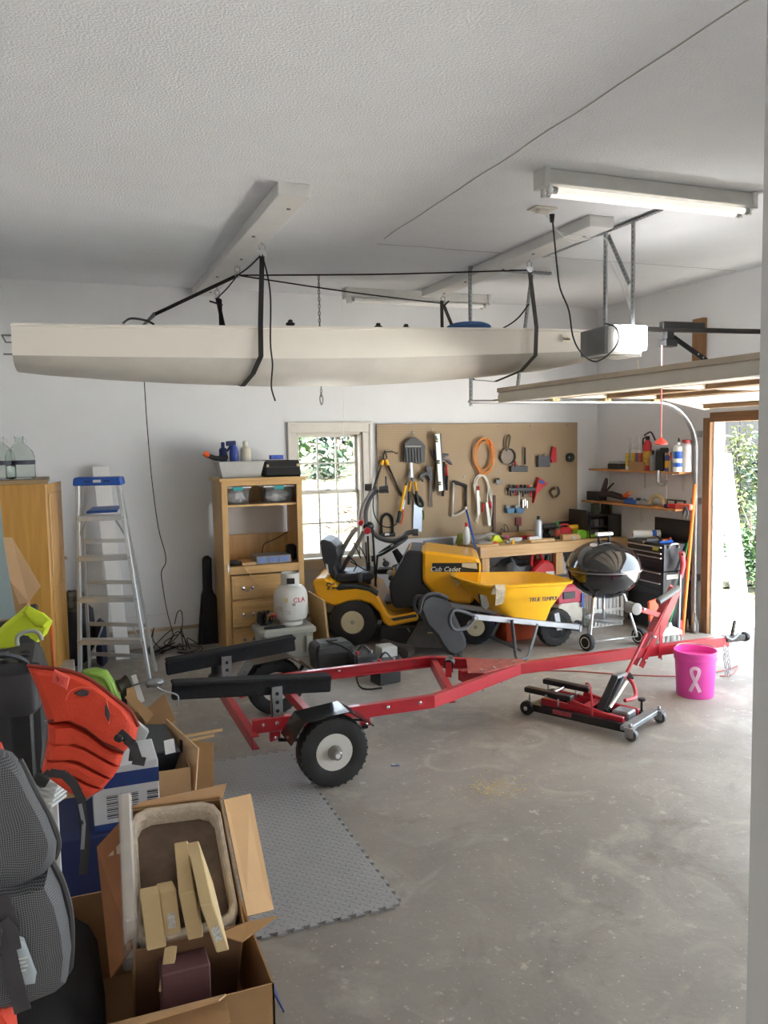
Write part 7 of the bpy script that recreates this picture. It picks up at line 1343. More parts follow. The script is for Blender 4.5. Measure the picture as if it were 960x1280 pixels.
# ------------------------------------------------------------------ white planks and the stepladder
m = MB(); m.prism([AY(115, 584, 7.90), AY(136, 583, 7.90), V((.47, 7.62, .0)), V((.345, 7.62, .0))], (0, .035, 0)); single('white_plank', m, WGLOSS, 'tall white plank leaning on the back wall behind the ladder', 'plank', bevel=.003)
m = MB(); m.prism([AY(109, 680, 7.93), AY(131, 680, 7.93), V((.31, 7.75, .0)), V((.14, 7.75, .0))], (0, .03, 0)); single('white_plank', m, WGLOSS, 'shorter white plank leaning on the wall left of the tall one', 'plank', bevel=.003)
ALR = mat('ladder_aluminium', '#c6c8c8', .38, .45, .06, 10); LBL = mat('ladder_blue', '#2356ad', .45, 0, .06, 6)
ld = thing('stepladder', 'aluminium stepladder with a blue top standing before the back wall', 'ladder', (.3, 7.0, 0))
tl, trr = AY(97.5, 604, 6.98), AY(147.5, 603, 6.92); bl_, br_ = V((.035, 7.02, 0)), V((.555, 6.66, 0))
fx = (trr - tl).normalized(); fn = Z.cross(fx)   # fn points away from the viewer
for a, b_ in ((tl, bl_), (trr, br_)):
    m = MB(); m.bar(a, b_, .028, .07, fn); m.build('side_rail', ALR, ld, .003)
    m = MB(); m.box(b_ + Z * .02, (.05, .08, .05), math.atan2(fx.y, fx.x)); m.build('foot', BLACK, ld, .004)
for yy in (645, 692, 741, 791):
    t_ = (yy - 604) / (840 - 604); a = tl + (bl_ - tl) * t_; b_ = trr + (br_ - trr) * (t_ * .985); m = MB(); m.bar(a, b_, .085, .042, Z); m.build('step', ALR, ld, .003)
    for s_, p_ in ((1, a), (-1, b_)): m = MB(); m.cyl(p_ - fn * .04, p_ - fn * .047, .008, 8); m.build('rivet', STEEL, ld)
rl, rr_ = tl + fn * .09, trr + fn * .09; rbl, rbr = bl_ + fn * .44, br_ + fn * .44
for a, b_ in ((rl, rbl), (rr_, rbr)): m = MB(); m.bar(a, b_, .022, .035, fn); m.build('rear_rail', ALR, ld)
for t_ in (.30, .52, .75, .92): a = rl + (rbl - rl) * t_; b_ = rr_ + (rbr - rr_) * t_; m = MB(); m.bar(a, b_, .02, .03); m.build('rear_brace', ALR, ld)
a = rl + (rbl - rl) * .76; b_ = rr_ + (rbr - rr_) * .76; a2 = rl + (rbl - rl) * .97; b2 = rr_ + (rbr - rr_) * .97
m = MB(); m.bar(a + (b_ - a) * .25, a2, .016, .008); m.build('diagonal_brace', ALR, ld); m = MB(); m.bar(a + (b_ - a) * .75, b2, .016, .008); m.build('diagonal_brace', ALR, ld)
t_ = .17
for p0, p1, o in ((tl, bl_, 1), (trr, br_, -1)): a = p0 + (p1 - p0) * .175; b_ = p0 + (p1 - p0) * .275; m = MB(); m.bar(a + fx * o * .07, b_, .014, .012); m.build('corner_brace', STEEL, ld)
tc0 = (tl + trr) / 2 + fn * .05 + Z * .015
m = MB(); w2 = (trr - tl).length / 2 + .035
m.prism([tc0 - fx * w2 - fn * .10 - Z * .035, tc0 + fx * w2 - fn * .10 - Z * .035, tc0 + fx * (w2 - .01) - fn * .10 + Z * .03, tc0 - fx * (w2 - .01) - fn * .10 + Z * .03], fn * .22); m.build('top_cap', LBL, ld, .01)
m = MB(); m.bar(tc0 - fx * .03 - fn * .102, tc0 + fx * .03 - fn * .102, .004, .022); m.build('cap_badge', PAPER, ld)
for s_ in (-1, 1): m = MB(); m.bar(tc0 + fx * s_ * .05 - fn * .1015, tc0 + fx * s_ * .10 - fn * .1015, .003, .012); m.build('cap_slot', NAVY, ld)
p_ = tl + (bl_ - tl) * .155; q_ = trr + (br_ - trr) * .15; m = MB(); m.prism([p_ + fx * .05 + fn * .06, q_ - fx * .05 + fn * .06, q_ - fx * .06 + fn * .3 + Z * .02, p_ + fx * .06 + fn * .3 + Z * .02], (0, 0, .02)); m.build('paint_tray', LBL, ld, .004)
p_ = tl + (bl_ - tl) * .175; m = MB(); m.bar(p_ + fx * .12 - fn * .044, p_ + fx * .2 - fn * .044, .003, .022); m.build('step_label', PAPER, ld); m = MB(); m.bar(p_ + fx * .08 - fn * .044, p_ + fx * .11 - fn * .044, .003, .022); m.build('warning_label', mat('warn', '#b08a50', .5, 0, .4, 60), ld)
# bags and boxes near the ladder
dbg = thing('dark_bag', 'dark bag with a crumpled olive top beside the cabinet behind the ladder', 'bag', (.02, 7.5, 0)); blob(dbg, 'sack', (.02, 7.55, .30), (.17, .16, .30), 6, mat('sack_dark', '#2a2930', .7, 0, .25, 10), .16); blob(dbg, 'bundle', (-.0, 7.5, .58), (.12, .10, .09), 9, mat('camo', '#5d5645', .9, 0, .45, 14), .35)
m = MB(); m.bx((.18, 7.4, 0), (.27, 7.62, .4)); single('blue_black_bag', m, mat('navy_bag', '#22243a', .8, 0, .15, 10), 'narrow navy bag standing behind the ladder feet', 'bag', bevel=.04)
gbx = thing('grey_drawer_unit', 'light grey plastic drawer unit on the floor left of the ladder', 'drawer unit', (-.1, 6.9, 0)); m = MB(); m.bx((-.28, 6.72, 0), (.0, 7.0, .20)); m.build('body', LGREY, gbx, .006); m = MB(); m.bx((-.26, 6.712, .03), (-.02, 6.72, .17)); m.build('drawer_front', GREY, gbx, .004); m = MB(); m.box((-.16, 6.708, .12), (.02, .01, .04)); m.build('latch', BLACK, gbx)
q = AY(63, 760, 6.35); m = MB(); m.tube([(q.x - .004, 6.345, .62), (q.x + .012, 6.33, .0)], .013, 8); single('orange_stake', m, mat('stake_orange', '#d8692e', .5), 'orange stake leaning at the foot of the wooden cabinet', 'stake')
# cable down the back wall and its coil on the floor
cw = thing('wall_cable', 'thin dark cable hanging down the back wall to a tangle on the floor', 'cable', (.9, 7.95, 0)); YW = W - .068
m = MB(); P = [AY(a, b, YW) for a, b in ((179, 440), (180, 470), (183, 520), (187, 570), (191, 610), (198, 660), (206, 690), (207, 704), (202, 714), (203, 730), (209, 765), (216, 790))]; m.tube(smooth_path(P, 4), .0045, 6); m.build('drop', ROPE, cw)
rnd = random.Random(30)
for k in range(5):
    c_ = V((.72 + .07 * k, 7.72 - .02 * k, .01)); P = [c_ + V((rnd.uniform(-.16, .16), rnd.uniform(-.14, .14), (.006, .03, .10, .20, .03)[(k + j) % 5] * rnd.uniform(.3, 1))) for j in range(7)]; m = MB(); m.tube(smooth_path(P, 5, True), .0045, 5, True); m.build('coil', ROPE, cw)
m = MB(); m.tube(smooth_path([P + V((0, -.02, 0)) for P in (V((.9, 7.9, .22)), V((.93, 7.9, .33)), V((.97, 7.9, .33)), V((.96, 7.9, .16)), V((.85, 7.85, .05)))], 5), .0045, 5); m.build('loop', ROPE, cw)
# ------------------------------------------------------------------ stack at the left edge: tote, open carton, lime vest, black seat
m = MB(); m.bx((-.75, 5.05, 0), (-.20, 5.6, .92)); single('grey_crate_stack', m, mat('crate_dark', '#3d3e42', .6), 'tall dark grey crate at the left edge beneath the open carton', 'crate', bevel=.01)
oc_ = thing('open_carton', 'open kraft carton with a raised flap at the far left edge', 'carton', (-.45, 5.3, .92)); open_carton(oc_, -.72, -.24, 5.10, 5.5, .921, .22)
fq = [AY(a, b, 5.08) for a, b in ((0, 679), (15, 672), (21, 680), (51, 733), (36, 753))]; m = MB(); m.prism([V((-.50, 5.05, 1.42)), fq[1], fq[3], fq[4], V((-.42, 5.09, 1.0))], (0, .006, 0)); m.build('flap', mat('flap_tan', '#d2ad84', .85, 0, .05, 5), oc_)  # lighter tan than the carton paints the light on this flap
m = MB(); m.prism([AY(a, b, 5.0) for a, b in ((-20, 678), (0, 692), (28, 765), (16, 766), (-20, 735))], (0, .006, 0)); m.build('flap', CARD, oc_)
m = MB(); m.prism([AY(a, b, 4.95) for a, b in ((-30, 600), (0, 625), (5, 680), (20, 772), (-30, 780))], (0, .01, 0)); single('pale_sheet', m, mat('sheet_teal', '#93a3a4', .6, 0, .06, 3), 'pale grey green sheet standing at the left edge before the carton', 'sheet')
bsd = thing('plastic_seat', 'dark grey plastic seat with oval holes below the lime vest', 'seat', (-.3, 4.6, 0)); SEATG = mat('seat_plastic', '#3b3a3b', .5, 0, .1, 8)
m = MB(); m.prism([V((-.60, 4.40, 0)), V((-.15, 4.40, 0)), V((-.14, 4.40, .70)), V((-.17, 4.40, .83)), V((-.60, 4.40, .86))], (0, .5, 0)); m.build('shell', SEATG, bsd, .03)
for r_ in range(3):
    for k in range(3): m = MB(); m.ball((-.24 - .09 * k, 4.44 + .10 * r_, .835 + .008 * k), (.028, .016, .012), 12, 7); m.build('oval_hole', BLACK, bsd)
lv_ = thing('lime_vest', 'lime yellow vest with grey binding thrown over the dark seat', 'vest', (-.25, 4.5, .85)); LIMEY = mat('vest_lime', '#c9d92f', .8, 0, .06, 10, .2, 120)
pillow([AY(a, b, 4.42) for a, b in ((-15, 800), (5, 780), (20, 768), (34, 756), (40, 762), (55, 766), (66, 776), (60, 790), (50, 800), (46, 793), (30, 790), (22, 795), (20, 806), (8, 808), (-15, 810))], (0, -.09, .0), 'cloth', LIMEY, lv_)
pillow([AY(a, b, 4.36) for a, b in ((28, 766), (34, 757), (55, 768), (64, 777), (56, 787), (44, 786))], (0, -.05, .02), 'fold', LIMEY, lv_)
m = MB(); m.tube(smooth_path([AY(a, b, 4.31) for a, b in ((22, 807), (22, 796), (31, 790), (44, 789), (50, 794), (52, 800))], 5), .010, 8); m.build('binding', mat('binding_grey', '#a5a89b', .7), lv_)
# ------------------------------------------------------------------ middle left: green seat, opened cartons, reel
gs_ = thing('green_seat', 'moulded green plastic seat tipped behind the orange vest', 'seat', (.1, 4.5, .3)); OLV = mat('seat_green', '#7fa23a', .5, 0, .06, 6)
pillow([AY(a, b, 4.5) for a, b in ((97, 845), (104, 837), (120, 834), (134, 837), (144, 852), (152, 873), (146, 885), (120, 885), (100, 870))], (0, -.06, 0), 'shell', OLV, gs_)
m = MB(); m.tube(smooth_path([AY(a, b, 4.42) for a, b in ((112, 842), (128, 846), (138, 862), (140, 880))], 5), .012, 8); m.build('ridge', OLV, gs_); m = MB(); m.bx((.0, 4.5, .3), (.2, 4.56, .5)); m.build('back_support', OLV, gs_, .02)
ocb = thing('deep_carton', 'deep open kraft carton behind the orange vest holding the green seat', 'carton', (.15, 4.62, 0)); open_carton(ocb, -.1, .36, 4.44, 4.95, 0, .34, CARD, (('r', .6), ('b', 1.0)))
m = MB(); m.prism([AY(a, b, 4.40) for a, b in ((156, 872), (163, 865), (192, 893), (184, 904))], (0, .006, 0)); m.build('flap', CARD, ocb)
rl_ = thing('fishing_reel', 'small black and silver reel with a wire loop on the cartons', 'reel', AY(155, 860, 4.48)); c_ = AY(154, 855, 4.5); m = MB(); m.lathe([(.02, -.03), (.038, -.03), (.03, 0), (.038, .03), (.02, .03)], c_, (1, .3, .4), 14); m.build('spool', mat('reel_dark', '#3d382c', .5, .3), rl_); m = MB(); m.bar(c_ - Z * .02, c_ - Z * .14, .03, .03); m.build('stem', BLACK, rl_)
m = MB(); m.tube(smooth_path([c_ + V((.03, 0, -.02)), c_ + V((.12, -.02, .0)), c_ + V((.2, 0, -.06)), c_ + V((.28, 0, -.1)), c_ + V((.27, 0, -.16))], 5), .005, 6); m.build('wire', DSTEEL, rl_); m = MB(); m.ball(c_ + V((.16, -.01, -.01)), (.05, .03, .025), 10, 7); m.build('body', DSTEEL, rl_)
m = MB(); m.prism([AY(a, b, 4.55) for a, b in ((164, 845), (170, 843), (181, 876), (174, 880))], (0, .006, 0)); single('thin_board', m, PAPER, 'narrow white board standing beside the reel', 'board')
# white bottle-like grey card beside the vest
m = MB(); m.prism([AY(a, b, 3.72) for a, b in ((160, 910), (172, 902), (187, 914), (178, 932), (168, 930))], (0, .03, 0)); single('grey_packet', m, LGREY, 'light grey packet sticking out behind the orange vest', 'packet', bevel=.006)
# ------------------------------------------------------------------ kraft box with a hand hole, shoe box inside, flattened carton behind
hb_ = thing('handhole_carton', 'kraft carton whose tall flap has a hand hole standing by the blue label box', 'carton', (.42, 3.85, 0)); open_carton(hb_, .14, .47, 3.72, 4.05, 0, .44, CARD)
fp = [AY(a, b, 3.86) for a, b in ((223, 906), (241, 944), (235, 985), (217, 950))]; fp = [V((.40, 4.02, .58)), V((.51, 3.74, .515)), V((.48, 3.715, .26)), V((.39, 4.03, .40))]
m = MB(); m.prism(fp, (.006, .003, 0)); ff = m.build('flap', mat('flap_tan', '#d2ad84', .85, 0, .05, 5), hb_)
cc_ = (fp[0] + fp[1]) / 2 - Z * .065; d = (fp[1] - fp[0]).normalized(); m = MB(); m.bar(cc_ - d * .0 + Z * .035 + V((-.004, -.002, 0)), cc_ - Z * .03 + V((-.004, -.002, 0)), .022, .004, V((1, .4, 0))); m.build('hand_hole', BLACK, ff)
sb_ = thing('black_gadget_box', 'black box with a white sticker lying in the kraft carton', 'box', (.4, 3.9, .44)); m = MB(); m.box((.315, 3.88, .50), (.19, .22, .11), .3, .35, .2); m.build('box', mat('gadget_black', '#26282c', .4), sb_, .006); m = MB(); q = AY(212, 933, 3.745); m.prism([q + V((-.02, 0, -.035)), q + V((.025, 0, -.03)), q + V((.02, 0, .035)), q + V((-.025, 0, .03))], (0, -.003, 0)); m.build('sticker', PAPER, sb_)
m = MB(); m.prism([V((.40, 4.42, 0)), V((.66, 4.30, 0)), V((.675, 4.36, .30)), V((.42, 4.50, .33))], (.003, .012, 0)); single('flat_carton', m, CARDIN, 'flattened kraft carton standing on the mat behind the hand hole box', 'cardboard')
for k, (a, b) in enumerate((((222, 922), (278, 912)), ((225, 928), (268, 919)))): m = MB(); m.bar(AY(*a, 4.33), AY(*b, 4.33), .012, .012); single('thin_lath', m, PINE, ['upper thin lath lying across the flattened carton', 'lower thin lath lying across the flattened carton'][k], 'lath', 'laths on the cardboard')
# blue and white shipping box on the navy box
nb = MB(); nb.bx((-.12, 3.42, 0), (.27, 3.86, .33)); single('navy_box', nb, mat('navy_deep', '#1f2a58', .7, 0, .1, 5), 'dark navy box on the floor beneath the labelled shipping box', 'box', bevel=.004)
nb = MB(); nb.bx((-.14, 3.18, .0), (.2, 3.40, .045)); single('kraft_lid', nb, CARD, 'kraft lid lying on the floor before the navy box', 'lid', bevel=.002)
lb3 = thing('shipping_box', 'blue and white shipping box with barcode labels behind the orange vest', 'parcel', (.2, 3.6, .331)); lq = [AY(a, b, 3.45) for a, b in ((124, 998), (195, 1003), (200, 945), (140, 942))]
x0, x1, zl, zh = .045, .305, .332, .60; yb0 = 3.45
m = MB(); m.bx((x0, yb0, zl), (x1, 3.72, zh)); m.build('carton', mat('parcel_white', '#cfd0d3', .7, 0, .05, 8), lb3, .003)
m = MB(); m.bx((x0 - .001, yb0 - .0015, zh - .09), (x1 + .001, yb0 + .001, zh - .03)); m.build('blue_stripe', mat('parcel_blue', '#28407f', .6), lb3); m = MB(); m.bx((x0 - .001, yb0 - .0015, zl), (x1 + .001, yb0 + .001, zl + .03)); m.build('blue_stripe', MATS['parcel_blue'], lb3)
for lx, w_ in ((x0 + .05, .045), (x0 + .14, .035), (x0 + .21, .045)):
    for k in range(12): m = MB(); zz = zl + .05 + k * .0085; m.bx((lx, yb0 - .0012, zz), (lx + w_, yb0 - .0002, zz + (.003, .005, .002)[k % 3])); tag(m.build('barcode_bar', BLACK, lb3))
# ------------------------------------------------------------------ orange life vest
PFD = mat('vest_orange', '#dd4427', .75, 0, .06, 6, .3, 140); PFD2 = mat('vest_bright', '#ea5b48', .55, 0, .04, 6); MESHD = mat('mesh_dark', '#4a3a3c', .8, 0, .3, 90); WEB = mat('web_dark', '#3a383b', .8, 0, .1, 20)
pv = thing('life_vest', 'orange paddling life vest with dark straps draped over boxes at the left', 'life vest', (.02, 3.15, .6))
def PV(*pts, y=3.15): return [AY(a, b, y - (b - 910) * .0008) for a, b in pts]
pillow(PV((33, 831), (58, 834), (88, 838), (112, 848), (138, 868), (160, 886), (173, 908), (170, 924), (160, 934), (154, 941), (130, 930), (108, 912), (82, 900), (60, 903), (55, 888), (47, 862)), (0, -.09, .02), 'upper_panel', PFD, pv)
rib_px = [((60, 902), (84, 900), (110, 913), (132, 930), (154, 942), (150, 955), (128, 944), (104, 930), (78, 922), (60, 925)), ((59, 925), (78, 922), (104, 930), (128, 944), (150, 956), (141, 970), (120, 960), (98, 948), (74, 943), (56, 945)), ((56, 946), (74, 943), (98, 949), (120, 961), (140, 971), (130, 982), (112, 976), (92, 966), (70, 962), (52, 962)), ((52, 962), (70, 962), (92, 967), (112, 977), (129, 983), (107, 996), (88, 988), (70, 975))]
for r_ in rib_px: pillow(PV(*r_), (0, -.075, .01), 'foam_rib', PFD, pv)
pillow(PV((50, 960), (56, 900), (110, 905), (156, 938), (140, 968), (120, 990), (108, 1000), (98, 997), (130, 985), (75, 970), y=3.2), (0, -.04, 0), 'grey_lining', mat('lining', '#77777a', .8), pv)
m = MB(); m.tube(smooth_path(PV((60, 902), (84, 899), (110, 912), (132, 929), (154, 941), y=3.075), 5), .006, 7); m.build('zip', mat('zip_dark', '#7a2a20', .7), pv)
m = MB(); m.tube(smooth_path(PV((34, 832), (60, 835), (90, 840), (115, 851), (140, 870), (162, 888), (173, 908), y=3.09), 5), .007, 7); m.build('piping', mat('piping', '#8d3023', .7), pv)
pillow(PV((68, 836), (88, 846), (84, 862), (65, 852), y=3.04), (0, -.02, 0), 'patch', PFD2, pv, back=False); pillow(PV((72, 844), (82, 849), (80, 856), (71, 851), y=3.02), (0, -.008, 0), 'patch_tab', mat('patch_red', '#c93730', .5), pv, back=False)
for pts in (((92, 866), (103, 861), (112, 864), (110, 869), (100, 870)), ((131, 882), (134, 880), (138, 893), (136, 903), (131, 893))): pillow(PV(*pts, y=3.045), (0, -.012, 0), 'mesh_pocket', MESHD, pv, back=False)
for pts in (((82, 875), (88, 864), (103, 859), (122, 862)), ((133, 873), (135, 888), (136, 905))): m = MB(); m.tube(smooth_path(PV(*pts, y=3.04), 5), .0025, 5); m.build('stitch', PFD2, pv)
def strap(pts, y, w=.028, nm='strap', mm=None):
    P = PV(*pts, y=y); m = MB()
    for a, b in zip(P, P[1:]): m.bar(a, b + (b - a).normalized() * .004, w, .005, V((0, -1, .1)))
    return m.build(nm, mm or WEB, pv)
strap(((47, 982), (62, 966), (80, 968), (92, 980), (102, 1000), (105, 1030), (107, 1055), (104, 1092)), 2.98); strap(((100, 1005), (105, 1030), (103, 1060)), 2.96, .012, 'strap_end', mat('strap_grey', '#8d9096', .6)); strap(((149, 915), (160, 925), (168, 935), (166, 950), (180, 952)), 3.02, .03); strap(((158, 925), (166, 930), (172, 948)), 3.0, .03)
for a, s_ in (((51, 975), .05), ((148, 923), .03), ((101, 1028), .02)): q = PV(a, y=2.96)[0]; m = MB(); m.box(q, (s_, .018, s_ * .8), 0, 0, .6); m.build('buckle', BLACK, pv, .006)
# ------------------------------------------------------------------ black pedestal behind the vest
pd_ = thing('black_pedestal', 'black plastic socket on a thick dark post at the left behind the vest', 'pedestal', (-.22, 3.5, 0)); PEDG = mat('pedestal_grey', '#3d3d40', .45, 0, .08, 8)
m = MB(); m.bx((-.245, 3.46, 0), (-.165, 3.54, .90)); m.build('post', BLACK, pd_, .01); m = MB(); m.loft([[V((-.235 + .11 * k * math.copysign(abs(math.cos(a)) ** .6, math.cos(a)), 3.5 + .09 * k * math.copysign(abs(math.sin(a)) ** .6, math.sin(a)), z)) for a in [2 * PI * j / 24 for j in range(24)]] for k, z in ((.75, .86), (.92, .88), (.95, .93), (1.0, 1.0), (1.02, 1.03), (.98, 1.035), (.85, 1.02), (.8, .98))]); m.build('socket', PEDG, pd_)
m = MB(); m.lathe([(.06, .0), (.06, .012), (.02, .014)], (-.205, 3.5, .0), Z, 16); m.build('base', BLACK, pd_)
m = MB(); m.tube(smooth_path([(-.36, 3.42, 1.06), (-.27, 3.40, 1.12), (-.19, 3.42, 1.09), (-.17, 3.44, 1.05)], 5), .026, 8, flat=.35); single('loose_strap', m, mat('strap_pat', '#4e5256', .8, 0, .3, 40), 'patterned grey strap thrown over the black pedestal', 'strap')
wl_ = thing('white_louvre', 'white slatted plastic shelf edge showing beneath the orange vest', 'shelf', (-.1, 3.2, 0)); 
for k in range(5): m = MB(); a = AY(52, 968 + 7 * k, 3.3); b = AY(80 - k * 1.5, 975 + 6.5 * k, 3.26); m.bar(a, b, .10, .012); m.build('slat', WHITEP, wl_)
m = MB(); q = AY(66, 1010, 3.30); m.bx((q.x - .012, 3.28, 0), (q.x + .02, 3.32, q.z + .06)); m.build('leg', WHITEP, wl_, .003)
# ------------------------------------------------------------------ grey mesh bag hanging in front at the left edge
MESHM = mat('mesh_grey', '#6b6d70', .7, 0, 0)
def mesh_nodes():
    N, L, b = nodes_of(MESHM); tc = N.new('ShaderNodeTexCoord'); sp = N.new('ShaderNodeSeparateXYZ'); L.new(tc.outputs['Object'], sp.inputs[0])
    def mth(op, *a):
        m = N.new('ShaderNodeMath'); m.operation = op
        for i, q in enumerate(a):
            if isinstance(q, (int, float)): m.inputs[i].default_value = q
            else: L.new(q, m.inputs[i])
        return m.outputs[0]
    nz = N.new('ShaderNodeTexNoise'); nz.inputs['Scale'].default_value = 5; L.new(tc.outputs['Object'], nz.inputs['Vector'])
    w = mth('MULTIPLY', nz.outputs['Fac'], .06); u = mth('ADD', mth('MULTIPLY', mth('ADD', sp.outputs['X'], w), 210), mth('MULTIPLY', sp.outputs['Y'], 105)); v = mth('MULTIPLY', mth('ADD', sp.outputs['Z'], w), 210)
    k = mth('GREATER_THAN', mth('MAXIMUM', mth('ABSOLUTE', mth('SUBTRACT', mth('FRACT', u), .5)), mth('ABSOLUTE', mth('SUBTRACT', mth('FRACT', v), .5))), .33)
    mx = N.new('ShaderNodeMix'); mx.data_type = 'RGBA'; L.new(k, mx.inputs['Factor']); mx.inputs[6].default_value = (*lin('#1d1c20'), 1); mx.inputs[7].default_value = (*lin('#66686c'), 1); L.new(mx.outputs[2], b.inputs['Base Color'])
mesh_nodes()
mb_ = thing('mesh_bag', 'large grey mesh gear bag bulging at the left edge of the floor clutter', 'bag', (-.15, 1.95, .5))
def MG(*pts, y=1.95): return [AY(a, b, y) for a, b in pts]
pillow(MG((-60, 960), (0, 935), (15, 940), (26, 952), (42, 985), (60, 1018), (72, 1050), (70, 1070), (58, 1090), (30, 1110), (0, 1120), (-60, 1120)), (0, -.10, .03), 'upper_pouch', MESHM, mb_)
pillow(MG((-60, 1090), (0, 1085), (40, 1080), (62, 1072), (76, 1100), (86, 1140), (90, 1175), (86, 1210), (72, 1222), (40, 1235), (0, 1245), (-60, 1240)), (0, -.12, .02), 'lower_pouch', MESHM, mb_)
m = MB(); m.tube(smooth_path(MG((24, 950), (42, 985), (60, 1018), (72, 1050), (68, 1072), (50, 1095), y=1.93), 5), .008, 7); m.build('binding', DGREY, mb_); m = MB(); m.tube(smooth_path(MG((62, 1072), (77, 1102), (88, 1145), (88, 1200), (80, 1218), (40, 1236), y=1.92), 5), .008, 7); m.build('binding', DGREY, mb_)
def MS(pts, y, w, nm, mm):
    P = MG(*pts, y=y); m = MB()
    for a, b in zip(P, P[1:]): m.bar(a, b + (b - a).normalized() * .003, w, .005, V((0, -1, .1)))
    return m.build(nm, mm, mb_)
MS(((0, 1120), (14, 1160), (10, 1190), (18, 1225), (28, 1262)), 1.80, .032, 'strap', WEB); MS(((4, 1150), (16, 1165), (20, 1185)), 1.79, .02, 'strap', WEB)
pillow(MG((18, 1168), (30, 1172), (46, 1215), (44, 1228), (20, 1232), (12, 1205), y=1.82), (0, -.012, 0), 'label_card', mat('card_bluegrey', '#9aa4a8', .6, 0, .08, 12), mb_, back=False); q = MG((27, 1205), y=1.80)[0]; 
for k in range(4): m = MB(); m.bar(q + Z * (.012 - .009 * k) - X * .012, q + Z * (.012 - .009 * k) + X * (.012 - .004 * (k % 2)), .001, .003, Y); m.build('print_line', PAPER, mb_)
pillow(MG((-50, 930), (2, 928), (10, 950), (8, 975), (0, 990), (-50, 1000), y=2.0), (0, -.09, 0), 'orange_lining', PFD, mb_)
pillow(MG((-50, 1238), (6, 1240), (20, 1262), (24, 1300), (-50, 1300), y=1.9), (0, -.06, 0), 'orange_lining', PFD, mb_)
dfl = thing('dark_lump', 'near-black rounded lump lying on the floor under the mesh bag and cartons', 'bag', (-.2, 2.6, 0)); blob(dfl, 'body', (-.20, 2.55, .22), (.24, .55, .22), 4, mat('lump_black', '#141315', .85, 0, .2, 20), .12)  # near-black lump filling the space under the mesh bag and cartons
mbs = MB(); mbs.bx((-.55, 1.72, 0), (-.06, 1.98, .50)); single('dark_bin', mbs, mat('bin_dark', '#242326', .6), 'dark bin on the floor right under the mesh bag', 'bin', bevel=.02)
# ------------------------------------------------------------------ front cartons with foam liner and boards
lc = thing('lower_carton', 'wide open kraft carton on the floor holding the foam lined box', 'carton', (.2, 2.55, 0)); open_carton(lc, -.10, .50, 2.25, 2.98, 0, .33, CARD)
m = MB(); m.prism([V((-.06, 2.25, .33)), V((.36, 2.25, .33)), V((.33, 2.19, .36)), V((.0, 2.17, .36))], (0, .002, .005)); m.build('flap', CARDIN, lc); m = MB(); m.prism([V((.03, 2.17, .27)), V((.36, 2.19, .29)), V((.36, 2.245, .32)), V((.03, 2.245, .32))], (0, 0, -.005)); m.build('flap', CARD, lc)
m = MB(); m.prism([V((-.10, 2.36, .27)), V((-.10, 2.95, .27)), V((-.19, 2.86, .36)), V((-.19, 2.45, .36))], (.004, 0, .004)); m.build('flap', CARD, lc)
m = MB(); m.prism([V((.50, 2.36, .27)), V((.50, 2.95, .27)), V((.56, 2.93, .13)), V((.56, 2.40, .12))], (.004, 0, .003)); m.build('flap', NAVY, lc)
m = MB(); m.bx((.19, 2.33, .007), (.33, 2.42, .385)); mvb = single('mauve_box', m, mat('mauve_card', '#6a474a', .6, 0, .12, 10), 'dull mauve box standing in the front of the lower carton', 'box', bevel=.004)
O_ = {k: V(p) for k, p in dict(BL=(.165, 2.83, .655), BR=(.435, 2.81, .65), FR=(.425, 2.43, .455), FL=(.145, 2.42, .455)).items()}
inn = V((0, .447, -.894)); HB = .36
fb = thing('foam_lined_box', 'tilted kraft box with a thick foam liner and cream boards sticking out', 'carton', (.29, 2.75, .15))
ordr = ['FL', 'FR', 'BR', 'BL']
cen = sum(O_.values(), V((0, 0, 0))) / 4
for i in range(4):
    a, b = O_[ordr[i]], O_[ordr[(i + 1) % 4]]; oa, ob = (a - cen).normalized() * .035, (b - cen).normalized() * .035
    m = MB(); nw_ = (b - a).cross(inn).normalized() * .005; m.prism([a + oa, b + ob, b + ob + inn * HB, a + oa + inn * HB], -nw_); m.build('wall', mat('shaded_card', '#7a5a40', .85, 0, .1, 6) if i == 0 else CARD, fb)  # front wall in darker brown: its shade is put into the card colour
m = MB(); m.prism([O_[k] + inn * HB for k in ordr], inn * .006); m.build('bottom', CARDIN, fb)
FOAM = mat('foam_liner', '#c9b9a4', .85, 0, .15, 40, .4, 60)
m = MB()
def rr(k, dz): 
    pts = []
    for i in range(4):
        p = O_[ordr[i]]; nx, pv_ = O_[ordr[(i + 1) % 4]], O_[ordr[i - 1]]
        for t in (0, .5, 1):
            a = p + (pv_ - p).normalized() * .05 * (1 - t) + (nx - p).normalized() * .05 * t
            if t == .5: a = p + ((pv_ - p).normalized() + (nx - p).normalized()) * .016
            pts.append(cen + (a - cen) * k + inn * dz)
    return pts
m.loft([rr(1.12, .04), rr(1.10, .005), rr(1.07, -.004), rr(1.01, -.002), rr(.96, .01), rr(.94, .05)], caps=False); m.build('foam_liner', FOAM, fb)
m = MB(); m.loft([rr(.94, .05), rr(.92, HB - .03), rr(.2, HB - .025)]); m.build('liner_inside', mat('liner_shade', '#6d5a4b', .9, 0, .2, 20), fb)  # dark brown paints the shade inside the box onto the liner
def flap(pts, mm=CARDIN): P = [V(p) for p in pts]; n_ = (P[1] - P[0]).cross(P[2] - P[1]).normalized() * .005; m = MB(); m.prism(P, n_); return m.build('flap', mm, fb)
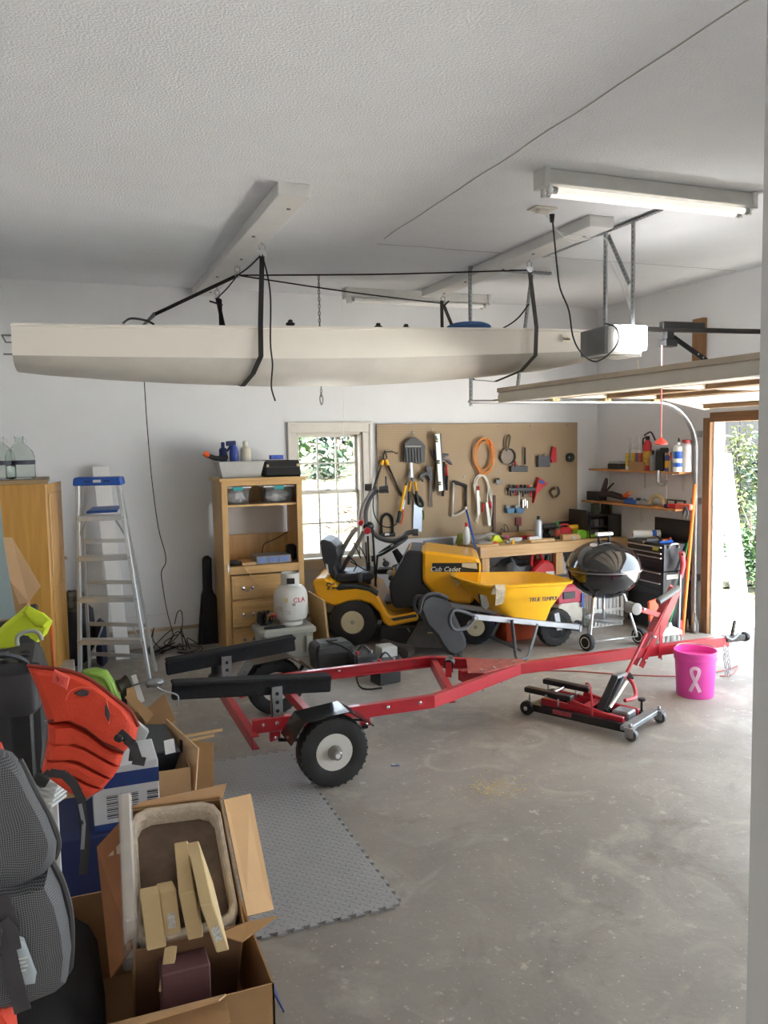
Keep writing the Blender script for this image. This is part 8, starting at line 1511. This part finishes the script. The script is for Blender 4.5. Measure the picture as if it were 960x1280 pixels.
flap([O_['BR'] + V((.03, .02, 0)), O_['FR'] + V((.03, -.02, 0)), AY(341, 1138, 2.52), AY(312, 993, 2.92)]); flap([O_['BL'] + V((-.03, .03, 0)), O_['BR'] + V((.03, .03, 0)), AY(283, 981, 3.02), AY(176, 1004, 3.02)]); flap([O_['FR'] + V((-.06, -.04, -.02)), O_['FR'] + V((.03, -.03, -.01)), O_['FR'] + V((.12, -.05, -.0)), O_['FR'] + V((-.0, -.09, -.03))])
lf = flap([O_['BL'] + V((-.03, .02, -.01)), O_['FL'] + V((-.03, -.02, -.01)), V((.055, 2.46, .33)), V((.04, 2.84, .56))], mat('printed_card', '#8f5a34', .8, 0, .15, 6))
sbs = thing('wrapped_foam_slab', 'white foam slab in clear wrap standing on the left of the foam lined box', 'foam slab', (.12, 2.65, .4)); up_ = -inn
v_ = (O_['FL'] - O_['BL']).normalized(); s0 = O_['BL'] + V((-.012, 0, 0)) - v_ * .02
m = MB(); a = s0 + inn * .10; L_ = .47; m.prism([a, a + v_ * L_, a + v_ * L_ + up_ * .19, a + up_ * .19], (-.035, 0, .0)); m.build('slab', mat('foam_white', '#c9beaf', .7, 0, .1, 10), sbs, .006); m = MB(); a = s0 + inn * .105 + X * .004; m.prism([a - v_ * .006, a + v_ * (L_ + .035), a + v_ * (L_ + .03) + up_ * .2, a - v_ * .006 + up_ * .2], (-.044, 0, .0)); m.build('plastic_wrap', mat('cling', '#e8eaee', .15, 0, 0, trans=.6, alpha=.35), sbs, .008)
CREAM = mat('cream_board', '#cfb585', .6, 0, .08, 6); TOPC = mat('cream_end', '#d8c49a', .6, 0, .06, 8)
def board(tb, tf, bf, w, lab, lbl=True):   # long board: top edge runs back into the box, its end face looks at the viewer
    t = thing('cream_board', lab, 'board', bf, 0, 'cream boards in the foam lined box'); m = MB(); o = X * w / 2
    m.prism([tf - o, bf - o, tb + (bf - tf) - o, tb - o], X * w); m.build('board', CREAM, t, .003)
    if lbl: d = (bf - tf).normalized(); n_ = d.cross(X).normalized(); n_ = n_ if n_.y < 0 else -n_; c_ = tf + d * ((bf - tf).length * .62) + n_ * .0015; m = MB(); m.bar(c_ - d * .02, c_ + d * .02, .022, .002, n_); m.build('label', mat('tag_print', '#c5c5c0', .6, 0, .35, 150), t)
board(FZ(241, 1052, .63), FZ(258, 1130, .60), FZ(279, 1190, .47), .036, 'longest cream board, at the right of the foam lined box'); board(FZ(226, 1052, .60), FZ(233, 1115, .58), FZ(245, 1174, .46), .045, 'second longest cream board, next to the longest', False)
board(FZ(205, 1102, .57), FZ(210, 1113, .56), FZ(217, 1174, .44), .05, 'short cream block with a label, third from the right'); board(FZ(186, 1108, .57), FZ(187, 1120, .56), FZ(196, 1187, .44), .056, 'short plain cream block nearest the foam slab', False)
for k, (t0, t1) in enumerate(((.18, .36), (.44, .60), (.68, .86))):
    for r_ in (.30, .64): 
        a = V((.04, 2.84, .56)).lerp(V((.055, 2.46, .33)), t0); b = V((.04, 2.84, .56)).lerp(V((.055, 2.46, .33)), t1); c = (O_['BL'] - V((.03, 0, 0)) - V((.04, 2.84, .56))) * r_; d = c * .8 / r_ * .3
        m = MB(); n_ = (b - a).cross(c).normalized(); n_ = n_ if n_.z > 0 else -n_; m.prism([a + c + n_ * .006, b + c + n_ * .006, b + c + d + n_ * .006, a + c + d + n_ * .006], n_ * .001); m.build('print_patch', mat('print_pale', '#b59b80', .8, 0, .1, 10), fb)
m = MB(); m.tube(smooth_path([FZ(212, 1075, .5), FZ(205, 1085, .52), FZ(197, 1100, .5), FZ(193, 1115, .48)], 5), .003, 5); single('straw', m, TAN, 'thin curved straw inside the foam lined box', 'straw')
m = MB(); m.bar(FZ(214, 1182, .42), FZ(206, 1240, .32), .035, .02, V((0, -.4, .9))); single('wood_lath', m, CREAM, 'broken cream lath leaning into the lower carton', 'lath', bevel=.002)
